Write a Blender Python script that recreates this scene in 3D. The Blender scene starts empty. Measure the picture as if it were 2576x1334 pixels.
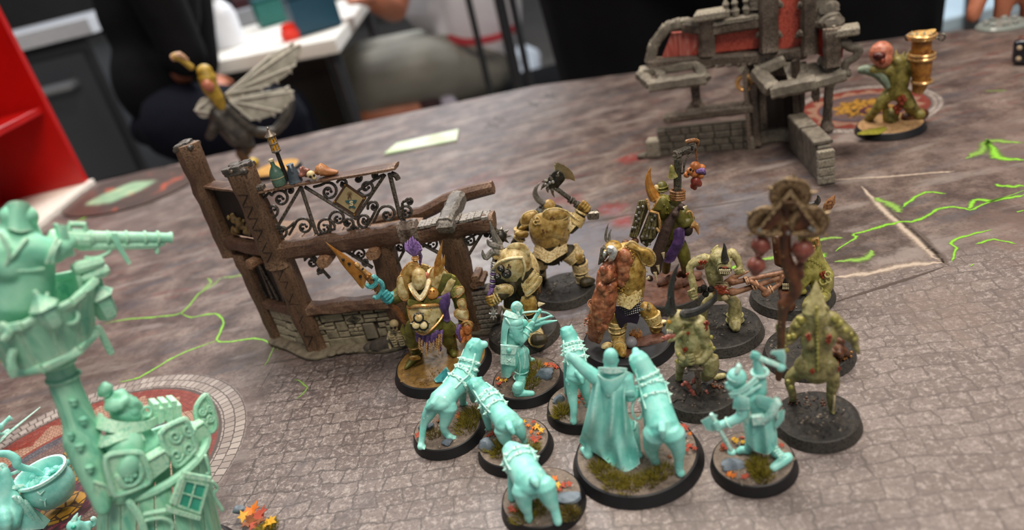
import bpy, math, random
import numpy as np
from mathutils import Vector, Matrix, noise as mnoise
random.seed(7)
scene = bpy.context.scene
COL = scene.collection
S = 0.001                       # the script thinks in millimetres, the scene is in metres
# ------------------------------------------------------------------ camera
W, H, FPX, CAMH = 2576., 1334., 1850., 165.
DN = np.array([900., 3630., FPX]); DN /= np.linalg.norm(DN)          # straight down, in camera axes
FW = np.array([0, 0, 1.]) - DN * DN[2]; FW /= np.linalg.norm(FW)     # level and forward
RT = np.cross(DN, FW)
if RT[0] < 0: RT = -RT
def c2w(c): return Vector((float(np.dot(c, RT)), float(np.dot(c, FW)), float(-np.dot(c, DN))))
CAMPOS = Vector((0, 0, CAMH))
def ray(px, py): return c2w(np.array([px - W / 2, py - H / 2, FPX]))
def ground(px, py, z=0.):
    r = ray(px, py); t = (z - CAMH) / r.z
    return CAMPOS + r * t
def onplane(px, py, o, n):
    r = ray(px, py); t = (o - CAMPOS).dot(n) / r.dot(n)
    return CAMPOS + r * t
cam_d = bpy.data.cameras.new('camera'); cam = bpy.data.objects.new('camera', cam_d); COL.objects.link(cam)
ax, ay, az = c2w(np.array([1., 0, 0])), c2w(np.array([0, -1., 0])), c2w(np.array([0, 0, -1.]))
cam.matrix_world = Matrix(((ax.x, ay.x, az.x, 0), (ax.y, ay.y, az.y, 0), (ax.z, ay.z, az.z, CAMH * S), (0, 0, 0, 1)))
cam_d.sensor_fit = 'HORIZONTAL'; cam_d.sensor_width = 36.0; cam_d.lens = FPX / W * 36.0
cam_d.clip_start = 0.01; cam_d.clip_end = 50
cam_d.dof.use_dof = True; cam_d.dof.focus_distance = 0.274; cam_d.dof.aperture_fstop = cam_d.lens / 3.1
scene.camera = cam
# ------------------------------------------------------------------ world, lamps, exposure
scene.view_settings.view_transform = 'Standard'; scene.view_settings.look = 'None'
scene.view_settings.gamma = 1.0; scene.view_settings.use_curve_mapping = False
scene.view_settings.exposure = 0.38
wd = bpy.data.worlds.new('shop_ambience'); scene.world = wd; wd.use_nodes = True
bg = wd.node_tree.nodes['Background']; bg.inputs[0].default_value = (0.80, 0.86, 1.0, 1); bg.inputs[1].default_value = 0.15
def area(name, loc, size, power, col, target=(0, 300, 0)):
    l = bpy.data.lights.new(name, 'AREA'); l.shape = 'RECTANGLE'; l.size, l.size_y = size; l.energy = power; l.color = col
    o = bpy.data.objects.new(name, l); COL.objects.link(o); o.location = [c * S for c in loc]
    o.rotation_euler = (Vector(target) * S - o.location).to_track_quat('-Z', 'Y').to_euler()
    return o
WARM = (1.0, 0.89, 0.76)
area('ceiling_lamp', (250, 700, 1500), (.9, .3), 19, WARM)
area('ceiling_lamp', (-900, 1500, 1800), (1.1, .3), 15, (1, .95, .9))
area('ceiling_lamp', (350, -450, 1300), (.9, .3), 13, WARM)
area('ceiling_lamp', (500, 2600, 1800), (1.6, .4), 62, (.92, .96, 1))
# ------------------------------------------------------------------ materials
def lin(h):
    h = h.lstrip('#'); o = []
    for i in (0, 2, 4):
        c = int(h[i:i + 2], 16) / 255
        o.append(c / 12.92 if c <= .04045 else ((c + .055) / 1.055) ** 2.4)
    return (*o, 1.0)
class NT:
    def __init__(s, name):
        s.m = bpy.data.materials.new(name); s.m.use_nodes = True; s.t = s.m.node_tree; s.n = s.t.nodes
        s.b = s.n['Principled BSDF']; s.out = s.n['Material Output']
    def node(s, typ, **kw):
        n = s.n.new(typ)
        for k, v in kw.items(): setattr(n, k, v)
        return n
    def put(s, sock, v):
        if isinstance(v, bpy.types.NodeSocket): s.t.links.new(v, sock)
        elif isinstance(v, str): sock.default_value = lin(v)
        elif isinstance(v, (tuple, list)) and len(v) == 3 and sock.type == 'RGBA': sock.default_value = (*v, 1)
        else: sock.default_value = v
    def math(s, op, a, b=0.0, c=None, clamp=False):
        n = s.node('ShaderNodeMath', operation=op, use_clamp=clamp); s.put(n.inputs[0], a); s.put(n.inputs[1], b)
        if c is not None: s.put(n.inputs[2], c)
        return n.outputs[0]
    def vmath(s, op, a, b=None, sc=None):
        n = s.node('ShaderNodeVectorMath', operation=op); s.put(n.inputs[0], a)
        if b is not None: s.put(n.inputs[1], b)
        if sc is not None: s.put(n.inputs['Scale'], sc)
        return n.outputs['Value'] if op in ('LENGTH', 'DOT_PRODUCT', 'DISTANCE') else n.outputs[0]
    def mix(s, f, a, b, mode='MIX'):
        n = s.node('ShaderNodeMix', data_type='RGBA', blend_type=mode); s.put(n.inputs[0], f); s.put(n.inputs[6], a); s.put(n.inputs[7], b)
        return n.outputs[2]
    def coord(s, sc=1000., out='Object'):
        n = s.node('ShaderNodeTexCoord'); return s.vmath('SCALE', n.outputs[out], sc=sc)
    def noise(s, v, scale, detail=3., rough=.55, dist=0., col=False):
        n = s.node('ShaderNodeTexNoise'); s.put(n.inputs['Vector'], v); s.put(n.inputs['Scale'], scale)
        n.inputs['Detail'].default_value = detail; n.inputs['Roughness'].default_value = rough; n.inputs['Distortion'].default_value = dist
        return n.outputs['Color' if col else 'Fac']
    def voro(s, v, scale, feature='F1', out='Distance', rnd=1.):
        n = s.node('ShaderNodeTexVoronoi', feature=feature); s.put(n.inputs['Vector'], v); s.put(n.inputs['Scale'], scale); n.inputs['Randomness'].default_value = rnd
        return n.outputs[out]
    def ramp(s, f, stops, interp='LINEAR'):
        n = s.node('ShaderNodeValToRGB'); n.color_ramp.interpolation = interp; s.put(n.inputs[0], f)
        e = n.color_ramp.elements
        while len(e) < len(stops): e.new(.5)
        for el, (p, c) in zip(e, stops):
            el.position = p; el.color = lin(c) if isinstance(c, str) else (c, c, c, 1)
        return n.outputs[0]
    def step(s, f, a, b):
        n = s.node('ShaderNodeMapRange', interpolation_type='SMOOTHSTEP'); s.put(n.inputs[0], f); n.inputs[1].default_value = a; n.inputs[2].default_value = b
        return n.outputs[0]
    def bump(s, h, strength=.4, dist=.2):
        n = s.node('ShaderNodeBump'); n.inputs['Strength'].default_value = strength; n.inputs['Distance'].default_value = dist * S; s.put(n.inputs['Height'], h)
        s.t.links.new(n.outputs[0], s.b.inputs['Normal'])
    def fin(s, col, rough=.6, metal=0., spec=None, coat=0.):
        s.put(s.b.inputs['Base Color'], col); s.put(s.b.inputs['Roughness'], rough); s.put(s.b.inputs['Metallic'], metal)
        if spec is not None: s.b.inputs['Specular IOR Level'].default_value = spec
        if coat: s.b.inputs['Coat Weight'].default_value = coat; s.b.inputs['Coat Roughness'].default_value = .25
        return s.m
MATS = {}
def mat(name, c1, c2=None, c3=None, rough=.55, metal=0., sc=.25, bump=0., bsc=1.5, edge=None, spec=None, coat=0., wood=None):
    """painted surface: two or three tones mottled by noise, an optional lighter edge drybrush, fine relief"""
    if name in MATS: return MATS[name]
    k = NT(name); v = k.coord()
    if wood:
        a, b = wood; n = k.node('ShaderNodeMapping'); k.put(n.inputs[0], v); n.inputs['Scale'].default_value = (a[0], a[1], a[2]); v2 = n.outputs[0]
        f = k.noise(v2, b, 4, .6, 1.2)
    else: f = k.noise(v, sc, 5, .62)
    st = [(.34, c1), (.66, c2 or c1)] if not c3 else [(.3, c1), (.5, c2), (.7, c3)]
    col = k.ramp(f, st)
    if edge:
        g = k.node('ShaderNodeNewGeometry'); e = k.step(g.outputs['Pointiness'], .53, .62)
        e = k.math('MULTIPLY', e, k.step(k.noise(v, 1.3, 2), .3, .6))
        col = k.mix(e, col, edge)
    if bump:
        k.bump(k.noise(v2 if wood else v, b * 1.5 if wood else bsc, 4, .65), bump, .25)
    MATS[name] = k.fin(col, rough, metal, spec, coat); return MATS[name]
# ------------------------------------------------------------------ mesh building
def V(*a): return Vector(a)
def catmull(P, n=4, closed=False):
    P = [Vector(p) for p in P]; m = len(P); out = []
    if m < 3: return P
    for i in range(m if closed else m - 1):
        g = (lambda j: P[j % m]) if closed else (lambda j: P[min(max(j, 0), m - 1)])
        a, b, c, d = g(i - 1), g(i), g(i + 1), g(i + 2)
        for k in range(n):
            t = k / n
            out.append(.5 * (2 * b + (c - a) * t + (2 * a - 5 * b + 4 * c - d) * t * t + (3 * b - a - 3 * c + d) * t ** 3))
    if not closed: out.append(P[-1])
    return out
class MB:
    def __init__(s): s.v = []; s.f = []
    def add(s, vs, fs):
        o = len(s.v); s.v += [Vector(p) for p in vs]; s.f += [tuple(i + o for i in f) for f in fs]; return s
    def tube(s, P, R, n=8, flat=1., fdir=None, cap='round', smooth=0, closed=False, twist=0.):
        P = [Vector(p) for p in P]
        if not hasattr(R, '__len__'): R = [R] * len(P)
        if smooth and len(P) > 2:
            Q = [Vector((*p, r)) if False else p for p, r in zip(P, R)]
            m = len(P); P = catmull(P, smooth, closed)
            idx = np.linspace(0, m if closed else m - 1, len(P) + (1 if closed else 0))[:len(P)]
            R = list(np.interp(idx, range(m + (1 if closed else 0)), list(R) + ([R[0]] if closed else [])))
        m = len(P); T = []
        for i in range(m):
            a = P[(i - 1) % m if closed else max(i - 1, 0)]; b = P[(i + 1) % m if closed else min(i + 1, m - 1)]
            t = b - a; T.append(t.normalized() if t.length > 1e-9 else V(0, 0, 1))
        if fdir is not None: d = Vector(fdir)
        else: d = V(.31, .87, .39)
        d = d - T[0] * d.dot(T[0])
        if d.length < 1e-6: d = T[0].orthogonal()
        d.normalize(); rings = []; vs = []; fs = []
        for i in range(m):
            d = (d - T[i] * d.dot(T[i]))
            if d.length < 1e-6: d = T[i].orthogonal()
            d.normalize(); e = T[i].cross(d); r = R[i]; ring = []
            for k in range(n):
                a = 2 * math.pi * k / n + twist * i + (math.pi / n if n == 4 else 0)
                ring.append(len(vs)); vs.append(P[i] + d * (math.cos(a) * r * flat) + e * (math.sin(a) * r))
            rings.append(ring)
        for i in range(m if closed else m - 1):
            A, B = rings[i], rings[(i + 1) % m]
            for k in range(n): fs.append((A[k], A[(k + 1) % n], B[(k + 1) % n], B[k]))
        if not closed:
            for ring, p, t, r in ((rings[0], P[0], -T[0], R[0]), (rings[-1], P[-1], T[-1], R[-1])):
                fl = ring is rings[0]
                if cap == 'round' and r > .05:
                    mid = []
                    for k in ring: mid.append(len(vs)); vs.append(p + (vs[k] - p) * .72 + t * (r * .62 * min(1, flat + .3)))
                    for k in range(n):
                        q = (ring[k], ring[(k + 1) % n], mid[(k + 1) % n], mid[k]); fs.append(q[::-1] if fl else q)
                    c = len(vs); vs.append(p + t * (r * .9 * min(1, flat + .3)))
                    for k in range(n):
                        q = (mid[k], mid[(k + 1) % n], c); fs.append(q[::-1] if fl else q)
                else: fs.append(tuple(ring[::-1] if fl else ring))
        return s.add(vs, fs)
    def ell(s, p0, p1, r, flat=1., fdir=(0, 1, 0), nu=12, nv=8, sup=1.):
        p0, p1 = Vector(p0), Vector(p1); c = (p0 + p1) / 2; u = p1 - p0; L = u.length / 2
        u = u.normalized() if L > 1e-9 else V(0, 0, 1); L = max(L, 1e-4)
        w = Vector(fdir) - u * Vector(fdir).dot(u)
        w = w.normalized() if w.length > 1e-6 else u.orthogonal().normalized()
        e = u.cross(w); vs = []; fs = []
        for j in range(1, nv):
            a = math.pi * j / nv; z = -math.cos(a) * L; q = math.sin(a) ** sup
            for i in range(nu):
                b = 2 * math.pi * i / nu; vs.append(c + u * z + e * (math.cos(b) * q * r) + w * (math.sin(b) * q * r * flat))
        for j in range(nv - 2):
            for i in range(nu): fs.append((j * nu + i, j * nu + (i + 1) % nu, (j + 1) * nu + (i + 1) % nu, (j + 1) * nu + i))
        a = len(vs); vs += [c - u * L, c + u * L]; o = (nv - 2) * nu
        for i in range(nu): fs.append((a, (i + 1) % nu, i)); fs.append((a + 1, o + i, o + (i + 1) % nu))
        return s.add(vs, fs)
    def ball(s, p, r, n=8): p = Vector(p); return s.ell(p - V(0, 0, r), p + V(0, 0, r), r, nu=n, nv=max(4, n * 2 // 3))
    def box(s, c, X, Y, Z):
        c, X, Y, Z = Vector(c), Vector(X), Vector(Y), Vector(Z)
        vs = [c + X * a + Y * b + Z * d for d in (-1, 1) for b in (-1, 1) for a in (-1, 1)]
        return s.add(vs, [(0, 2, 3, 1), (4, 5, 7, 6), (0, 1, 5, 4), (2, 6, 7, 3), (0, 4, 6, 2), (1, 3, 7, 5)])
    def cbox(s, c, X, Y, Z, ch=.15):
        """box with chamfered rims on its +Z and -Z faces"""
        c, X, Y, Z = Vector(c), Vector(X), Vector(Y), Vector(Z); m = min(X.length, Y.length, Z.length) * ch * 2
        vs = []
        for d, k in ((-1, 1), (-1, 0), (1, 0), (1, 1)):
            for a, b in ((-1, -1), (1, -1), (1, 1), (-1, 1)):
                vs.append(c + X * a * (1 - k * m / X.length) + Y * b * (1 - k * m / Y.length) + Z * d * (1 - (0 if k else m / Z.length)))
        fs = [(3, 2, 1, 0), (12, 13, 14, 15)]
        for j in range(3):
            for i in range(4): fs.append((j * 4 + i, j * 4 + (i + 1) % 4, j * 4 + 4 + (i + 1) % 4, j * 4 + 4 + i))
        return s.add(vs, fs)
    def beam(s, p0, p1, w, t, up, seg=8, jit=.12, ch=.22, seed=0):
        """rough timber: chamfered section, jittered along its length; w across up, t along up"""
        p0, p1, up = Vector(p0), Vector(p1), Vector(up); u = (p1 - p0); L = u.length; u.normalize()
        up = (up - u * up.dot(u)).normalized(); e = u.cross(up); vs = []; fs = []
        a, b = w / 2, t / 2; cx, cy = a * ch * 2, b * ch * 2
        sec = [(-a, -b + cy), (-a, b - cy), (-a + cx, b), (a - cx, b), (a, b - cy), (a, -b + cy), (a - cx, -b), (-a + cx, -b)]
        rnd = random.Random(seed + int(L * 100))
        for i in range(seg + 1):
            k = 1 + rnd.uniform(-.06, .05)
            for x, y in sec: vs.append(p0 + u * (L * i / seg + (rnd.uniform(-jit, jit) * 1.5 if i in (0, seg) else 0)) + e * (x * k + rnd.uniform(-jit, jit)) + up * (y * k + rnd.uniform(-jit, jit)))
        for i in range(seg):
            for k in range(8): fs.append((i * 8 + k, i * 8 + (k + 1) % 8, i * 8 + 8 + (k + 1) % 8, i * 8 + 8 + k))
        fs.append(tuple(range(7, -1, -1))); fs.append(tuple(seg * 8 + k for k in range(8)))
        return s.add(vs, fs)
    def prism(s, P, T, ch=0.):
        """closed outline P extruded by vector T"""
        P = [Vector(p) for p in P]; T = Vector(T); n = len(P); c = sum(P, V(0, 0, 0)) / n
        if ch:
            vs = [c + (p - c) * (1 - ch) for p in P] + [p + T * .25 for p in P] + [p + T for p in P]; r = 3
        else: vs = P + [p + T for p in P]; r = 2
        fs = [tuple(range(n - 1, -1, -1)), tuple((r - 1) * n + i for i in range(n))]
        for j in range(r - 1):
            for i in range(n): fs.append((j * n + i, j * n + (i + 1) % n, (j + 1) * n + (i + 1) % n, (j + 1) * n + i))
        return s.add(vs, fs)
    def sheet(s, G, th, up=3, ndir=None):
        """smooth cloth or plate through a grid of points, th thick"""
        G = [[Vector(p) for p in r] for r in G]
        if up > 1:
            G = [catmull(r, up) for r in G]; G = list(zip(*[catmull(c, up) for c in zip(*G)]))
        a, b = len(G), len(G[0]); vs = []; N = []
        for i in range(a):
            for j in range(b):
                x = G[min(i + 1, a - 1)][j] - G[max(i - 1, 0)][j]; y = G[i][min(j + 1, b - 1)] - G[i][max(j - 1, 0)]
                n = x.cross(y); N.append(n.normalized() if n.length > 1e-9 else V(0, 0, 1)); vs.append(G[i][j])
        m = len(vs); vs = vs + [p - n * th for p, n in zip(vs, N)]; fs = []
        for i in range(a - 1):
            for j in range(b - 1):
                q = (i * b + j, i * b + j + 1, (i + 1) * b + j + 1, (i + 1) * b + j); fs.append(q[::-1]); fs.append(tuple(k + m for k in q))
        ed = [(0, j) for j in range(b)] + [(i, b - 1) for i in range(1, a)] + [(a - 1, j) for j in range(b - 2, -1, -1)] + [(i, 0) for i in range(a - 2, 0, -1)]
        ed = [i * b + j for i, j in ed]
        for k in range(len(ed)): p, q = ed[k], ed[(k + 1) % len(ed)]; fs.append((p, q, q + m, p + m))
        return s.add(vs, fs)
    def torus(s, c, nrm, R, r, n=18, m=6, arc=1., start=None):
        c, nrm = Vector(c), Vector(nrm).normalized(); a = Vector(start) if start else nrm.orthogonal(); a = (a - nrm * a.dot(nrm)).normalized(); b = nrm.cross(a)
        P = [c + a * math.cos(2 * math.pi * arc * i / n) * R + b * math.sin(2 * math.pi * arc * i / n) * R for i in range(n if arc >= 1 else n + 1)]
        return s.tube(P, r, m, closed=arc >= 1)
    def lathe(s, c, axis, prof, n=24, jit=None):
        c, axis = Vector(c), Vector(axis).normalized(); a = axis.orthogonal().normalized(); b = axis.cross(a); vs = []; fs = []
        for r, h in prof:
            for i in range(n):
                t = 2 * math.pi * i / n; p = c + axis * h + (a * math.cos(t) + b * math.sin(t)) * r
                vs.append(p + (V(0, 0, 0) if jit is None else jit(p)))
        for j in range(len(prof) - 1):
            for i in range(n): fs.append((j * n + i, j * n + (i + 1) % n, (j + 1) * n + (i + 1) % n, (j + 1) * n + i))
        if prof[0][0] > 1e-3: fs.append(tuple(range(n - 1, -1, -1)))
        if prof[-1][0] > 1e-3: fs.append(tuple((len(prof) - 1) * n + i for i in range(n)))
        return s.add(vs, fs)
    def rock(s, c, r, sq=(1, 1, .7), seed=0, cuts=7):
        """faceted stone: a sphere cut by random planes"""
        rnd = random.Random(seed); c = Vector(c); b = MB().ell((0, 0, -1), (0, 0, 1), 1, nu=12, nv=8)
        pl = [(Vector((rnd.gauss(0, 1), rnd.gauss(0, 1), rnd.gauss(0, .8))).normalized(), rnd.uniform(.55, .85)) for _ in range(cuts)]
        out = []
        for p in b.v:
            for n, d in pl:
                k = p.dot(n) - d
                if k > 0: p = p - n * k
            out.append(c + V(p.x * r * sq[0], p.y * r * sq[1], p.z * r * sq[2]))
        return s.add(out, b.f)
REMESH = []
def link(o, parent=None):
    COL.objects.link(o)
    if parent is not None: o.parent = parent
    return o
def build(name, mb, m, parent=None, vox=0., smo=4, ang=35., off=V(0, 0, 0), label=None, kind=None):
    """one mesh object from an MB in millimetres; vox>0 fuses it into one continuous surface"""
    me = bpy.data.meshes.new(name); me.from_pydata([(p - off) * S for p in mb.v], [], mb.f); me.validate(); me.update()
    ms = m if isinstance(m, (list, tuple)) else [m]
    for x in ms: me.materials.append(x)
    o = bpy.data.objects.new(name, me); link(o, parent)
    if label: o['label'] = label
    if kind: o['kind'] = kind
    if vox:
        r = o.modifiers.new('fuse', 'REMESH'); r.mode = 'VOXEL'; r.voxel_size = vox * S; r.use_smooth_shade = True
        if smo: q = o.modifiers.new('soften', 'SMOOTH'); q.factor = .5; q.iterations = smo
        REMESH.append(o)
    else:
        me.shade_smooth()
        if ang < 180: me.set_sharp_from_angle(angle=math.radians(ang))
    return o
def bake_remesh():
    dg = bpy.context.evaluated_depsgraph_get(); dg.update()
    new = [(o, bpy.data.meshes.new_from_object(o.evaluated_get(dg))) for o in REMESH]
    for o, me in new:
        old = o.data; o.modifiers.clear(); o.data = me; me.name = o.name; me.shade_smooth(); bpy.data.meshes.remove(old)
    REMESH.clear()
def root(name, loc, label, cat, group=None):
    o = bpy.data.objects.new(name, None); o.empty_display_size = .005; o.location = [c * S for c in loc]; link(o)
    o['label'] = label; o['category'] = cat
    if group: o['group'] = group
    return o
def tag(o, label, cat, group=None, kind=None):
    o['label'] = label; o['category'] = cat
    if group: o['group'] = group
    if kind: o['kind'] = kind
    return o
class Fig:
    """a model standing on the mat: points are read on an upright plane through its base (d = depth behind it)"""
    def __init__(s, name, label, cat, at, group=None, nrm=None):
        s.o = Vector(at); s.root = root(name, s.o, label, cat, group)
        n = Vector(nrm) if nrm is not None else V(s.o.x, s.o.y, 0)
        s.n = n.normalized(); s.rt = V(s.n.y, -s.n.x, 0)
        s.s = (c_depth(s.o)) / FPX; s.zx = s.zy = 0.; s.zs = 1.
    def Z(s, x, y, k): s.zx, s.zy, s.zs = x, y, k; s.k = s.s * k; return s
    def P(s, x, y, d=0.):
        if isinstance(d, complex): return s.Gd(x, y, d.imag)      # 18j = a point known to be 18 mm above the mat
        return onplane(s.zx + x * s.zs, s.zy + y * s.zs, s.o + s.n * (d * s.k), s.n)
    def Gd(s, x, y, z=3.5): return ground(s.zx + x * s.zs, s.zy + y * s.zs, z)
    def pts(s, L): return [s.P(*p[:3]) for p in L]
    # --- shapes in traced coordinates; last number of a limb point is its radius
    def limb(s, mb, L, n=10, smooth=0, flat=1., cap='round'):
        return mb.tube([s.P(p[0], p[1], p[2]) for p in L], [p[3] * s.k for p in L], n, flat, s.n, cap, smooth)
    def foot(s, mb, L, z=3.5, n=8):
        """limb whose points rest on the base top"""
        return mb.tube([s.Gd(p[0], p[1], z + p[2] * s.k) for p in L], [p[2] * s.k for p in L], n)
    def ell(s, mb, a, b, r, flat=1., sup=1., nu=12, nv=8): return mb.ell(s.P(*a), s.P(*b), r * s.k, flat, s.n, nu, nv, sup)
    def ball(s, mb, x, y, d, r, n=8): return mb.ball(s.P(x, y, d), r * s.k, n)
    def spike(s, mb, a, b, r, n=6): return mb.tube([s.P(*a), s.P(*b)], [r * s.k, .02], n, cap='flat')
    def line(s, mb, L, r, n=6, closed=False, smooth=3, flat=1.): return mb.tube(s.pts(L), r * s.k, n, flat, s.n, 'round', smooth, closed)
    def ring(s, mb, c, ax, R, r, n=16, m=6):
        c = s.P(*c); return mb.torus(c, s.P(*ax) - c, R * s.k, r * s.k, n, m)
    def plate(s, mb, L, d=0., bulge=3., th=2., smooth=3, rings=(1, .86, .6, .3)):
        """domed plate: outline (x, y[, extra depth]), swelling towards the viewer"""
        L = [(p[0], p[1], p[2] if len(p) > 2 else 0.) for p in L]
        C = catmull([V(*p) for p in L], smooth, True) if smooth > 1 else [V(*p) for p in L]
        c = sum(C, V(0, 0, 0)) / len(C); n = len(C); vs = []; fs = []
        for bk in (0, 1):
            for r in rings:
                for p in C:
                    q = c + (p - c) * r; dd = d + q.z - bulge * (1 - r * r) + th * bk; vs.append(s.P(q.x, q.y, dd))
            vs.append(s.P(c.x, c.y, d + c.z - bulge + th * bk))
        m = len(rings) * n + 1
        for bk in (0, 1):
            o = bk * m
            for j in range(len(rings) - 1):
                for i in range(n):
                    q = (o + j * n + i, o + j * n + (i + 1) % n, o + (j + 1) * n + (i + 1) % n, o + (j + 1) * n + i); fs.append(q if bk else q[::-1])
            j = len(rings) - 1
            for i in range(n):
                q = (o + j * n + i, o + j * n + (i + 1) % n, o + m - 1); fs.append(q if bk else q[::-1])
        for i in range(n): fs.append((i, (i + 1) % n, m + (i + 1) % n, m + i))
        return mb.add(vs, fs)
    def slab(s, mb, L, d=0., th=2., ch=.08):
        """flat outline of even thickness"""
        return mb.prism([s.P(p[0], p[1], d + (p[2] if len(p) > 2 else 0)) for p in L], s.n * (th * s.k), ch)
    def sheet(s, mb, G, th=1.5, up=3): return mb.sheet([[s.P(*p) for p in r] for r in G], th * s.k, up)
    def fist(s, mb, x, y, d, r, dx, dy):
        """palm with four fingers and a thumb closed round a haft that runs along (dx, dy)"""
        L = math.hypot(dx, dy); dx, dy = dx / L, dy / L; nx, ny = -dy, dx
        s.ell(mb, (x - dx * r, y - dy * r, d + r * .25), (x + dx * r, y + dy * r, d + r * .25), r * .72, .8)
        for k in range(4):
            t = (k - 1.5) * r * .5; l = (1.0, 1.12, 1.08, .88)[k]; ox, oy = x + dx * t, y + dy * t
            P = [(ox - nx * r * .7 * l, oy - ny * r * .7 * l, d + r * .1), (ox - nx * r * .55, oy - ny * r * .55, d - r * .62 * l), (ox + nx * r * .2, oy + ny * r * .2, d - r * .78 * l), (ox + nx * r * .72 * l, oy + ny * r * .72 * l, d - r * .35)]
            s.limb(mb, [(*p, r * .25) for p in P], 6)
        s.limb(mb, [(x + dx * r * .9 - nx * r * .4, y + dy * r * .9 - ny * r * .4, d - r * .2, r * .28), (x + dx * r * .95 + nx * r * .2, y + dy * r * .95 + ny * r * .2, d - r * .75, r * .26), (x + dx * r * .5 + nx * r * .6, y + dy * r * .5 + ny * r * .6, d - r * .7, r * .2)], 6)
        return mb
    def part(s, name, mb, m, parent=None, **k): return build(name, mb, m, parent or s.root, off=s.o, **k)
def c_depth(p):
    q = Vector(p) - CAMPOS; return q.dot(c2w(np.array([0, 0, 1.])))
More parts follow.
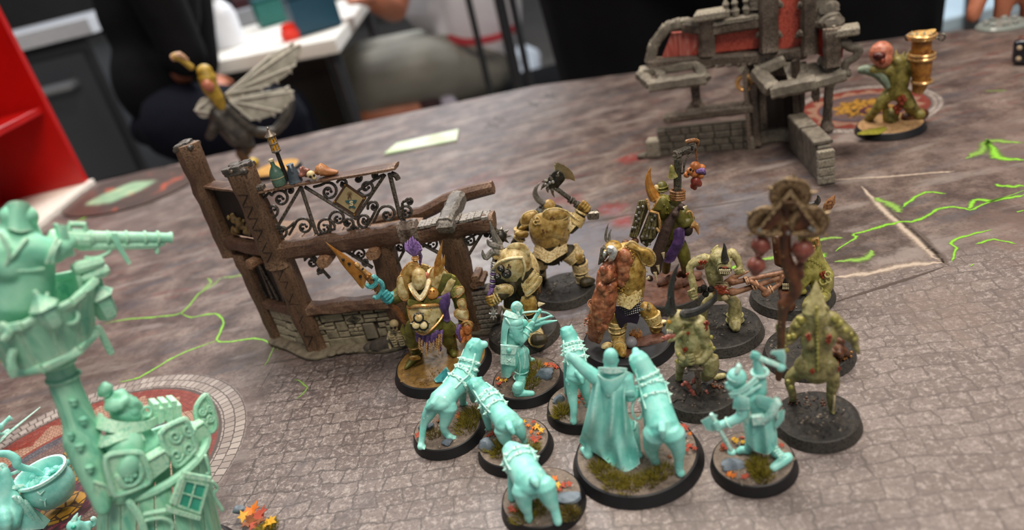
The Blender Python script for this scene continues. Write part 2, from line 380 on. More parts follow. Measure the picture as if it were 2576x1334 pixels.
# ================================================================== the mat and the table under it
def mat_material():
    k = NT('printed_mat'); v = k.coord()
    big = k.noise(v, .012, 5, .6); med = k.noise(v, .05, 6, .65); fine = k.noise(v, .35, 6, .7); spk = k.noise(v, 1.1, 4, .7)
    sx = k.node('ShaderNodeSeparateXYZ'); k.put(sx.inputs[0], v); X, Y = sx.outputs[0], sx.outputs[1]
    # bare ground: mauve brown, streaked, with teal grey and rusty patches
    g = k.ramp(med, [(.3, '#4a3d38'), (.45, '#705f57'), (.56, '#8b796e'), (.68, '#a89689'), (.8, '#c0b1a4')])
    g = k.mix(k.math('MULTIPLY', k.step(k.noise(v, .5, 8, .8), .5, .6), .6), g, '#4a3d37')
    st = k.node('ShaderNodeMapping'); k.put(st.inputs[0], v); st.inputs['Scale'].default_value = (.02, .075, 1); st.inputs['Rotation'].default_value = (0, 0, .2)
    stn = k.noise(st.outputs[0], 1, 5, .6)
    g = k.mix(k.math('MULTIPLY', k.step(stn, .52, .66), .55), g, '#5a5c61')
    g = k.mix(k.math('MULTIPLY', k.step(stn, .47, .34), .5), g, '#b5aaa0')
    far = k.step(Y, 300, 420)
    rust = k.math('MULTIPLY', k.step(k.noise(st.outputs[0], 2.1, 3), .57, .68), k.step(Y, 330, 400))
    g = k.mix(k.math('MULTIPLY', rust, .45), g, '#86463c')
    def blot(x, y, r, c, f, base):
        d = k.vmath('DISTANCE', v, (x, y, 0)); d = k.math('ADD', d, k.math('MULTIPLY', k.math('SUBTRACT', k.noise(v, .09, 5, .7), .5), r * 3.2))
        return k.mix(k.math('MULTIPLY', k.step(d, r, r * .25), f), base, c)
    # cobbles: crooked courses, each stone its own tone, worn pale on top, dark joints
    wob = k.vmath('SCALE', k.vmath('SUBTRACT', k.noise(v, .045, 3, .6, 0, True), (.5, .5, .5)), sc=9.)
    wob2 = k.vmath('SCALE', k.vmath('SUBTRACT', k.noise(v, .4, 3, .6, 0, True), (.5, .5, .5)), sc=2.4)
    vb = k.vmath('ADD', k.vmath('ADD', v, wob), wob2)
    mp = k.node('ShaderNodeMapping'); k.put(mp.inputs[0], vb); mp.inputs['Rotation'].default_value = (0, 0, math.radians(10))
    br = k.node('ShaderNodeTexBrick'); k.put(br.inputs['Vector'], mp.outputs[0]); br.inputs['Scale'].default_value = 1.
    br.offset_frequency = 2; br.offset = .43; br.squash = 1.25; br.squash_frequency = 3
    for i, q in (('Brick Width', 8.2), ('Row Height', 6.6), ('Mortar Size', .5), ('Mortar Smooth', .8), ('Bias', 0.)): br.inputs[i].default_value = q
    br.inputs['Color1'].default_value = lin('#6d5d56'); br.inputs['Color2'].default_value = lin('#95867d'); br.inputs['Mortar'].default_value = lin('#54483f')
    cob = k.mix(k.math('MULTIPLY', k.step(k.noise(v, .42, 8, .8), .5, .57), .8), br.outputs[0], '#cbbeb4')
    cob = k.mix(k.math('MULTIPLY', k.step(k.noise(v, .9, 7, .85), .5, .57), .75), cob, '#53463e')
    cob = k.mix(k.math('MULTIPLY', k.step(med, .46, .3), .55), cob, '#645a5e')
    joint = k.math('MULTIPLY', br.outputs['Fac'], k.step(k.noise(v, .12, 4, .6), .28, .5))
    cob = k.mix(k.math('MULTIPLY', joint, .85), cob, '#4b3f3a')
    wed = k.math('ADD', Y, k.math('MULTIPLY', X, .16)); wed = k.math('ADD', wed, k.math('MULTIPLY', k.math('SUBTRACT', big, .5), 60))
    m1 = k.step(wed, 285, 262); m2 = k.math('MULTIPLY', m1, k.step(k.math('ADD', X, k.math('MULTIPLY', k.math('SUBTRACT', med, .5), 60)), -128, -108))
    m2 = k.math('MULTIPLY', m2, k.step(med, .22, .42))
    g = k.mix(m2, g, cob)
    hz = k.math('MULTIPLY', k.step(Y, 300, 220), k.step(X, -120, 60)); g = k.mix(k.math('MULTIPLY', hz, .26), g, '#c9bdb4')  # reflective haze painted into the colour, paler towards the near right
    # blotches in brown, rusty red, blue grey and pale grey
    for a in ((-118, 318, 26, '#5d4d33', .6), (-225, 330, 40, '#665a4c', .4), (130, 285, 40, '#4c4038', .75), (-60, 262, 22, '#6a615f', .5), (92, 440, 12, '#9c2b28', .7), (40, 400, 14, '#93413b', .5), (60, 372, 12, '#a53b34', .6), (62, 352, 10, '#b03430', .75), (-10, 460, 28, '#8d5048', .5), (120, 455, 24, '#7d463d', .6), (-60, 470, 26, '#8a5c50', .4),
              (10, 310, 40, '#8a8a92', .6), (-40, 380, 50, '#aba69f', .6), (40, 350, 26, '#646a78', .55), (120, 335, 34, '#85868c', .55), (75, 320, 24, '#5f6472', .5), (30, 330, 60, '#9a9aa0', .4), (-30, 420, 60, '#a6a4a0', .45), (-10, 345, 24, '#b0aba4', .5), (60, 300, 22, '#a7a19b', .5), (-70, 440, 50, '#aeaaa2', .45), (215, 245, 40, '#8d7468', .5), (150, 215, 26, '#a08d80', .4), (-300, 560, 90, '#94857c', .4), (260, 330, 50, '#9d8a80', .5)):
        g = blot(*a, g)
    # the two printed mosaics
    def mosaic(g, cx, cy, R, full):
        q = k.vmath('SUBTRACT', k.vmath('ADD', v, k.vmath('SCALE', wob2, sc=.35)), (cx, cy, 0)); s = k.node('ShaderNodeSeparateXYZ'); k.put(s.inputs[0], q)
        r = k.vmath('LENGTH', q); r = k.math('DIVIDE', r, R); th = k.math('ARCTAN2', s.outputs[1], s.outputs[0])
        def tiles(w, h, c1, c2, mo, ms=.28):
            cb = k.node('ShaderNodeCombineXYZ'); k.put(cb.inputs[0], k.math('MULTIPLY', th, R * .9)); k.put(cb.inputs[1], k.math('MULTIPLY', r, R))
            b = k.node('ShaderNodeTexBrick'); k.put(b.inputs['Vector'], cb.outputs[0]); b.inputs['Scale'].default_value = 1.
            for i, z in (('Brick Width', w), ('Row Height', h), ('Mortar Size', ms), ('Mortar Smooth', .3)): b.inputs[i].default_value = z
            for i, z in (('Color1', c1), ('Color2', c2), ('Mortar', mo)): b.inputs[i].default_value = lin(z)
            return b.outputs[0]
        pale = tiles(3.4, R * .062, '#d3c8bb', '#ab9e93', '#5b5049'); red = tiles(2.1, R * .03, '#ab4633', '#953a2b', '#5e2c25', .12)
        tan = tiles(2.1, R * .03, '#d6a88a', '#bd8e72', '#6d4c3f', .16); pink = tiles(2.4, R * .035, '#94746a', '#7d635d', '#52433f', .2)
        zz = k.math('PINGPONG', k.math('MULTIPLY', th, 2.6), .5)
        dia = k.math('ABSOLUTE', k.math('SUBTRACT', k.math('DIVIDE', k.math('SUBTRACT', r, .57), .26), zz)); dm = k.step(dia, .34, .28)
        dm = k.math('MULTIPLY', dm, k.math('MULTIPLY', k.step(r, .595, .605), k.step(r, .815, .805)))
        band = k.mix(dm, red, tan)
        blue = tiles(2.4, R * .035, '#6d6b72', '#58565e', '#3d3a40', .2)
        vo = k.voro(q, .19, 'DISTANCE_TO_EDGE'); gold = k.mix(k.step(vo, .05, .09), '#54391c', k.ramp(k.noise(q, .1), [(.3, '#c98d1c'), (.7, '#dba637')]))
        c = k.mix(k.step(r, .50, .505), pink, blue); c = k.mix(k.step(r, .575, .58), c, band); c = k.mix(k.step(r, .835, .84), c, pale)
        c = k.mix(k.math('MULTIPLY', k.step(r, .83, .84), k.step(r, .86, .85)), c, '#5c5048')
        # golden emblem: a jagged-edged disc with a plum ring
        emb = k.math('ADD', r, k.math('MULTIPLY', k.math('PINGPONG', k.math('MULTIPLY', th, 1.6), .5), .22))
        c = k.mix(k.step(emb, .42, .41), c, gold)
        e2 = k.vmath('DISTANCE', q, (R * .06, -R * .2, 0)); e2 = k.math('DIVIDE', e2, R)
        ringm = k.math('MULTIPLY', k.step(e2, .115, .125), k.step(e2, .205, .19)); plum = k.ramp(k.noise(q, .35), [(.4, '#3a2a2c'), (.55, '#5c2438'), (.62, '#8f2f45')])
        c = k.mix(ringm, c, plum); c = k.mix(k.math('MULTIPLY', k.step(fine, .55, .75), .3), c, '#cabbb0')
        return k.mix(k.math('MULTIPLY', k.step(r, 1.005, .99), full), g, c)
    g = mosaic(g, -190, 240, 71, .95)
    g = mosaic(g, 236, 430, 44, .9)
    g = k.mix(1., g, '#c9c9cf', 'MULTIPLY')
    k.bump(k.math('ADD', fine, k.math('MULTIPLY', br.outputs['Fac'], -.3)), .05, .2)
    return k.fin(g, k.ramp(fine, [(.3, .34), (.7, .52)]), 0, .5)
MATM = mat_material()
MAT_OUT = [(-470, 745), (-385, 741), (-285, 733), (-129, 721), (63, 692), (150, 648), (352, 550), (403, 514), (620, 390), (620, -120), (-470, -120)]
m_ = MB().prism([V(x, y, -1.6) for x, y in MAT_OUT[::-1]], V(0, 0, 1.6))
battle_mat = build('battle_mat', m_, MATM); tag(battle_mat, 'printed gaming mat of cobbles, mosaics and green cracks covering the table', 'mat')
black_table = mat('table_black', '#26262a', '#2f2f33', rough=.5)
tbl = root('gaming_table', (60, 330, -32), 'dark gaming table that carries the printed mat', 'table')
o_ = V(60, 330, -32)
build('table_top', MB().prism([V(60 + (x - 60) * .995, 330 + (y - 330) * .995, -31.8) for x, y in MAT_OUT[::-1]], V(0, 0, 30)), black_table, tbl, off=o_)
for x, y in ((-420, 690), (-420, -70), (570, -70), (560, 380)):
    build('leg', MB().box(V(x, y, -391), V(20, 0, 0), V(0, 20, 0), V(0, 0, 359)), black_table, tbl, off=o_)
# ---- marks printed on the mat: flat ribbons
def print_mat(name, c1, c2, soft=.5, em=0.):
    k = NT(name); uv = k.node('ShaderNodeUVMap'); s = k.node('ShaderNodeSeparateXYZ'); k.put(s.inputs[0], uv.outputs[0])
    v = k.coord(); e = k.math('ABSOLUTE', k.math('SUBTRACT', s.outputs[1], .5))
    e = k.math('ADD', e, k.math('MULTIPLY', k.math('SUBTRACT', k.noise(v, .5, 4, .7), .5), .5))
    a = k.step(e, .5, .5 - soft * .5); col = k.mix(k.step(e, .1, .32), c2, c1)
    k.fin(col, .5); k.put(k.b.inputs['Alpha'], a); return k.m
def ribbon(name, pix, w, m, z=.12, jit=1., label=None, sub=3, taper=True):
    P = [ground(x, y, 0) for x, y in pix]; Q = catmull(P, sub); rnd = random.Random(int(pix[0][0] * 7 + pix[0][1])); vs = []; fs = []; n = len(Q)
    for i, p in enumerate(Q):
        t = (Q[min(i + 1, n - 1)] - Q[max(i - 1, 0)]).normalized(); e = V(-t.y, t.x, 0); q = p + e * rnd.uniform(-jit, jit)
        ww = w * rnd.uniform(.7, 1.2) * ((min(1, .25 + 4 * min(i, n - 1 - i) / n)) if taper else 1)
        vs += [q - e * ww + V(0, 0, z), q + e * ww + V(0, 0, z)]
    fs = [(2 * i, 2 * i + 2, 2 * i + 3, 2 * i + 1) for i in range(n - 1)]
    me = bpy.data.meshes.new(name); me.from_pydata([p * S for p in vs], [], fs); uv = me.uv_layers.new(name='UVMap')
    for lp in me.loops: uv.data[lp.index].uv = (lp.vertex_index // 2 / n, lp.vertex_index % 2)
    me.materials.append(m); o = bpy.data.objects.new(name, me); link(o, battle_mat)
    if label: o['label'] = label
    return o
GRN = print_mat('crack_green', '#6f9440', '#82c436', 1.); GRNS = print_mat('crack_green_soft', '#76894e', '#7da648', 1.); DRK = print_mat('seam_dark', '#574b45', '#4a3f3a', .9); PALE = print_mat('ledge_pale', '#a39384', '#b3a496', 1.); DRKS = print_mat('ledge_shade', '#6b5f57', '#5c514a', 1.)
for pix, w, m in (
    ([(262, 815), (330, 803), (400, 798), (455, 788), (500, 740), (540, 715), (556, 700)], 1.1, GRN), ([(455, 788), (480, 800), (540, 790), (562, 812), (548, 850), (560, 862), (640, 852), (690, 868), (700, 880)], 1.2, GRN),
    ([(548, 858), (470, 885), (410, 915), (350, 950), (300, 962)], 1.2, GRN), ([(20, 905), (0, 908)], 1.2, GRN), ([(690, 870), (676, 900), (668, 920)], .9, GRNS), ([(556, 700), (600, 695), (640, 680)], 1.6, GRNS), ([(190, 560), (215, 548), (230, 540)], 3.2, GRN), ([(520, 700), (530, 712), (510, 730)], 1.6, GRNS),
    ([(2100, 632), (2150, 600), (2150, 590), (2210, 572), (2260, 560), (2310, 555), (2360, 527), (2400, 520), (2440, 528), (2470, 515), (2576, 480)], 1.6, GRN), ([(2440, 528), (2450, 505), (2500, 505), (2576, 490)], 2.4, GRN), ([(2270, 525), (2290, 505), (2330, 485), (2380, 487)], 1.6, GRN), ([(2195, 500), (2240, 515), (2270, 535)], 3.5, GRNS),
    ([(2395, 660), (2405, 625), (2395, 608), (2440, 592), (2495, 578)], 1.3, GRN), ([(2455, 615), (2500, 603), (2555, 615)], 1.2, GRN), ([(2480, 350), (2510, 395), (2576, 402)], 4, GRN), ([(2430, 400), (2470, 380), (2490, 355), (2576, 360)], 4, GRNS), ([(2500, 465), (2540, 470), (2576, 466)], 2.5, GRN), ([(2560, 535), (2576, 530)], 3, GRN), ([(2480, 230), (2530, 228)], 5, GRNS),
    ([(2010, 645), (2060, 640), (2075, 648)], 3.2, GRN), ([(2100, 660), (2180, 650), (2190, 630)], 3, GRNS), ([(2040, 610), (2090, 598), (2120, 600)], 2, GRNS), ([(1915, 655), (1950, 650), (1970, 655)], 3, GRNS), ([(1835, 680), (1850, 672), (1862, 675)], 2.2, GRN), ([(2440, 670), (2447, 665)], 1.5, GRN), ([(740, 955), (775, 975), (745, 1005)], .8, GRNS)):
    ribbon('green_crack_print', pix, w, m, jit=.5)
for pix, w, m in (([(640, 922), (760, 900), (940, 880), (1090, 862)], 1.2, DRK), ([(700, 900), (650, 985)], .8, DRK), ([(1230, 612), (1330, 590), (1480, 560), (1620, 535), (1760, 522), (1900, 500)], 1.4, DRK), ([(840, 432), (1080, 370), (1300, 315), (1640, 240)], 1.6, DRK), ([(2100, 760), (2230, 720), (2375, 672)], 1.2, DRK), ([(2240, 530), (2320, 600), (2390, 668)], 2.5, DRKS),
    ([(2165, 470), (2240, 545), (2330, 625), (2375, 660)], 3, PALE), ([(2375, 660), (2280, 668), (2200, 685), (2100, 700)], 3, PALE), ([(1400, 330), (1560, 300), (1660, 285)], 1.2, DRK), ([(1480, 570), (1640, 530)], 1, PALE), ([(2080, 455), (2290, 440), (2400, 430)], 1.6, PALE)):
    ribbon('ledge_print', pix, w, m, z=.06, jit=.4)
for x, y in ((1255, 300), (1385, 242), (1340, 262), (1240, 315)):
    ribbon('star_print', [(x - 22, y + 6), (x, y), (x + 24, y - 6)], 3.5, DRK, .07, 1.2); ribbon('star_print', [(x - 14, y - 8), (x, y), (x + 14, y + 8)], 3.5, DRK, .09, 1.2)
# ---- things lying on the far side of the mat
def disc_mat():
    k = NT('token_print'); v = k.coord(); n = k.noise(v, .02, 4, .6); s = k.node('ShaderNodeSeparateXYZ'); k.put(s.inputs[0], v)
    f = k.math('ADD', k.vmath('LENGTH', k.vmath('SUBTRACT', v, (-8, -4, 0))), k.math('MULTIPLY', k.math('SUBTRACT', n, .5), 40))
    c = k.mix(k.step(f, 30, 20), k.ramp(k.noise(v, .035, 3), [(.35, '#463a36'), (.6, '#54433d'), (.66, '#b0533c'), (.72, '#5a463f')]), k.ramp(k.noise(v, .06, 4), [(.35, '#7da184'), (.62, '#9db795'), (.75, '#d8b892')]))
    return k.fin(c, .35)
g1, g2, g3, g4 = ground(190, 548), ground(455, 420), ground(285, 450), ground(330, 545)
tc = (g1 + g2) / 2; td = (g2 - g1); te = V(-td.y, td.x, 0).normalized() * ((g3 - g4).length * .42)
tk = build('token_disc', MB().prism([td * .5 * math.cos(a) + te * math.sin(a) for a in np.linspace(0, 6.283, 41)[:-1]], V(0, 0, 1.2), .01), disc_mat()); tk.location = (tc + V(0, 0, .15)) * S
tag(tk, 'dark oval token with a green centre lying flat at the far left of the mat', 'token')
gl = NT('green_acrylic'); gl.fin(gl.ramp(gl.noise(gl.coord(), .05, 3), [(.4, '#cfe6bd'), (.6, '#e6f2e2')]), .25)
P_ = [ground(968, 392), ground(1150, 357), ground(1155, 330), ground(1000, 365)]
sp = build('range_stick', MB().prism(P_[::-1] if (P_[1] - P_[0]).cross(P_[2] - P_[1]).z < 0 else P_, V(0, 0, 2.), .02), gl.m); tag(sp, 'pale green plastic measuring stick lying near the far edge of the mat', 'ruler')
# die
def die():
    c = ground(2566, 158) ; f = Fig('die', 'black die with cream pips near the right edge of the mat', 'die', c)
    a = 8.; r = f.rt * a; n = f.n * a; u = V(0, 0, a); ct = f.o + V(0, 0, a) + r * .55
    rot = Matrix.Rotation(math.radians(-14), 3, 'Z'); r = rot @ r; n = rot @ n
    b = MB(); q = 14
    e = MB().ell((0, 0, -1), (0, 0, 1), 1, nu=28, nv=18)
    for p in e.v:
        m = max(abs(p.x), abs(p.y), abs(p.z)); p = p / m; k = .92 / max(1e-6, (abs(p.x) ** 9 + abs(p.y) ** 9 + abs(p.z) ** 9) ** (1 / 9)) * 1.05
        b.v.append(ct + r * p.x * k + n * p.y * k + u * p.z * k)
    b.f = e.f; f.part('cube_body', b, mat('die_black', '#14161f', '#1a1d2a', rough=.18, coat=.6), ang=60)
    cr = mat('die_pip', '#e3cfae', '#d8c19c', rough=.4)
    def pip(x, y, face):
        A, B, N = {'f': (r, u, -n), 's': (n, u, -r), 't': (r, n, u)}[face]; A, B, N = A, B, N.normalized()
        p = ct + A * x + B * y + N * (a * .955)
        f.part('pip', MB().ell(p - N * .35, p + N * .35, 1.55, fdir=A), cr)
    for x in (-.45, .45):
        for y in (-.42, .42): pip(x, y, 'f')
        pip(x, x * .9, 's'); pip(-x, x * .9, 's')
    pip(0, 0, 't')
die()
# ================================================================== red display shelf at the left end of the table
RED = mat('red_gloss', '#b80d08', '#a80a07', rough=.3, coat=.4, sc=.02); WHT = mat('white_board', '#e6dfd6', '#d9d1c8', rough=.5)
sh = root('display_shelf', (-425, 600, 0), 'red open display shelf with white base edge at the left of the mat', 'shelf')
so = V(-425, 600, 0)
def shelf_box(nm, x0, x1, y0, y1, z0, z1, m=RED):
    return build(nm, MB().cbox(V((x0 + x1) / 2, (y0 + y1) / 2, (z0 + z1) / 2), V((x1 - x0) / 2, 0, 0), V(0, (y1 - y0) / 2, 0), V(0, 0, (z1 - z0) / 2), .05), m, sh, off=so)
shelf_box('base_board', -470, -384, 430, 738, .1, 5, WHT)
shelf_box('side_panel', -470, -388, 728, 736, 5.2, 330); shelf_box('side_panel', -470, -388, 432, 440, 5.2, 330)
shelf_box('back_panel', -474, -468, 430, 737, 5, 330); shelf_box('shelf_board', -467, -392, 441, 727, 78, 84); shelf_box('shelf_board', -467, -392, 441, 727, 200, 206)
shelf_box('top_board', -474, -386, 430, 738, 330.3, 338)
# ================================================================== the shop behind the table
FZ = -760.
def plain(name, c, rough=.6, **k): return mat(name, c, rough=rough, **k)
floor_m = mat('shop_floor', '#a39c92', '#b3aca2', rough=.35, sc=.004); wall_m = mat('shop_wall', '#77746f', '#6c6964', rough=.7, sc=.003)
def struct(name, c, x, y, z, m):
    o = build(name, MB().box(c, V(x, 0, 0), V(0, y, 0), V(0, 0, z)), m); o['kind'] = 'structure'; return o
struct('floor', V(500, 3000, FZ - 25), 5200, 5200, 25, floor_m)
struct('wall_back', V(500, 8220, FZ + 1400), 5200, 20, 1400, wall_m); struct('wall_left', V(-4720, 3000, FZ + 1400), 20, 5200, 1400, wall_m)
# white table with oddments
wt = [ground(405, 182, -8), ground(842, 98, -8), ground(925, -6, -8)]; e_ = (wt[2] - wt[1]); back = [wt[1] + e_ * 1.15, wt[0] + e_ * 1.15]
tr = root('trestle_table', wt[0], 'white topped table with oddments standing behind the gaming table', 'table'); o_ = wt[0]
white_l = mat('white_laminate', '#f6f2ea', '#f0ebe2', rough=.35)
build('table_top', MB().prism([wt[0], wt[1]] + back, V(0, 0, -26), .004), white_l, tr, off=o_)
gry = mat('grey_steel', '#4a4a4c', '#3c3c3e', rough=.4, metal=.6)
cen = sum([wt[0], wt[1]] + back, V(0, 0, 0)) / 4
for p in [wt[0], wt[1]] + back:
    q = p + (cen - p) * .1; build('leg', MB().tube([q + V(0, 0, -30), V(q.x, q.y, FZ + 1)], 14, 10), gry, tr, off=o_)
dk = mat('dark_panel', '#2b2622', '#231f1c', rough=.5)
a_, b_ = wt[0] + (cen - wt[0]) * .25, wt[1] + (cen - wt[1]) * .2
build('under_panel', MB().prism([a_ + V(0, 0, -40), b_ + V(0, 0, -40), V(b_.x, b_.y, FZ + 150), V(a_.x, a_.y, FZ + 150)], (b_ - a_).cross(V(0, 0, 1)).normalized() * 12), dk, tr, off=o_)  # thin dark brown upright sheet under the white table top
TZ = -7.6
def onT(x, y): return ground(x, y, TZ)
def thing_lathe(name, x, y, prof, m, label, cat):
    c = onT(x, y); r = root(name, c, label, cat); return r, c
# bottle
c = onT(585, 118); f = Fig('bottle', 'translucent white bottle standing on the white table', 'bottle', c); u = f.s
f.part('bottle_body', MB().lathe(c, (0, 0, 1), [(34 * u, 0), (37 * u, 4 * u), (37 * u, 78 * u), (30 * u, 96 * u), (14 * u, 112 * u), (14 * u, 124 * u)]), mat('milky_plastic', '#cfd3da', '#dfe2e8', rough=.25)); f.part('cap', MB().lathe(c + V(0, 0, 124.2 * u), (0, 0, 1), [(17 * u, 0), (17 * u, 26 * u), (15 * u, 28 * u)]), WHT)
def box_item(name, x, y, w, h, dd, m, label, cat, lidm=None, ang=0):
    c = onT(x, y); f = Fig(name, label, cat, c); R = Matrix.Rotation(math.radians(ang), 3, 'Z'); u = f.s
    f.part(name + '_body', MB().cbox(c + V(0, 0, h * u / 2), R @ f.rt * (w * u / 2), R @ f.n * (dd * u / 2), V(0, 0, h * u / 2), .08), m)
    if lidm: f.part('lid', MB().cbox(c + V(0, 0, h * u + 3 * u), R @ f.rt * (w * u / 2 + 2), R @ f.n * (dd * u / 2 + 2), V(0, 0, 3 * u), .08), lidm)
box_item('tape_box', 515, 108, 55, 20, 30, mat('green_plastic', '#54b848', '#49a53f', rough=.35), 'bright green little box on the white table beside the bottle', 'box')
box_item('storage_box', 690, 62, 70, 62, 60, mat('teal_plastic', '#1d6a62', '#195a55', rough=.4), 'teal storage box on the white table behind the red pot', 'box', mat('teal_lid', '#235e66', rough=.4), 10)
box_item('figure_case', 800, 78, 115, 90, 70, mat('blue_case', '#1d4a5c', '#173c52', rough=.45), 'large blue teal case at the right end of the white table', 'case', mat('case_lid', '#14384a', '#1d4a60', rough=.4), 14)
box_item('card_box', 640, 60, 70, 40, 40, mat('grey_card', '#8b8d92', '#77797f', rough=.6), 'grey card box on the white table right of the bottle', 'box')
box_item('book', 640, 22, 90, 34, 60, mat('maroon_cover', '#4a1f26', '#3d191f', rough=.5), 'maroon book pile at the back of the white table', 'book')
c = onT(735, 100); f = Fig('paint_pot', 'round red paint pot on the white table', 'pot', c); u = f.s
f.part('pot_body', MB().lathe(c, (0, 0, 1), [(20 * u, 0), (24 * u, 5 * u), (24 * u, 20 * u), (20 * u, 25 * u)]), mat('red_plastic', '#e5341f', '#d82c1a', rough=.3)); f.part('lid', MB().lathe(c + V(0, 0, 25 * u), (0, 0, 1), [(19 * u, 0), (18 * u, 12 * u), (8 * u, 16 * u), (0, 17 * u)]), mat('red_plastic', '#e5341f'))
# cabinet and counter at upper left
cp = ground(330, 415, FZ); cp = V(-1250, 2050, FZ)
cb = root('shop_cabinet', cp, 'dark grey cabinet with a pale top behind the red shelf', 'cabinet')
cab = mat('cabinet_grey', '#3b3d41', '#34363a', rough=.55, sc=.01)
build('cabinet_body', MB().cbox(cp + V(0, 0, 427), V(470, 0, 0), V(0, 300, 0), V(0, 0, 425), .02), cab, cb, off=cp)
build('cabinet_top', MB().cbox(cp + V(0, 0, 868), V(500, 0, 0), V(0, 330, 0), V(0, 0, 16), .02), mat('pale_top', '#b5b8be', '#c6c9ce', rough=.3), cb, off=cp)
for i, z in enumerate((680, 360)):
    d = build('drawer', MB().cbox(cp + V(60, -306, z), V(390, 0, 0), V(0, 6, 0), V(0, 0, 140), .02), mat('drawer_grey', '#44474c', '#3a3d42', rough=.5), cb, off=cp)
    build('handle', MB().tube([cp + V(270, -312, z + 82), cp + V(270, -335, z + 82), cp + V(410, -335, z + 82), cp + V(410, -312, z + 82)], 11, 8), mat('pale_steel', '#9a9da1', rough=.3, metal=.7), d, off=cp)
# ---- people
SKIN = mat('skin', '#c07a5c', '#b06a4e', rough=.5, sc=.03); BLACK = mat('black_cloth', '#0c0c0e', '#121215', rough=.9, sc=.02, spec=.15); NAVY = mat('navy_cloth', '#0b0e18', '#10131f', rough=.9, spec=.15)
HAIR = mat('dark_hair', '#2a1d15', '#1c130e', rough=.6)
def head(mb, hb, p, r, fwd):
    """head of half-height r at p looking along fwd: skull, face, nose, ears, neck side; hair goes to hb"""
    fwd = Vector(fwd).normalized(); sd = fwd.cross(V(0, 0, 1)).normalized(); U = V(0, 0, 1)
    mb.ell(p - U * r * .55, p + U * r, r * .76, fdir=fwd); mb.ell(p - U * r + fwd * r * .22, p + U * r * .4 + fwd * r * .1, r * .62, fdir=fwd)
    mb.tube([p + fwd * r * .74 + U * r * .1, p + fwd * r * .98 - U * r * .2], [r * .1, r * .15]); mb.ell(p + fwd * r * .72 - sd * r * .25 - U * r * .5, p + fwd * r * .72 + sd * r * .25 - U * r * .5, r * .08)
    for s in (-1, 1):
        mb.ell(p + sd * s * r * .74 - U * r * .3, p + sd * s * r * .76 + U * r * .15, r * .1, fdir=fwd); mb.ell(p + fwd * r * .66 + sd * s * r * .2 + U * r * .02, p + fwd * r * .66 + sd * s * r * .42 + U * r * .02, r * .1)
    hb.ell(p - U * r * .15 - fwd * r * .16, p + U * r * 1.08 - fwd * r * .1, r * .84, fdir=fwd)
def hand(mb, w, tip, side, up, k=1.):
    """hand from wrist w, pointing to tip (index fingertip): palm, four bent fingers and a thumb"""
    w, tip = Vector(w), Vector(tip); u = (tip - w).normalized(); side = Vector(side); side = (side - u * side.dot(u)).normalized(); n = u.cross(side).normalized()
    if n.dot(Vector(up)) < 0: n = -n
    L = (tip - w).length; pl = w + u * L * .5
    mb.ell(w - u * L * .06, pl + u * L * .06, L * .23, .45, n)
    for i, (off, l, bend) in enumerate(((.17, .5, .03), (.055, .5, .16), (-.06, .46, .26), (-.17, .38, .3))):
        a = w + u * L * .46 + side * off * L; b = a + u * l * L * .5 + n * L * .05 - n * bend * L * .2; c = a + u * l * L * (1 - bend * .9) - n * L * (.02 + bend)
        mb.tube([w + u * L * .3 + side * off * L * .8, a, b, c], [L * .07, L * .068, L * .06, L * .046], 8, smooth=2)
    mb.tube([w + u * L * .16 + side * L * .15, w + u * L * .34 + side * L * .32 - n * L * .06, w + u * L * .56 + side * L * .33 - n * L * .12], [L * .09, L * .075, L * .055], 8, smooth=2)
# person in black pressed against the far side of the table
pc = V(270, 760, FZ); pr_ = root('person', pc, 'person in black clothes standing at the far side of the table reaching to the mat', 'person')
U = V(0, 0, 1); sx, sy = V(.88, -.47, 0), V(.47, .88, 0)
def at(a, b, z): return pc + sx * a + sy * b + V(0, 0, z)
tro = MB(); shi = MB(); bod = MB(); hai = MB(); sho = MB()
for s in (-1, 1):
    tro.tube([at(105 * s, 60, 90), at(105 * s, 50, 480), at(100 * s, 60, 900)], [68, 78, 118], 14); sho = MB(); sho.ell(at(112 * s, -70, 45), at(108 * s, 120, 55), 50, .9, U); sho.ell(at(112 * s, -70, 22), at(108 * s, 115, 22), 46, .5, U); build('shoe', sho, BLACK, pr_, vox=7, off=pc)
tro.ell(at(-150, 60, 880), at(150, 60, 880), 150, .8, U); tro.ell(at(-60, 60, 760), at(60, 60, 1000), 190, .62, sy)
shi.ell(at(0, 60, 740), at(0, 60, 1330), 232, .66, sy); shi.ell(at(0, 60, 1020), at(0, 50, 1500), 225, .6, sy)
hp = ground(2522, 52, 6.); wr = hp + V(85, 60, 75)
for s in (-1, 1):
    sh_ = at(205 * s, 50, 1420); shi.ell(sh_ + sx * s * -60, sh_ + sx * s * 30, 75)
    if s < 0: el = at(-270, 60, 1130); ha = at(-110, -190, 1230)
    else: el = at(300, -30, 1110); ha = wr
    shi.tube([sh_, el], [66, 54], 12); shi.tube([el, el + (ha - el) * .35], [54, 48], 12)
    bod.tube([el, el + (ha - el) * .5, ha], [40, 36, 26], 12)
    if s < 0: hand(bod, ha, ha + sx * 160 + V(0, 0, 40), V(0, 0, 1), -sy)
    else: hand(bod, ha, hp, V(-.6, .75, .1), V(0, 0, 1))
bod.tube([at(0, 50, 1440), at(0, 40, 1560)], [62, 56], 12); head(bod, hai, at(0, 20, 1650), 115, -sy)
build('body', bod, SKIN, pr_, vox=3.2, off=pc); build('trousers', tro, BLACK, pr_, vox=9, off=pc); build('shirt', shi, BLACK, pr_, vox=9, off=pc); build('hair', hai, HAIR, pr_, vox=8, off=pc)
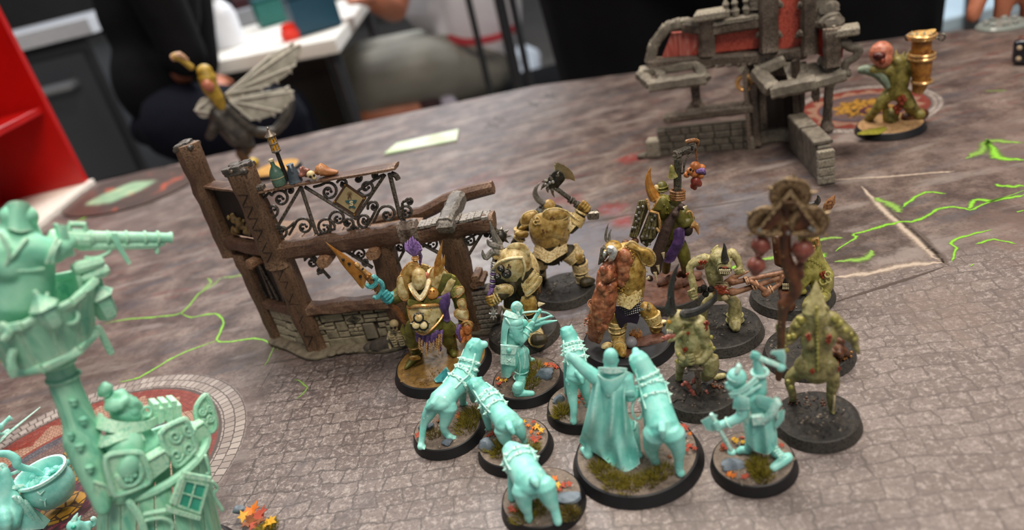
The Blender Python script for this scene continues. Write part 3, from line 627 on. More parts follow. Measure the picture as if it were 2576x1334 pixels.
# clear base under the fingertip
c = ground(2520, 66); f = Fig('clear_base', 'small clear plastic base with grey rubble under the fingertip', 'base', c)
k_ = NT('clear_plastic'); k_.fin('#b9c2bd', .15); k_.b.inputs['Transmission Weight'].default_value = .6
b = MB().lathe(c, (0, 0, 1), [(17, .1), (17, 1.2), (15, 3)], 28); f.part('rim', b, k_.m)
for i in range(9):
    a = i * .7 + 2.2; q = c + V(math.cos(a) * 10.5, math.sin(a) * 10.5, 3.6); f.part('stone', MB().rock(q, 2.4, seed=i), mat('rubble_grey', '#8e918c', '#777a76'))
# seated person in a white shirt
def seated(name, label, at0, trace, mats):
    f = Fig(name, label, 'person', at0); return f
g0 = V(*ground(1130, 300, FZ)); sc = Fig('person', 'person in a white shirt with a red stripe and grey shorts sitting behind the table', 'person', V(-40, 2050, FZ))
sc.Z(0, 0, 1.)
tro = MB(); shi = MB(); bod = MB(); hai = MB(); sho = MB(); stp = MB()
sc.limb(tro, [(1215, 165, 40, 78), (1080, 175, -40, 72), (925, 205, -60, 62)], 14); sc.limb(tro, [(1195, 160, 120, 78), (1050, 150, 130, 70), (900, 170, 130, 58)], 14); sc.ell(tro, (1120, 150, 60), (1290, 170, 80), 90)
sc.limb(tro, [(925, 205, -60, 60), (940, 255, -30, 58)], 12)
sc.limb(bod, [(935, 260, -30, 52), (985, 330, 0, 46), (1040, 470, 30, 34)], 12); sc.limb(bod, [(900, 170, 130, 52), (900, 330, 140, 44), (905, 560, 150, 34)], 12); sc.limb(bod, [(930, 290, -50, 46), (1000, 290, -60, 40), (1065, 268, -60, 30)], 12)
sc.ell(sho, (1030, 275, -62), (1120, 245, -62), 30); 
sol = MB(); sc.ell(sol, (1085, 225, -66), (1150, 275, -66), 20, .8)
sc.ell(shi, (1222, 215, 40), (1150, -260, 60), 112, .8); sc.ell(shi, (1100, -150, 60), (1140, 90, 60), 115, .7)
sc.line(stp, [(1130, 96, -40), (1170, 106, -66), (1215, 102, -72), (1262, 90, -50), (1296, 70, 0)], 9, flat=.5)
sc.limb(shi, [(1060, -180, -60, 52), (1000, -60, -110, 50)], 12); sc.limb(shi, [(1200, -180, 160, 52), (1230, -20, 170, 46)], 12)
sc.limb(bod, [(1000, -60, -110, 36), (985, 20, -150, 32), (950, 0, -200, 26)], 12); W_ = sc.P(950, 0, -200); hand(bod, W_, W_ + V(-130, -60, 60), V(0, -1, .2), V(0, 0, 1))
sc.limb(bod, [(1230, -20, 170, 34), (1180, 60, 90, 26)], 12); sc.limb(bod, [(1115, -300, 70, 48), (1110, -360, 60, 44)], 12); head(bod, hai, sc.P(1105, -440, 50), 112, V(-1, -.4, 0))
sc.part('body', bod, SKIN, vox=7); sc.part('shorts', tro, mat('grey_shorts', '#8d8a80', '#7f7c73', rough=.85, sc=.01), vox=10); sc.part('shirt', shi, mat('white_shirt', '#e9e6ea', '#dcd9e0', rough=.8, sc=.01), vox=9)
sc.part('stripe', stp, mat('stripe_red', '#b3343c', rough=.7)); sc.part('hair', hai, HAIR, vox=10); so1 = MB(); sc.ell(so1, (1040, 480, 10), (1000, 540, -40), 34); sc.part('shoe', so1, mat('maroon_shoe', '#43232b', '#38191f', rough=.6), vox=6); sc.part('shoe', sho, mat('maroon_shoe', '#43232b', '#38191f', rough=.6), vox=6); sc.part('shoe_sole', sol, mat('pale_sole', '#c9bfd6', '#d8d4e0', rough=.6))
# chair under the seated person
ch = Fig('chair', 'dark chair with thin steel legs carrying the person in the white shirt', 'chair', V(60, 2120, FZ)); ch.Z(0, 0, 1.)
q = ch.o + V(40, 40, 393); ch.part('seat', MB().cbox(q, V(215, 0, 0), V(0, 205, 0), V(0, 0, 22), .1), BLACK)
for a in (-1, 1):
    for b_ in (-1, 1): ch.part('leg', MB().tube([q + V(195 * a, 185 * b_, -23), ch.o + V(40 + 215 * a, 40 + 200 * b_, 1)], 12, 10), gry)
ch.part('backrest', MB().cbox(q + V(225, 0, 330), V(14, 0, 0), V(0, 190, 0), V(0, 0, 120), .1), BLACK)
for b_ in (-1, 1): ch.part('back_post', MB().tube([q + V(222, 150 * b_, -10), q + V(226, 150 * b_, 250)], 12, 10), gry)
# steel uprights of a rack right of the seated person, with a white bag at its foot
rk = Fig('steel_rack', 'thin dark steel rack between the seated person and the person in black', 'rack', V(40, 1500, FZ)); rk.Z(0, 0, 1)
for x, y0, y1, r in ((1236, -260, 245, 7), (1302, -260, 210, 12), (1330, -260, 200, 8)):
    a = rk.P(x, y1, 0); rk.part('upright', MB().tube([V(a.x, a.y, FZ + 1), V(a.x, a.y, 420)], r * rk.s, 10), gry)
a, b_ = rk.P(1236, 100, 0), rk.P(1330, 100, 0)
for z in (-560, 300): rk.part('crossbar', MB().tube([V(a.x, a.y, z), V(b_.x, b_.y, z)], 7, 8), gry)
bg_ = Fig('plastic_bag', 'crumpled white plastic bag on the floor by the steel rack', 'bag', ground(1340, 330, FZ)); bg_.Z(0, 0, 1)
b = MB(); rnd = random.Random(3); u = bg_.s
for i in range(16):
    b.rock(bg_.o + V(rnd.uniform(-40, 40), rnd.uniform(-60, 60), 120 + rnd.uniform(-60, 200)), rnd.uniform(60, 95), (1, 1, 1.1), i)
bg_.part('bag_film', b, mat('bag_white', '#dfe6ee', '#cfd8e4', rough=.4), vox=10)
# seated person in black at the left, on a dark red stool
bp = Fig('person', 'person in black sitting on a dark red stool left of the white table', 'person', V(-620, 1280, FZ)); bp.Z(0, 0, 1)
tro = MB(); shi = MB(); bod = MB(); hai = MB(); sho = MB()
bp.ell(shi, (320, -330, 40), (405, 220, 0), 104, .8); bp.ell(shi, (370, 60, 0), (430, 330, 0), 92, .9); bp.limb(shi, [(300, -260, -60, 56), (370, -60, -110, 50), (470, 150, -110, 42)], 12); bp.limb(shi, [(420, -260, 120, 56), (470, -60, 150, 50), (505, 170, 110, 42)], 12)
bp.ell(tro, (410, 240, 20), (470, 360, 0), 96); bp.limb(tro, [(450, 310, -60, 84), (590, 305, -110, 74), (700, 290, -150, 62)], 14); bp.limb(tro, [(470, 310, 80, 80), (610, 290, 120, 66), (725, 272, 130, 56)], 14)
bp.limb(tro, [(700, 290, -150, 60), (745, 430, -120, 50), (800, 640, -60, 42)], 12); bp.limb(tro, [(725, 272, 130, 54), (790, 430, 120, 50), (850, 640, 120, 42)], 12)
for x, d in ((805, -80), (855, 100)): sho = MB(); bp.ell(sho, (x - 10, 690, d), (x + 90, 690, d - 60), 44); bp.part('shoe', sho, BLACK, vox=8)
bp.limb(bod, [(470, 150, -110, 30), (420, 230, 30, 24)], 10); W_ = bp.P(420, 230, 30); hand(bod, W_, W_ + V(100, 120, -30), V(0, 1, 0), V(0, 0, 1)); bp.limb(bod, [(505, 170, 110, 30), (515, 275, 40, 24)], 10); W_ = bp.P(515, 275, 40); hand(bod, W_, W_ + V(90, -100, -40), V(0, 1, 0), V(0, 0, 1))
bp.limb(bod, [(316, -340, 40, 40), (320, -270, -50, 30), (375, -60, -110, 32), (470, 150, -110, 30)], 10); bp.limb(bod, [(316, -340, 40, 40), (420, -260, 110, 30), (470, -60, 150, 32), (505, 170, 110, 30)], 10); bp.limb(bod, [(315, -330, 40, 52), (310, -420, 30, 46)], 12); head(bod, hai, bp.P(300, -500, 20), 110, V(.9, .2, 0))
bp.part('body', bod, SKIN, vox=5); bp.part('trousers', tro, NAVY, vox=10); bp.part('jacket', shi, BLACK, vox=10); bp.part('hair', hai, HAIR, vox=10)
st_ = Fig('stool', 'dark red stool under the person in black at the left', 'stool', V(-640, 1290, FZ)); st_.Z(0, 0, 1)
mr = mat('dark_red_cloth', '#5a0f1c', '#4a0c16', rough=.7); q = bp.P(450, 400, 0)
st_.part('seat', MB().cbox(V(q.x, q.y, q.z - 98), V(125, 0, 0), V(0, 150, 0), V(0, 0, 45), .2), mr)
for a in (-1, 1):
    for b_ in (-1, 1): st_.part('leg', MB().tube([V(q.x + 95 * a, q.y + 110 * b_, q.z - 144), V(q.x + 120 * a, q.y + 180 * b_, FZ + 1)], 14, 8), gry)

# pale blue bench and its dark post at the far right
q_ = V(1250, 1800, FZ); bn = root('bench', q_, 'pale blue bench with a dark steel post, far right beyond the table', 'bench')
build('bench_top', MB().cbox(V(1330, 2000, -272), V(480, 0, 0), V(0, 520, 0), V(0, 0, 14), .1), mat('pale_blue', '#a9c0d0', '#b7cbd8', rough=.35), bn, off=q_)
build('post', MB().tube([V(1032, 1462, FZ + 1), V(1032, 1462, 240)], 15, 10), gry, bn, off=q_)
for x, y in ((880, 1520), (1780, 1520), (880, 2480), (1780, 2480)): build('leg', MB().tube([V(x, y, FZ + 1), V(x, y, -287)], 18, 8), gry, bn, off=q_)
# ================================================================== ruined timber house
WOOD = mat('ruin_wood', '#2c1d16', '#4a3024', '#5f4232', rough=.55, wood=((.1, .9, .9), 1.0), bump=.8, edge='#8a6d55'); WOODV = mat('ruin_wood_upright', '#24170f', '#46301f', '#5c4230', rough=.55, wood=((.9, .9, .1), 1.0), bump=.8, edge='#8a6d55')
WOODL = mat('ruin_wood_light', '#573826', '#6e4a34', rough=.55, sc=.3, bump=.4, edge='#9c7a5c')
GREYW = mat('ruin_wood_grey', '#1f1c1a', '#45403b', '#67615a', rough=.5, wood=((.15, .7, .7), 1.2), bump=.8, edge='#928b82')
IRON = mat('ruin_iron', '#1d1a19', '#2f2a27', rough=.45, metal=.35, sc=.5, edge='#6d655c')
STONE = mat('ruin_stone', '#675d4b', '#8a7f69', '#9d927b', rough=.75, sc=.3, bump=.7, bsc=1.2, edge='#bdb299')
STONED = mat('ruin_stone_dark', '#3b3530', '#544c44', rough=.8, sc=.35, bump=.7, edge='#857b70'); MORT = mat('ruin_mortar', '#3a332b', '#4a4238', rough=.9, bump=.6)
DARKL = mat('carved_dark', '#150f0c', rough=.8); BONE = mat('bone', '#b3a078', '#9b8862', rough=.6, sc=.4, edge='#d8c9a4')
A_ = ground(803, 882); B_ = ground(1225, 834); U_ = (B_ - A_).normalized(); N_ = V(-U_.y, U_.x, 0); D2 = V(-.714, .70, 0).normalized(); N2 = V(-D2.y, D2.x, 0) * 1.
if N2.y > 0: N2 = -N2
ZZ = V(0, 0, 1)
R1 = Fig('ruined_house', 'ruined timber town house with iron balcony and stone wall left of centre', 'ruin', A_, nrm=N_)
def Fp(s, z, w=0.): return A_ + U_ * s + N_ * w + ZZ * z
def Ep(t, z, w=0.): return A_ + D2 * t - N2 * w + ZZ * z
def part1(nm, mb, m, par=None, **k): return R1.part(nm, mb, m, par, **k)
def zigzag(mb, P, Q, face, w, n):
    """zigzag of raised strips, their dark colour standing in for shaded grooves, on a post from P to Q on its face direction"""
    P, Q = Vector(P), Vector(Q); u = (Q - P).normalized(); e = u.cross(face).normalized(); L = (Q - P).length / n
    for i in range(n):
        a = P + u * (L * i) - e * w; b = P + u * (L * (i + .75)) + e * w; c = P + u * (L * (i + 1)) - e * w
        mb.tube([a, b], .22, 4, .4, face, 'flat'); mb.tube([b, c - u * (L * .12)], .17, 4, .4, face, 'flat')
# posts
p = part1('corner_post', MB().beam(Fp(.5, -.2, 0), Fp(-.8, 49, 0), 10, 8.5, N_, 10, .22, seed=1), WOODV)
zz = MB(); zigzag(zz, Fp(.4, 6, -4.35), Fp(-1, 46, -4.35), -N_, 1.9, 7); part1('dark_zigzag', zz, DARKL, p)
p = part1('balcony_post', MB().beam(Fp(-1.6, 46, -.6), Fp(-2.0, 91.5, -.6), 10.5, 9.5, N_, 10, .25, seed=2), WOODV)
zz = MB(); zigzag(zz, Fp(-2.0, 50, -5.45), Fp(-2.3, 82, -5.45), -N_, 2.0, 6); part1('dark_zigzag', zz, DARKL, p)
def stump(P, w, seed, par):
    rnd = random.Random(seed); b = MB()
    for i in range(9):
        x, y = rnd.uniform(-.36, .36) * w, rnd.uniform(-.36, .36) * w; b.box(P + U_ * x + N_ * y + ZZ * rnd.uniform(-.6, .5), U_ * w * .16, N_ * w * .16 + U_ * .1, ZZ * rnd.uniform(.8, 1.6) + U_ * rnd.uniform(-.2, .2))
    b.cbox(P - ZZ * 1.2, U_ * w * .47, N_ * w * .47, ZZ * 1.2, .25)
    part1('broken_top', b, GREYW, par, vox=.3, smo=1)
stump(Fp(-2.0, 91.5, -.6), 10.5, 3, p)
bt = Ep(42, 46, 1); bp_ = part1('balcony_post', MB().beam(Ep(41.5, 45, 0), Ep(41.5, 99.5, 0), 9.5, 9.5, N2, 10, .25, seed=4), WOODV); stump(Ep(41.5, 99.5, 0), 9.5, 8, bp_)
part1('side_post', MB().beam(Ep(31, -.2, 0), Ep(33.5, 47, 0), 8, 8, N2, 9, .25, seed=5), WOODV)
for s0, s1, w, sd in ((42.5, 46, 10, 6), (73.8, 76.5, 10.5, 7)):
    part1('wall_post', MB().beam(Fp(s0, -.2, 1), Fp(s1, 48.5, 1), w, 7, N_, 10, .3, seed=sd), WOODV)
# beams and deck
part1('balcony_deck', MB().prism([Fp(-1, 49.4, 1), Fp(63, 49.4, 1), Fp(62, 49.4, 14), Fp(44, 49.4, 20), Fp(20, 49.4, 26), Ep(40, 49.4, 22), Ep(41, 49.4, 1)], ZZ * 2.2, .01), WOOD)
for i in range(9):
    part1('deck_plank', MB().beam(Fp(3 + i * 6.4, 52.1, 2), Fp(3 + i * 6.4, 52.1, 13 + (i < 6) * 4 - i * .4), 5.6, .9, ZZ, 3, .12, seed=i), WOOD)
part1('front_beam', MB().beam(Fp(1.5, 52.6, -1.5), Fp(63, 52.8, -1.5), 6.5, 8.2, ZZ, 16, .35, seed=9), WOOD)
part1('beam_end_cap', MB().beam(Fp(56.5, 52.9, -1.5), Fp(64.3, 53.1, -1.5), 7.4, 9, ZZ, 4, .3, seed=10), mat('ruin_wood_worn', '#2e211a', '#544236', rough=.5, wood=((.25, .25, .6), 1.4), bump=.6, edge='#8f8276'))
part1('broken_beam', MB().beam(Fp(63, 50.6, 0), Fp(96, 51.4, 0), 7, 7.4, ZZ, 10, .4, seed=11), WOOD)
for i in range(10):
    part1('top_plank', MB().box(Fp(66 + i * 3, 54.3 + .25 * (i % 3), 0) + ZZ * .1, U_ * 1.35, N_ * (3.3 + .2 * (i % 2)), ZZ * .55 + U_ * .1 * (i % 3 - 1)), GREYW)
part1('side_beam', MB().beam(Ep(2, 52.4, -1.2), Ep(44, 52.4, -1.2), 5.5, 6.5, ZZ, 10, .3, seed=12), WOOD)
part1('cross_beam', MB().beam(Fp(77.3, 55.5, -5.5), Fp(79, 57.5, 17), 7, 6, ZZ, 8, .35, seed=13), GREYW)
part1('cross_beam_end', MB().beam(Fp(77.2, 53.2, -6.6), Fp(77.3, 55, -4.4), 7, 6, ZZ, 3, .3, seed=14), GREYW)
Lg = MB().tube([Fp(34, 50.5, 18), Fp(48, 52.2, 18.5), Fp(60, 51.5, 19), Fp(72, 55.5, 19), Fp(84, 57.6, 19), Fp(94, 58.4, 19)], [2.6, 3, 3.1, 3.2, 3.2, 2.9], 8, cap='flat', smooth=2); part1('rear_log', Lg, WOOD)
for s, z in ((21.5, 46.8), (43.8, 47.2)): part1('joist_end', MB().beam(Fp(s, z, -7.5), Fp(s, z, 3), 5.2, 4.4, ZZ, 3, .2, seed=int(s)), WOODL)
part1('joist_end', MB().beam(Ep(15, 47.2, -8), Ep(15, 47.2, 3), 5, 4, ZZ, 3, .2, seed=31), WOODL)
# railing
part1('top_rail', MB().beam(Fp(1, 80.3, .8), Fp(62.5, 80.3, .8), 7.5, 1.6, ZZ, 12, .14, seed=15), WOOD)
part1('top_rail', MB().beam(Ep(2, 80.3, .8), Ep(39, 80.3, .8), 7, 1.6, ZZ, 8, .14, seed=16), WOOD)
part1('rail_bracket', MB().cbox(Fp(3.4, 81.8, -1.6), U_ * 2.3, N_ * 1.6, ZZ * 1.2, .2), IRON)
R1.Z(0, 0, 1.)
def bar(L, r, w=0., par=None, nm='iron_bar', flat=1., sm=3):
    b = MB(); b.tube([onplane(x, y, A_ + N_ * w, N_) for x, y in L], r, 6, flat, N_, 'flat', sm); return part1(nm, b, IRON, par)
bar([(757, 470), (688, 588)], .75, -.5, sm=0); bar([(757, 470), (796, 588)], .8, -.5, sm=0); bar([(766, 470), (892, 548)], .75, -.5, sm=0); bar([(968, 440), (893, 552)], .75, -.5, sm=0); bar([(980, 436), (1007, 548)], .9, -.5, sm=0)
def scroll(mb, cx, cy, r, a0, turns, tail=None, w=-.3, th=.62):
    P = []; r *= 1.18
    n = int(14 * abs(turns)) + 4
    for i in range(n + 1):
        t = i / n; a = math.radians(a0) + turns * 2 * math.pi * t; q = r * (.22 + .78 * (1 - t)); P.append((cx + math.cos(a) * q, cy + math.sin(a) * q))
    if tail: P = catmull([V(x, y, 0) for x, y in tail] + [V(*P[0], 0)], 4)[:-1] + [V(x, y, 0) for x, y in P]
    P = [(p[0], p[1]) for p in P]
    mb.tube([onplane(x, y, A_ + N_ * w, N_) for x, y in P], [th] * (len(P) - 4) + [th * .9, th * .8, th * .7, th * .8], 6, 1, N_)
    for k in range(3):
        a = k * 2.1; mb.ball(onplane(cx + math.cos(a) * r * .25, cy + math.sin(a) * r * .25, A_ + N_ * w, N_), th * 1.15, 6)
def scrollwork(nm, L, w=-.3, th=.62):
    for i, a in enumerate(L):
        b = MB(); scroll(b, *a[:5], tail=a[5] if len(a) > 5 else None, w=w, th=th); part1(nm, b, IRON)
scrollwork('iron_scroll', [(706, 500, 20, 200, 1.3, [(664, 500), (676, 486)]), (684, 528, 22, 180, -.9, [(700, 575)]), (730, 480, 10, 150, 1.1), (827, 482, 20, 250, 1.3, [(790, 470), (806, 466)]), (862, 463, 12, 200, 1.0), (922, 472, 19, 160, -1.3, [(965, 440), (950, 447)]), (900, 450, 11, 220, 1.), (945, 440, 9, 30, 1.),
    (707, 582, 17, 180, -1.3, [(740, 560), (722, 575)]), (765, 570, 20, 190, 1.3, [(728, 590), (736, 576)]), (818, 572, 21, 10, -1.3, [(800, 590)]), (850, 550, 18, 180, 1.2, [(830, 585), (832, 566)]), (875, 562, 14, 90, -1.2), (917, 555, 16, 100, 1.3, [(945, 530), (925, 566)]), (940, 520, 13, 160, 1.2), (975, 540, 21, 190, 1.3, [(940, 560)]), (1022, 535, 19, 100, 1.4, [(1030, 505), (1012, 512)]), (890, 572, 9, 0, 1.), (1030, 508, 8, 200, 1.2)])
bar([(984, 437), (996, 442), (1002, 452)], 1.1, -.5); bar([(660, 487), (668, 592)], .7, 0.)
# sign on the balcony
SG = MB(); dm = [(868, 462), (921, 500), (894, 545), (838, 509)]
fr = part1('sign_frame', MB().prism([onplane(x, y, A_ - N_ * 1., N_) for x, y in dm[::-1]], N_ * 1.0), mat('sign_brown', '#4b3325', '#5d422f', rough=.5, edge='#8a6a4c'))
inn = [(868 + (x - 880) * .0 + (x - 868) * .80 + 2, 503 + (y - 503) * .80) for x, y in dm]
pl = part1('sign_plaque', MB().prism([onplane(x, y, A_ - N_ * 1.4, N_) for x, y in inn[::-1]], N_ * .5), mat('parchment', '#9d8a63', '#b39f76', rough=.6, sc=.25, bump=.2), fr)
for x, y in dm: part1('rivet', MB().ball(onplane(872 + (x - 878) * .9 + 5, 503 + (y - 503) * .9, A_ - N_ * 1.2, N_), .55, 8), mat('brass_rivet', '#8e6a35', rough=.4, metal=.6), fr)
TEAL = mat('sign_teal', '#2c5f63', '#2a555c', rough=.6); SBR = mat('sign_ink', '#5b3f22', rough=.7); ZS = (820, 380, .2549)
def sg(L, m, nm, w=-1.75, th=.3): return part1(nm, MB().prism([onplane(ZS[0] + x * ZS[2], ZS[1] + y * ZS[2], A_ + N_ * w, N_) for x, y in L], N_ * th), m, fr)
sg([(188, 492), (302, 486), (296, 508), (276, 520), (268, 545), (288, 552), (290, 566), (262, 562), (250, 552), (240, 562), (226, 566), (222, 556), (240, 546), (232, 522), (206, 512)][::-1], TEAL, 'anvil_emblem')
def stroke(L, r, m, nm, w=-1.85): return part1(nm, MB().tube([onplane(ZS[0] + x * ZS[2], ZS[1] + y * ZS[2], A_ + N_ * w, N_) for x, y in L], r, 6, .5, N_, 'round', 3), m, fr)
stroke([(262, 504), (250, 498), (238, 504), (240, 514), (258, 520), (264, 530), (252, 538), (236, 533)], .32, mat('sign_cream', '#d8c9a0'), 'letter_s')
stroke([(224, 432), (232, 420), (238, 430), (230, 440), (224, 432)], .2, SBR, 'compass_emblem'); stroke([(228, 438), (216, 472)], .2, SBR, 'compass_emblem'); stroke([(233, 438), (248, 470)], .2, SBR, 'compass_emblem')
for a in range(7):
    t = math.radians(180 + a * 30); stroke([(231 + math.cos(t) * 16, 428 + math.sin(t) * 16), (231 + math.cos(t) * 25, 428 + math.sin(t) * 25)], .12, SBR, 'emblem_ray')
# iron arches under the beam
scrollwork('iron_scroll', [(1005, 622, 14, 180, 1.2, [(990, 600)]), (1000, 596, 10, 90, 1.1), (1085, 615, 18, 160, 1.3, [(1050, 596), (1062, 600)]), (1058, 590, 10, 60, -1.1), (1100, 588, 10, 200, 1.1), (1180, 606, 16, 170, 1.3, [(1215, 580)]), (1205, 580, 9, 20, 1.1), (1225, 590, 9, 40, -1.2),
    (785, 660, 15, 190, 1.3, [(765, 640)]), (905, 640, 15, 160, 1.3, [(870, 630)]), (880, 620, 9, 60, 1.1), (830, 640, 12, 200, -1.2), (805, 680, 7, 20, 1.2), (920, 660, 8, 90, 1.2), (850, 628, 8, 10, 1.1), (1150, 585, 9, 190, 1.1)], 0., .55)
bar([(1030, 596), (1110, 640)], .8, .2, sm=0); bar([(1228, 562), (1180, 640)], .7, 0., sm=0); bar([(860, 625), (938, 674)], .8, .2, sm=0); bar([(800, 690), (850, 628)], .7, 0, sm=0); bar([(985, 690), (1030, 605)], .7, .3, sm=0); bar([(768, 632), (830, 700)], .7, .3, sm=0)
for s0, s1 in ((4, 42), (50, 72), (80, 92)): part1('iron_bar', MB().tube([Fp(s0, 47.6, .5), Fp(s1, 47.6, .5)], .55, 6, cap='flat'), IRON)
# sill, stone wall
part1('sill_beam', MB().beam(Fp(2.5, 22.6, -.5), Fp(43, 21.4, -.5), 7, 5.6, ZZ, 12, .35, seed=21), WOOD)
part1('mortar', MB().prism([Fp(2, 0, .3), Fp(41, 0, .3), Fp(41, 20, .3), Fp(2, 20, .3)], N_ * 4), MORT)
def stones(L, fn, m, rnd):
    for i, (a, b, c, d) in enumerate(L):
        o = rnd.uniform(0, .5); x, y = (a + b) / 2, (c + d) / 2
        mb = MB().cbox(fn(x, y, -.2 - o), (fn(1, 0, 0) - fn(0, 0, 0)) * ((b - a) / 2 - .22), ZZ * ((d - c) / 2 - .2), (fn(0, 0, 1) - fn(0, 0, 0)) * .9, .16)
        mb.v = [p + V(rnd.uniform(-.12, .12), rnd.uniform(-.12, .12), rnd.uniform(-.12, .12)) for p in mb.v]; yield i, part1('stone', mb, m)
rnd = random.Random(5)
L = [(3.5, 7, 0, 4.5), (7, 25, 0, 6), (4, 7.5, 4.5, 8.5), (25.5, 31, 3.6, 12), (31.5, 41, 0, 4), (31.5, 36, 4, 8.5), (36, 41, 4, 9.5), (7.5, 13, 6.2, 10.8), (13, 18.5, 6.2, 9.2), (18.5, 25, 6.2, 8.4), (18.5, 21, 8.4, 10.4), (21, 23, 8.6, 10.4), (23, 25.3, 8.4, 10.4), (18.8, 22, 10.4, 12.2), (22, 25.3, 10.4, 12.2),
     (4, 6.8, 8.6, 11), (7, 12.6, 10.9, 12.6), (13, 18.2, 9.3, 14.2), (4.5, 8, 11.2, 13.6), (8, 12.6, 12.8, 14.4), (18.4, 27, 12.4, 17.2), (27.2, 33, 12.4, 14.2), (33, 36.5, 9, 11.4), (36.5, 41, 9.8, 12), (33, 41, 12.2, 14), (27.4, 34.5, 14.4, 16.4), (34.5, 41, 14.2, 16.6), (4.2, 6.5, 13.8, 16.4), (6.8, 18, 14.6, 18.8), (4.2, 6.6, 16.6, 18.6), (18.3, 26, 17.4, 19.4), (26.3, 33, 16.6, 19.2), (33.2, 41, 16.8, 19.2)]
for i, o in stones(L, Fp, STONE, rnd):
    if i == 20:
        b = MB()
        for k in (1, .62, .3):
            q = [Fp(22.7, 14.8 + 1.9 * k, -1.5), Fp(22.7 + 3.4 * k, 14.8, -1.5), Fp(22.7, 14.8 - 1.9 * k, -1.5), Fp(22.7 - 3.4 * k, 14.8, -1.5)]
            b.tube(q, .24, 4, closed=True)
        part1('carved_diamond', b, DARKL, o)
    if i == 3: o.data.materials[0] = mat('ruin_slab', '#857c6a', '#746b5a', rough=.75, sc=.3, bump=.5, edge='#aaa08b')
part1('mortar', MB().prism([Ep(2, 0, .4), Ep(29, 0, .4), Ep(29, 19, .4), Ep(2, 19, .4)], -N2 * 3), MORT)
for i, o in stones([(4, 15, 0, 5), (15, 28, 0, 4), (4, 11, 5, 9), (11, 20, 5.2, 8), (20, 28, 4.2, 9), (4, 13, 9.2, 13), (13, 18, 8.2, 12), (18, 28, 9.2, 12.6), (4, 9, 13.2, 17), (9, 20, 13.2, 18), (20, 28, 13, 17.6)], Ep, STONE, rnd): pass
part1('side_sill', MB().beam(Ep(2, 21, -.4), Ep(31, 20, -.4), 5, 5, ZZ, 6, .3, seed=22), WOOD)
# dark lattice panel of the side wall and torn poster above it
pn = part1('side_lattice', MB().prism([Ep(2, 23, .6), Ep(32, 23, .6), Ep(33, 47.5, .6), Ep(2, 47.5, .6)], -N2 * .8), mat('lattice_dark', '#171210', '#241c17', rough=.6))
for i in range(6): part1('lattice_bar', MB().tube([Ep(3 + i * 5, 24, 0), Ep(3 + i * 5 + (4 if i % 2 else -1), 47, 0)], .6, 5, cap='flat'), IRON, pn)
pn = part1('side_panel', MB().prism([Ep(3, 56, .5), Ep(38, 56, .5), Ep(38, 79, .5), Ep(3, 79, .5)], -N2 * .9), mat('lattice_dark', '#171210'))
b = MB(); rr = random.Random(9)
for i in range(30): b.rock(Ep(rr.uniform(6, 34), rr.uniform(57, 64) + (rr.random() ** 2) * 13, -.6), rr.uniform(1, 2.4), (1, 1, 1), i)
part1('debris', b, mat('panel_debris', '#2b2117', '#6d5530', '#8f7544', rough=.6, sc=.3, bump=.6, edge='#b39a6b'), pn, vox=.5, smo=1)
# rubble plinth, rock, slates, skeleton
rr = random.Random(2); b = MB(); out = [Ep(33, 0, -6), Ep(16, 0, -7), Fp(-6, 0, -6), Fp(2, 0, -9), Fp(12, 0, -6), Fp(24, 0, -7), Fp(34, 0, -9), Fp(42, 0, -8), Fp(50, 0, -3), Fp(66, 0, -2), Fp(84, 0, -4), Fp(86, 0, 6), Fp(40, 0, 8), Ep(30, 0, 8)]
b.prism(catmull(out, 3, True), ZZ * 2., .015)
for i in range(46):
    t = rr.random(); q = (Fp(rr.uniform(-4, 44), 1.6, rr.uniform(-6.5, -2)) if t < .7 else Ep(rr.uniform(2, 32), 1.6, rr.uniform(-5, -1))); b.rock(q, rr.uniform(1, 2.6), (1.2, 1.2, .6), i)
part1('rubble_plinth', b, mat('ruin_rubble', '#4f473c', '#6c6252', '#7d735f', rough=.85, sc=.3, bump=.8, bsc=1., edge='#9f947f'), vox=.55, smo=2)
part1('fallen_rock', MB().rock(Fp(34.5, 2.6, -5.4), 5.5, (1.2, .9, .75), 3), STONED); part1('fallen_rock', MB().rock(Fp(28.5, 1.8, -4.6), 3.6, (1.2, .9, .6), 4), STONED)
for i in range(9):
    w = 5.2 - (i % 3) * .6; part1('slate', MB().cbox(Fp(82.5 + (i % 2) * .8, 1.4 + i * 2.35, 1.5), U_ * w, N_ * 3.4, ZZ * 1.05 + U_ * .12 * (i % 3 - 1), .2), STONED)
for i, (s, z) in enumerate(((81.2, 24.6), (84, 25.4), (82.4, 27.6))): part1('charred_log', MB().beam(Fp(s, z, -3), Fp(s + .5, z + .6, 4.5), 3.2, 2.8, ZZ, 4, .25, seed=40 + i), WOOD)
sk = MB(); c = Fp(42.6, 12.4, -6.2); sk.ell(c + ZZ * -1.6, c + ZZ * 2.6, 2.1, fdir=N_); sk.ell(c - ZZ * 2.8 - N_ * .7, c - ZZ * .6 - N_ * .6, 1.4, fdir=N_)
so_ = part1('skeleton', MB().tube([Fp(42.4, 8.6, -5.6), Fp(42.4, 5, -5.4), Fp(42.2, 2.2, -6)], .7, 6), BONE)
skl = part1('skull', sk, BONE, so_, vox=.3); b = MB()
for x in (-.85, .85): b.ball(c + U_ * x - N_ * 1.75 + ZZ * -.2, .62, 7)
b.tube([c - N_ * 1.95 - ZZ * 1.3, c - N_ * 1.95 - ZZ * 1.75], .3, 4, cap='flat')
part1('eye_sockets', b, DARKL, so_)
for i in range(5):
    z = 8.3 - i * 1.25; w = 3.2 - .22 * abs(i - 1)
    for s in (-1, 1): part1('rib', MB().tube([Fp(42.4, z, -5.6), Fp(42.4 + s * w, z + .4, -6.2), Fp(42.4 + s * w * .9, z - .7, -7.6), Fp(42.4 + s * .8, z - .5, -7.9)], .42, 6, smooth=2), BONE, so_)
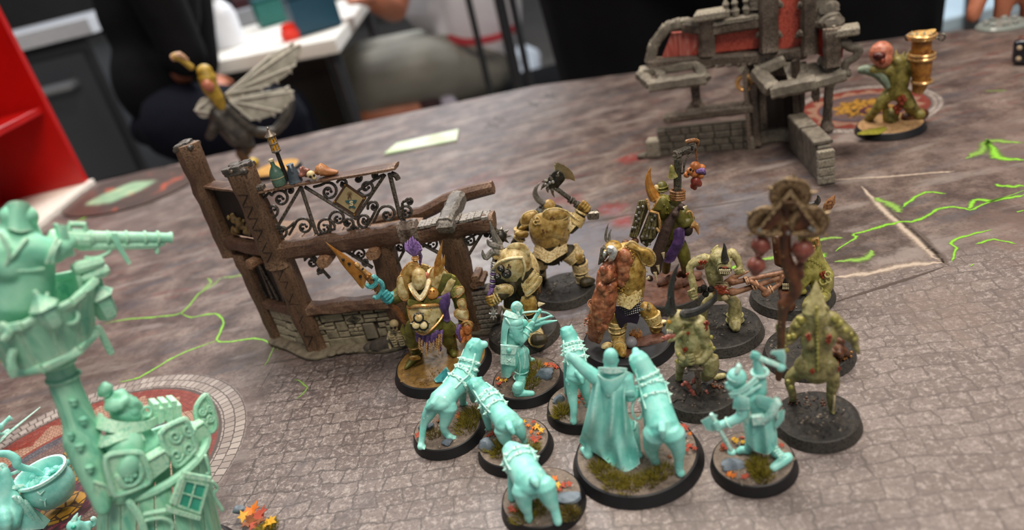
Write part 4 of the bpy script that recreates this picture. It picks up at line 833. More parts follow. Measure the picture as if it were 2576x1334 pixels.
for s in (-1, 1): part1('arm_bone', MB().tube([Fp(42.4 + s * 3.2, 9, -5.8), Fp(42.4 + s * 5, 5.4, -6.4), Fp(42.4 + s * 4.2, 2, -8)], .55, 6), BONE, so_)
# oddments glued along the top rail
TR = 81.1
c = Fp(12.6, TR, -.6); bo = part1('bottle', MB().lathe(c, ZZ, [(2.5, 0), (2.9, 1), (2.9, 5), (2.2, 6.6), (.9, 8.4), (.8, 10.4)], 18), mat('bottle_green', '#3f5a4e', '#4c6a5b', rough=.35, edge='#7d9a86')); part1('cork', MB().lathe(c + ZZ * 10.2, ZZ, [(1.05, 0), (1.05, .9), (.6, 1.2)], 12), BONE, bo); part1('bottle_label', MB().torus(c + ZZ * 3.4, ZZ, 2.75, .3, 20, 4), mat('parchment', '#9d8a63'), bo)
c = Fp(15.8, TR, .2); lt = part1('lantern', MB().lathe(c, ZZ, [(1.6, 0), (1.2, .6), (.85, 1), (.8, 12.8), (1.2, 13.2), (1.9, 13.6), (1.9, 14.2)], 10), IRON)
GLOW = mat('lantern_amber', '#c78a16', '#d99c22', rough=.35)
lc = part1('lantern_glass', MB().lathe(c + ZZ * 14, ZZ, [(1.55, 0), (1.55, 6.2)], 8), GLOW, lt)
b = MB()
for k in range(8):
    a = k * math.pi / 4; q = c + (U_ * math.cos(a) + N_ * math.sin(a)) * 1.65; b.tube([q + ZZ * 14, q + ZZ * 20.2], .22, 5, cap='flat')
for z in (14.1, 17.2, 20.2): b.torus(c + ZZ * z, ZZ, 1.7, .26, 12, 5)
part1('lantern_cage', b, mat('lantern_grey', '#5a5048', '#6d6258', rough=.4, metal=.4, edge='#a69a8c'), lt); part1('lantern_cap', MB().lathe(c + ZZ * 20.2, ZZ, [(2.4, 0), (2.2, .5), (1.1, 1.6), (.9, 2.2), (.4, 2.6), (.5, 3.2), (.1, 3.8)], 10), mat('lantern_grey', '#5a5048'), lt)
c = Fp(19.2, TR, .2); jg = part1('jug', MB().lathe(c, ZZ, [(2.9, 0), (2.7, 1.5), (2.1, 4), (1.3, 6.2), (1.5, 7.6)], 16), mat('jug_blue', '#39424b', '#454f58', rough=.5, edge='#6d7a86')); part1('handle', MB().torus(c + ZZ * 5.6 + U_ * .4 - N_ * .4, N_ * .4 + U_, 1.9, .5, 14, 6), mat('jug_blue', '#39424b'), jg)
b = MB(); rr = random.Random(4); c = Fp(24.2, TR, .2)
for i in range(9): b.ell(c + U_ * rr.uniform(-2.2, 2) + N_ * rr.uniform(-1.2, 1.6) + ZZ * rr.uniform(.6, 3), c + U_ * rr.uniform(-2, 2.4) + N_ * rr.uniform(-1, 1.4) + ZZ * rr.uniform(2, 6.2), rr.uniform(.7, 1.3))
part1('offal', b, mat('offal', '#7a4a40', '#8f5d4e', rough=.4, edge='#b98a76'), vox=.35)
c = Fp(27.6, TR + 2.2, -2); sk = MB(); sk.ell(c - ZZ * 1.2, c + ZZ * 2, 1.75, fdir=N_); sk.ell(c + U_ * 1 - ZZ * 2.2, c + U_ * .8 - ZZ * .3, 1.1); skl = part1('skull', sk, mat('skull_cream', '#cdb98a', '#bfa978', rough=.5, edge='#e5d6ae'), vox=.28); b = MB(); b.ball(c - N_ * 1.45 + U_ * .3, .6, 7); b.ball(c - N_ * .7 + U_ * 1.6, .5, 7); part1('eye_sockets', b, DARKL, skl)
part1('shell_horn', MB().tube([Fp(30, TR + 2.6, 0), Fp(31.6, TR + 3.2, 0), Fp(34, TR + 1.8, 0), Fp(37.6, TR + 1.1, 0)], [1.6, 2.7, 1.9, .9], 10, smooth=2), mat('horn_brown', '#8a5430', '#a86d40', rough=.4, edge='#c99465'))
# ================================================================== painted models: materials and bases
MINT = mat('mint_paint', '#62bfb4', '#8cd8ce', '#aae8df', rough=.42, sc=.16, bump=.12, bsc=1.8, edge='#d6f8ee')
MINTG = mat('mint_green_paint', '#6cbfa2', '#8cd3b5', '#a6e2c4', rough=.45, sc=.12, bump=.12, bsc=1.5, edge='#bfe8cc')
MINTW = mat('mint_wood_grain', '#5fb398', '#8ccfb0', '#a6dfc0', rough=.5, wood=((.5, .5, .07), .55), bump=.9, edge='#b9e2c6')
RIM = mat('rim_black', '#101012', '#17171a', rough=.5); RIMM = mat('rim_worn', '#1b1a19', '#262422', rough=.6, sc=.4, bump=.3, edge='#4a463f')
EARTH = mat('earth_brown', '#5d5149', '#75685e', '#85786c', rough=.85, sc=.5, bump=.9, bsc=1.4, edge='#a3968a')
EARTHD = mat('earth_dark', '#3e3630', '#5a4d43', '#6a5c50', rough=.85, sc=.5, bump=.9, bsc=1.4, edge='#8e8072')
MUDB = mat('mud_black', '#0f0e0d', '#201d1a', '#38312a', rough=.7, sc=.6, bump=1., bsc=1.1, edge='#6e6254')
GRASS1 = mat('tuft_olive', '#57520f', '#7a6f1c', '#8d7f2a', rough=.7, sc=.6); GRASS2 = mat('tuft_brown', '#4f4718', '#6d5d1f', rough=.7, sc=.6)
LEAFO = mat('leaf_orange', '#c4601c', '#d87f27', rough=.6, sc=.5); LEAFR = mat('leaf_red', '#963a28', '#b04a30', rough=.6, sc=.5); LEAFY = mat('leaf_yellow', '#d09a24', '#dcae3a', rough=.6, sc=.5); LEAFB = mat('leaf_brown', '#7a4526', '#8e5530', rough=.6, sc=.5)
ROCKB = mat('rock_blue', '#4c5864', '#66737f', '#7c8894', rough=.6, sc=.35, bump=.5, edge='#a9b4bd')
def base(F, R, top=EARTH, rim=RIM, h=4.0, amp=.25, seed=0, lumps=0):
    o = F.o; F.h = h
    F.part('base_rim', MB().lathe(o, ZZ, [(R * .97, .06), (R, .35), (R * .93, h - .35), (R * .9, h - .05), (R * .86, h - 1.), (R * .5, h - 1.6)], 56), rim)
    b = MB(); rnd = random.Random(seed); N = 64
    vs = [o + ZZ * h]; fs = []
    rings = list(np.linspace(.1, .84, 12)) + [.9]
    for r in rings:
        for i in range(N):
            a = 2 * math.pi * i / N; p = V(math.cos(a), math.sin(a), 0) * R * r
            q = p + o; z = h + (0 if r > .88 else min(1, r * 3) * amp * (.8 * mnoise.noise(q * .35) + .6 * mnoise.noise(q * .9) + .45 * abs(mnoise.noise(q * 1.7))))
            if r > .88: z = h - .12
            vs.append(o + V(p.x, p.y, z))
    vs[0] = V(o.x, o.y, sum(q.z for q in vs[1:N + 1]) / N)
    for i in range(N): fs.append((0, 1 + i, 1 + (i + 1) % N))
    for j in range(len(rings) - 1):
        for i in range(N): fs.append((1 + j * N + i, 1 + (j + 1) * N + i, 1 + (j + 1) * N + (i + 1) % N, 1 + j * N + (i + 1) % N))
    b.add(vs, fs); t = F.part('ground', b, top, ang=180)
    if lumps:
        b = MB()
        for i in range(lumps):
            a = rnd.uniform(0, 6.28); q = R * .82 * math.sqrt(rnd.random()); b.rock(o + V(math.cos(a) * q, math.sin(a) * q, h - .15), rnd.uniform(.5, 1.5), (1.2, 1.2, .5), i)
        F.part('grit', b, top, t, kind='stuff')
    return t
def tuft(F, L, m=GRASS1, n=170, hgt=3.2, spread=16, seed=0):
    """static grass: curved blades round each traced spot (x, y on the base top)"""
    rnd = random.Random(seed); b = MB()
    for x, y in L:
        c = F.Gd(x, y, F.h - .1)
        for i in range(n):
            a = rnd.uniform(0, 6.28); r = spread * F.k * math.sqrt(rnd.random()); p = c + V(math.cos(a) * r, math.sin(a) * r, 0)
            d = V(math.cos(a), math.sin(a), 0) * (r / (spread * F.k)) * .8 + V(rnd.uniform(-.4, .4), rnd.uniform(-.4, .4), 1); d.normalize(); l = hgt * rnd.uniform(.5, 1.05)
            e = d.orthogonal().normalized() * .11; f = d.cross(e); q = p + d * l * .6; t = p + d * l + V(d.x, d.y, -.2) * .5
            vs = [p + e, p - e * .5 + f * .9, p - e * .5 - f * .9, q + e * .8, q - e * .4 + f * .7, q - e * .4 - f * .7, t]
            b.add(vs, [(0, 1, 4, 3), (1, 2, 5, 4), (2, 0, 3, 5), (3, 4, 6), (4, 5, 6), (5, 3, 6)])
    return F.part('grass_tuft', b, m, kind='stuff')
def leaf(F, x, y, m, r=9, seed=0, lift=.5):
    """five-lobed leaf lying on the base"""
    rnd = random.Random(seed + int(x)); c = F.Gd(x, y, F.h + lift); r *= F.k * 1.75; a0 = rnd.uniform(0, 6.28)
    n = V(rnd.uniform(-.5, .5), rnd.uniform(-.6, .3), 1).normalized(); e = n.orthogonal().normalized(); f = n.cross(e); P = []
    for i in range(10):
        a = a0 + i * math.pi / 5; q = r * ((1.15 if i % 4 == 0 else .95) if i % 2 == 0 else .5); P.append(c + e * math.cos(a) * q + f * math.sin(a) * q + n * (.25 if i % 2 else -.05))
    b = MB(); vs = [c + n * .15] + P + [c + n * .4] + [p + n * .22 for p in P]; fs = []
    for i in range(10): fs += [(0, 1 + (i + 1) % 10, 1 + i), (11, 12 + i, 12 + (i + 1) % 10), (1 + i, 1 + (i + 1) % 10, 12 + (i + 1) % 10, 12 + i)]
    b.add(vs, fs); return F.part('leaf', b, m)
def leaves(F, L, seed=0):
    ms = {'o': LEAFO, 'r': LEAFR, 'y': LEAFY, 'b': LEAFB}
    for i, (x, y, c, *r) in enumerate(L): leaf(F, x, y, ms[c], r[0] if r else 9, seed + i, .3 + .5 * (i % 3))
def rock(F, x, y, r, sq=(1.2, .9, .7), seed=0, m=ROCKB):
    c = F.Gd(x, y, F.h + r * F.k * .3); return F.part('rock', MB().rock(c, r * F.k, sq, seed), m)
# ================================================================== mint green hunters and hounds
HZ = (1030, 740, .4454); KZ = (1360, 780, .39)
def strap(F, mb, a, b, ra, rb, r, t, tilt=0.):
    """belt round a limb between the points a and b at fraction t"""
    p, q = F.P(*a), F.P(*b); c = p + (q - p) * t; R = (ra + (rb - ra) * t) * F.k; return mb.torus(c, (q - p), R, r * F.k, 20, 6), c, (q - p).normalized(), R
def hound(F, hip, waist, chest, neck, head, muz, legs, tail, rr, m=MINT, ears=None, spikes=True, straps=((.25, 0), (.6, 0), (.95, 0))):
    """dog: shaped trunk, tapering legs with hock and wrist, head on a neck; harness of belts, buckles and spikes"""
    rh, rw, rc, rn, rhd = rr; b = MB(); P = F.P
    hp, wp, cp, np_, hd, mz = [P(*q) for q in (hip, waist, chest, neck, head, muz)]; k = F.k
    b.tube([hp, wp, cp], [rh * k, rw * k, rc * k], 24, smooth=5); b.ell(hp - ZZ * rh * .5 * k, hp + ZZ * rh * .7 * k, rh * .98 * k, nu=24, nv=16); b.ell(cp - (cp - wp) * .5 - ZZ * rc * k * .3, cp + (cp - wp) * .35 - ZZ * rc * k * .15, rc * 1.0 * k, nu=24, nv=16)
    b.tube([cp, np_, hd], [rc * .86 * k, rn * k, rn * .92 * k], 20, smooth=4)
    f = (mz - hd).normalized(); b.ball(hd, rhd * k, 12); b.tube([hd - ZZ * rhd * .12 * k, mz], [rhd * .72 * k, rhd * .5 * k], 10); sd = f.cross(ZZ).normalized(); up = sd.cross(f)
    b.ell(mz - f * rhd * .5 * k - up * rhd * .42 * k - sd * rhd * .3 * k, mz - f * rhd * .5 * k - up * rhd * .42 * k + sd * rhd * .3 * k, rhd * .4 * k); b.ball(mz + up * rhd * .24 * k, rhd * .24 * k)
    b.ell(hd + f * rhd * .55 * k + up * rhd * .6 * k - sd * rhd * .5 * k, hd + f * rhd * .55 * k + up * rhd * .6 * k + sd * rhd * .5 * k, rhd * .28 * k)
    for s in (-1, 1):
        e0 = hd + sd * s * rhd * .72 * k + up * rhd * .55 * k - f * rhd * .2 * k
        if ears == 'up': b.tube([e0, e0 + up * rhd * .8 * k + sd * s * rhd * .2 * k], [rhd * .34 * k, .06], 8, .5)
        else: b.tube([e0, e0 + sd * s * rhd * .34 * k - up * rhd * .1 * k - f * .2 * rhd * k, e0 + sd * s * rhd * .3 * k - up * rhd * .75 * k], [rhd * .26 * k, rhd * .28 * k, rhd * .1 * k], 8, .5)
    for L in legs: F.limb(b, L, 14, 3)
    for L in legs:
        p = P(*L[-1][:3]); q = P(*L[-2][:3]); fw = V(p.x - hp.x, p.y - hp.y, 0); fw = f * 1.; fw.z = 0; fw.normalize(); r = L[-1][3] * k; sl = fw.cross(ZZ)
        for i in (-1.1, -.37, .37, 1.1): b.tube([p, p + fw * r * 1.25 + sl * i * r * .62 - ZZ * r * .25], [r * .5, r * .36], 6)
    F.limb(b, tail, 8)
    bd = F.part('body', b, m, vox=.3, smo=8)
    hn = None
    for t, _ in straps:
        a, c2, ra, rb = (waist, chest, rw, rc) if t <= 1 else (chest, neck, rc * .86, rn); tt = t if t <= 1 else t - 1
        mb, c, u, R = strap(F, MB(), a, c2, ra * 1.0, rb * 1.0, 9, tt); st = F.part('harness_strap', mb, m)
        w = u.cross(V(F.n.x, F.n.y, 0)).normalized(); top = (ZZ - u * u.z).normalized(); sdv = u.cross(top)
        for a_ in (-84, -42, 0, 42, 84):
            t_ = math.radians(a_); d = top * math.cos(t_) + sdv * math.sin(t_); p = c + d * (R + 4 * k)
            F.part('buckle', MB().cbox(p, u * 11 * k, d.cross(u) * 14 * k, d * 4 * k, .2), m, st)
            if spikes: F.part('harness_spike', MB().tube([p, p + d * 19 * k], [11 * k, .03], 6, cap='flat'), m, st)
    for a_ in (-55, 55):
        t_ = math.radians(a_); u = (cp - wp).normalized(); top = (ZZ - u * u.z).normalized(); d = top * math.cos(t_) + u.cross(top) * math.sin(t_)
        F.part('harness_strap', MB().tube([wp + d * rw * 1.05 * k, (wp + cp) / 2 + d * (rw + rc) * .54 * k, cp + d * rc * 1.04 * k, np_ + d * rn * 1.04 * k], 5.5 * k, 6, smooth=2), m)
    return bd
# --- big hound on the left
F = Fig('hound_model', 'largest mint green war hound, seen from behind, head raised beside the spear knight', 'miniature', ground(1132, 1094), 'mint green hounds'); F.Z(*HZ); base(F, 13.4, EARTH, seed=1, lumps=60)
hound(F, (180, 610, 18j), (240, 540, 19j), (320, 455, 20.5j), (352, 350, 25j), (372, 292, 28j), (425, 285, 28j),
      [[(140, 625, 17j, 46), (102, 690, 13j, 34), (80, 745, 10j, 20), (68, 835, 5.4j, 18), (62, 865, 4.4j, 20)], [(215, 640, 16j, 56), (205, 705, 12j, 36), (193, 755, 9j, 22), (212, 795, 5.4j, 20), (235, 812, 4.4j, 20)],
       [(300, 500, 16j, 34), (300, 560, 10j, 24), (302, 620, 4.4j, 19)], [(350, 500, 16j, 34), (356, 560, 10j, 24), (362, 600, 4.4j, 19)]], [(165, 580, 21j, 26), (135, 620, 20j, 22), (100, 645, 18.5j, 15)], (72, 60, 66, 54, 46), straps=((.45, 0), (.95, 0), (1.35, 0), (1.7, 0)))
tuft(F, [(340, 720), (320, 760), (360, 680)], seed=1, spread=60, hgt=3.4); tuft(F, [(140, 800)], GRASS2, 120, 2.4, 36, 2); leaves(F, [(280, 680, 'r'), (275, 695, 'o'), (50, 800, 'r', 14), (165, 720, 'b'), (180, 705, 'r')], 3); rock(F, 95, 750, 40, seed=1); rock(F, 215, 840, 30, seed=2)
# --- middle hound
F = Fig('hound_model', 'mint green war hound in the middle, snarling left over the big one, leaf pile behind', 'miniature', ground(1298, 1132), 'mint green hounds'); F.Z(*HZ); base(F, 13.1, EARTH, seed=2, lumps=60)
hound(F, (555, 730, 14j), (505, 670, 15j), (450, 600, 16.5j), (400, 540, 19j), (375, 510, 21j), (338, 505, 21j),
      [[(600, 740, 13j, 50), (630, 785, 10j, 30), (640, 815, 7j, 19), (655, 842, 4.4j, 18)], [(530, 770, 12j, 54), (540, 820, 9j, 36), (560, 850, 7j, 22), (575, 872, 4.4j, 18)], [(430, 660, 12j, 34), (440, 720, 8j, 22), (450, 760, 4.4j, 18)], [(490, 640, 12j, 34), (520, 690, 8j, 22), (530, 720, 4.4j, 18)]],
      [(560, 735, 18j, 24), (575, 765, 18j, 20), (588, 785, 17j, 14)], (74, 60, 66, 50, 42), straps=((.3, 0), (.8, 0), (1.4, 0)))
tuft(F, [(510, 900), (480, 880)], seed=3, spread=46, hgt=3); tuft(F, [(690, 880)], seed=4, spread=44, hgt=2.8)
leaves(F, [(650, 722, 'y'), (670, 745, 'o'), (700, 725, 'r'), (700, 760, 'o'), (720, 750, 'y', 13), (745, 770, 'y', 12), (730, 790, 'o'), (700, 815, 'r', 13), (715, 830, 'r', 12), (735, 812, 'r'), (690, 780, 'o'), (470, 785, 'r'), (490, 800, 'b'), (450, 800, 'r')], 5); rock(F, 440, 855, 52, (1, .9, .9), 7)
# --- nearest hound at the bottom
F = Fig('hound_model', 'nearest mint green war hound, cut by the bottom edge, its rump towards the viewer', 'miniature', ground(1368, 1272), 'mint green hounds'); F.Z(*HZ); base(F, 13.2, EARTH, seed=3, lumps=60)
hound(F, (690, 1065, 16j), (650, 1000, 16.5j), (620, 935, 17j), (592, 900, 18j), (575, 885, 19j), (560, 862, 18j),
      [[(640, 1110, 15j, 62), (650, 1180, 11j, 42), (668, 1235, 7.5j, 25), (675, 1275, 4.6j, 24)], [(765, 1090, 15j, 66), (795, 1165, 11j, 44), (820, 1220, 8j, 27), (838, 1290, 4.8j, 25)], [(590, 1010, 12j, 38), (580, 1090, 8j, 26), (578, 1160, 4.4j, 20)], [(690, 980, 12j, 38), (720, 1030, 8j, 26), (725, 1080, 4.4j, 20)]],
      [(705, 1045, 20j, 30), (715, 1070, 20.5j, 24), (720, 1082, 20j, 16)], (92, 86, 90, 62, 40), straps=((.55, 0), (1.0, 0)))
tuft(F, [(640, 1260), (700, 1240), (740, 1210)], seed=5, spread=60, hgt=2.8); tuft(F, [(880, 1230), (910, 1250)], GRASS2, 170, 2.6, 46, 6); leaves(F, [(800, 1055, 'o', 14), (820, 1045, 'o', 13), (835, 1080, 'y', 14), (830, 1100, 'y', 13), (870, 1080, 'r', 13), (900, 1075, 'r', 13), (575, 1215, 'r', 16), (590, 1225, 'r', 14), (850, 1110, 'r')], 7); rock(F, 900, 1150, 62, (1.2, .9, .6), 8)
# --- hound held by the handler
F = Fig('hound_model', 'mint green war hound with upright pointed ears, behind the outstretched arm of the cloaked handler', 'miniature', ground(1467, 1033), 'mint green hounds'); F.Z(*KZ); base(F, 13, EARTH, seed=4, lumps=50)
hound(F, (232, 425, 19j), (235, 350, 22j), (215, 270, 25j), (195, 195, 28j), (172, 148, 30.5j), (150, 128, 30j),
      [[(205, 450, 18j, 46), (203, 540, 13j, 34), (214, 640, 8.5j, 24), (212, 690, 6j, 20), (214, 725, 4.4j, 22)], [(270, 440, 17j, 46), (290, 520, 12j, 32), (300, 580, 8j, 20), (305, 620, 4.4j, 18)], [(180, 330, 20j, 36), (172, 450, 12j, 24), (172, 540, 4.4j, 18)], [(255, 310, 20j, 36), (265, 430, 12j, 24), (270, 500, 4.4j, 18)]],
      [(235, 400, 23j, 22), (262, 440, 21.5j, 18), (270, 470, 20j, 12)], (66, 64, 68, 54, 44), ears='up', straps=((.4, 0), (.95, 0), (1.3, 0), (1.65, 0)))
tuft(F, [(140, 650), (130, 680)], seed=7, spread=44, hgt=3); rock(F, 115, 580, 44, (1, .8, .8), 9); leaves(F, [(250, 560, 'r'), (270, 580, 'r'), (245, 600, 'o'), (290, 605, 'r'), (265, 545, 'b')], 9)
# --- cloaked handler with a hound on the same base
F = Fig('handler_model', 'mint green cloaked bald handler and leashed hound sharing the large front base', 'miniature', ground(1604, 1159), 'mint green hunters'); F.Z(*KZ); base(F, 20.6, EARTH, seed=5, lumps=110)
b = MB(); F.limb(b, [(450, 470, 30, 95), (450, 620, 25, 85), (450, 740, 20, 88)], 14); F.limb(b, [(450, 400, 10, 44), (452, 330, 5, 40)]); F.ell(b, (452, 352, -2), (452, 250, 0), 45); F.ell(b, (452, 362, 18), (452, 300, 30), 34)
for x in (408, 496): F.ell(b, (x, 345, 4), (x + 2, 312, 6), 9)
F.ell(b, (446, 322, 44), (450, 300, 50), 8)
F.limb(b, [(360, 440, 20, 50), (270, 370, 45, 40), (205, 305, 70, 32)], 10, 2); F.ell(b, (225, 325, 60), (190, 290, 75), 30); F.limb(b, [(195, 300, 66, 12), (165, 290, 70, 11), (160, 310, 62, 10)], 6); F.limb(b, [(190, 310, 62, 12), (172, 318, 60, 10)], 6); F.limb(b, [(205, 290, 66, 11), (180, 275, 74, 10)], 6); F.limb(b, [(215, 315, 58, 12), (195, 335, 56, 10)], 6)
F.limb(b, [(545, 440, 20, 50), (585, 560, -10, 42), (640, 500, 40, 30), (690, 480, 60, 24)], 10, 2)
F.limb(b, [(360, 740, 20, 60), (330, 850, 8j, 44), (310, 930, 4.8j, 30)]); F.limb(b, [(545, 740, 10, 58), (590, 840, 9j, 44), (618, 915, 4.8j, 30)])
F.limb(b, [(310, 940, 4.7j, 30), (275, 900, 4.7j, 24)]); F.limb(b, [(618, 930, 4.7j, 28), (640, 940, 4.6j, 22)])
F.part('body', b, MINT, vox=.34, smo=3)
b = MB(); F.sheet(b, [[(345, 405, 40), (375, 392, 0), (420, 400, -22), (470, 402, -24), (525, 396, -14), (570, 400, 10), (600, 415, 45)],
    [(322, 540, 30), (355, 545, -70), (420, 530, -26), (470, 560, -84), (515, 545, -30), (540, 560, -62), (556, 590, 0)], [(290, 690, 16), (330, 720, -112), (400, 730, -46), (455, 760, -136), (505, 740, -56), (550, 760, -112), (588, 760, -30)],
    [(256, 820, 11j), (300, 872, 7.5j), (380, 890, 11j), (445, 945, 5.6j), (505, 920, 10j), (570, 940, 6.4j), (622, 890, 10j)], [(246, 848, 9j), (300, 895, 6.5j), (390, 950, 7j), (455, 1000, 4.4j), (540, 1046, 4.2j), (600, 1022, 4.4j), (642, 992, 5j)]], 7, 4); F.part('cloak', b, MINT, ang=80)
b = MB(); F.sheet(b, [[(368, 372, 10), (400, 372, -36), (460, 376, -48), (520, 374, -36), (560, 378, 14)], [(372, 396, 8), (400, 404, -38), (460, 412, -52), (520, 404, -38), (556, 398, 12)]], 8, 3); F.part('collar', b, MINT, ang=80)
b = MB(); F.sheet(b, [[(366, 415, -18), (400, 440, -52), (445, 450, -62), (490, 440, -56), (545, 410, -20)], [(380, 480, -36), (410, 505, -70), (445, 518, -80), (480, 505, -72), (530, 450, -40)], [(392, 500, -40), (415, 545, -66), (446, 560, -74), (470, 540, -68), (505, 500, -50)]], 6, 3); F.part('hood', b, MINT, ang=80)
F.part('leash', F.line(MB(), [(650, 500, 30), (612, 560, -14), (590, 640, -24), (612, 700, -26), (650, 690, -18), (664, 620, 0), (650, 540, 20)], 9, smooth=4), MINT)
b = MB(); F.limb(b, [(618, 735, -10, 15), (628, 830, -14, 13), (640, 925, -18, 10)], 8); F.part('scabbard', b, MINT); b = MB(); F.ring(b, (604, 745, -10), (640, 752, -10), 26, 6); F.part('hip_ring', b, MINT)
b = MB(); F.plate(b, [(540, 530), (600, 520), (610, 560), (560, 560)], -52, 8, 6); F.part('cuff', b, MINT)
hound(F, (790, 760, 20j), (758, 640, 23j), (718, 500, 26.5j), (672, 395, 31j), (630, 318, 34.5j), (612, 262, 35j),
      [[(735, 800, 19j, 72), (715, 880, 13j, 48), (728, 950, 8j, 30), (745, 985, 5j, 26)], [(850, 800, 19j, 78), (885, 890, 14j, 48), (892, 960, 10j, 30), (893, 1030, 6j, 26), (905, 1056, 5j, 28)], [(680, 560, 21j, 44), (690, 700, 14j, 30), (700, 820, 4.6j, 24)], [(780, 560, 21j, 44), (800, 640, 14j, 30), (810, 740, 4.6j, 24)]],
      [(785, 740, 25j, 28), (786, 780, 24.5j, 24), (788, 822, 22j, 16)], (100, 88, 88, 68, 50), straps=((.5, 0), (1.0, 0), (1.4, 0), (1.75, 0)))
tuft(F, [(420, 1060), (500, 1110), (600, 1120), (690, 1110), (740, 1080), (460, 1120), (560, 1150), (780, 1050), (380, 1020)], seed=8, spread=62, hgt=2.7, n=150); leaves(F, [(920, 750, 'r', 14), (940, 765, 'r', 13), (965, 800, 'o'), (960, 880, 'r', 15), (990, 895, 'r', 13), (945, 905, 'r'), (830, 950, 'b')], 11); rock(F, 925, 815, 26, seed=10)
# --- crossbow woman
F = Fig('crossbow_hunter_model', 'mint green crossbow hunter with tied back hair and satchel, aiming right', 'miniature', ground(1330, 970), 'mint green hunters'); F.Z(*HZ); base(F, 14.2, EARTHD, seed=6, lumps=90)
b = MB(); F.limb(b, [(590, 150, 10, 46), (585, 230, 10, 44), (580, 300, 5, 48)], 12); F.limb(b, [(600, 130, 12, 22), (606, 100, 12, 22)]); F.ell(b, (604, 112, 8), (608, 42, 8), 34); F.ell(b, (622, 118, 30), (628, 80, 34), 22)
F.limb(b, [(590, 175, -30, 34), (606, 225, -42, 30), (632, 262, -40, 26), (664, 215, -10, 20), (690, 178, 10, 15)], 10, 2); F.fist(b, 692, 170, 8, 17, 1, -1.2)
F.limb(b, [(640, 165, 60, 28), (690, 200, 70, 22), (735, 170, 50, 17), (748, 160, 40, 14)], 10, 2); F.fist(b, 748, 158, 34, 16, 1, -.2)
F.limb(b, [(618, 320, -6, 48), (640, 400, -10, 40), (632, 470, -8, 34), (620, 535, 7j, 27)], 10, 2); F.limb(b, [(606, 562, 4.9j, 22), (650, 562, 4.7j, 20), (695, 562, 4.5j, 16)]); F.limb(b, [(612, 520, 8.5j, 30), (610, 545, 6.4j, 30)])
F.limb(b, [(600, 330, 40, 42), (650, 330, 60, 34), (655, 350, 9j, 26), (672, 372, 4.8j, 20)], 10); F.limb(b, [(672, 373, 4.7j, 18), (698, 372, 4.6j, 13)])
F.part('body', b, MINT, vox=.3, smo=3)
b = MB(); 
for i in range(9): F.line(b, [(588 + i * 6, 48 + abs(i - 4) * 4, -22 + abs(i - 4) * 2), (592 + i * 5, 75, -30 + abs(i - 4) * 3), (612, 104, -24)], 4.5)
F.limb(b, [(612, 104, -26, 9), (616, 122, -30, 12), (620, 138, -26, 5)], 6); F.part('tied_hair', b, MINT)
b = MB(); F.sheet(b, [[(560, 112, 30), (545, 90, 0), (575, 100, -26), (618, 118, -30), (640, 122, 0)], [(545, 130, 30), (528, 118, -10), (570, 135, -44), (620, 142, -46), (648, 135, -10)]], 6, 3); F.part('hood', b, MINT, ang=80)
b = MB(); F.sheet(b, [[(535, 120, 40), (538, 118, 0), (560, 128, -30), (590, 136, -44)], [(520, 190, 40), (522, 190, 0), (536, 200, -34), (556, 205, -46)], [(514, 280, 40), (516, 280, 0), (526, 285, -40), (548, 285, -50)]], 6, 3); F.part('cape', b, MINT, ang=80)
for i, (y, r) in enumerate(((162, 40), (180, 42), (198, 42), (214, 40))): b = MB(); F.ell(b, (562, y + 8 + i * 3, -40), (644, y - 6 + i * 3, -40), 27, .9); F.part('shoulder_band', b, MINT)
b = MB(); F.sheet(b, [[(515, 285, 20), (530, 285, -40), (600, 290, -52), (650, 310, -10)], [(515, 360, 20), (530, 370, -50), (600, 370, -60), (665, 380, -20)], [(518, 470, 20), (540, 472, -40), (566, 472, -40), (572, 420, -10)]], 6, 3); F.part('coat_skirt', b, MINT, ang=80)
b = MB(); F.slab(b, [(518, 296), (604, 302), (600, 410), (516, 398)], -70, 22, .05); sa = F.part('satchel', b, MINT); b = MB(); F.slab(b, [(514, 288), (612, 296), (600, 345), (520, 340)], -76, 8, .06); F.part('satchel_flap', b, MINT, sa)
b = MB(); F.ball(b, 562, 318, -80, 14); F.ell(b, (562, 326, -82), (562, 338, -82), 8); F.part('skull_clasp', b, MINT, sa); b = MB(); F.line(b, [(552, 368, -72), (574, 384, -72)], 3); F.line(b, [(574, 368, -72), (552, 384, -72)], 3); F.part('crossed_bones', b, MINT, sa)
b = MB(); F.limb(b, [(648, 212, 0, 9), (700, 150, 10, 11), (736, 92, 20, 12)], 8); F.limb(b, [(690, 178, 20, 14), (760, 162, 20, 13), (832, 150, 22, 5)], 6); F.limb(b, [(700, 160, 12, 9), (790, 128, 16, 7), (802, 126, 16, 9)], 6)
cb = F.part('crossbow', b, MINT, vox=.26, smo=1); b = MB(); F.line(b, [(640, 106, -30), (690, 100, -10), (740, 100, 20), (780, 108, 50), (812, 128, 80)], 5.5, smooth=4); F.part('bow_prod', b, MINT, cb); b = MB(); F.line(b, [(640, 106, -30), (672, 148, 0), (700, 140, 10), (812, 128, 80)], 2.2, smooth=0); F.part('bowstring', b, MINT, cb)
b = MB(); F.ring(b, (628, 470, -10), (628, 480, -10), 38, 5); F.part('knee_band', b, MINT)
for c, a, R, r in (((585, 272, 6), (585, 290, 6), 52, 7), ((588, 130, 8), (588, 150, 8), 40, 6), ((656, 226, -16), (672, 204, -4), 25, 5), ((676, 198, 0), (688, 182, 6), 21, 4), ((630, 430, -10), (629, 450, -10), 40, 4)): b = MB(); F.ring(b, c, a, R, r, 22); F.part('leather_band', b, MINT)
for L, r in (([(545, 140, -36), (590, 200, -52), (625, 262, -44)], 7), ([(640, 300, -30), (652, 360, -48), (646, 420, -50)], 5), ([(612, 330, -50), (626, 400, -54), (620, 470, -46)], 4)): b = MB(); F.line(b, L, r); F.part('strap', b, MINT)
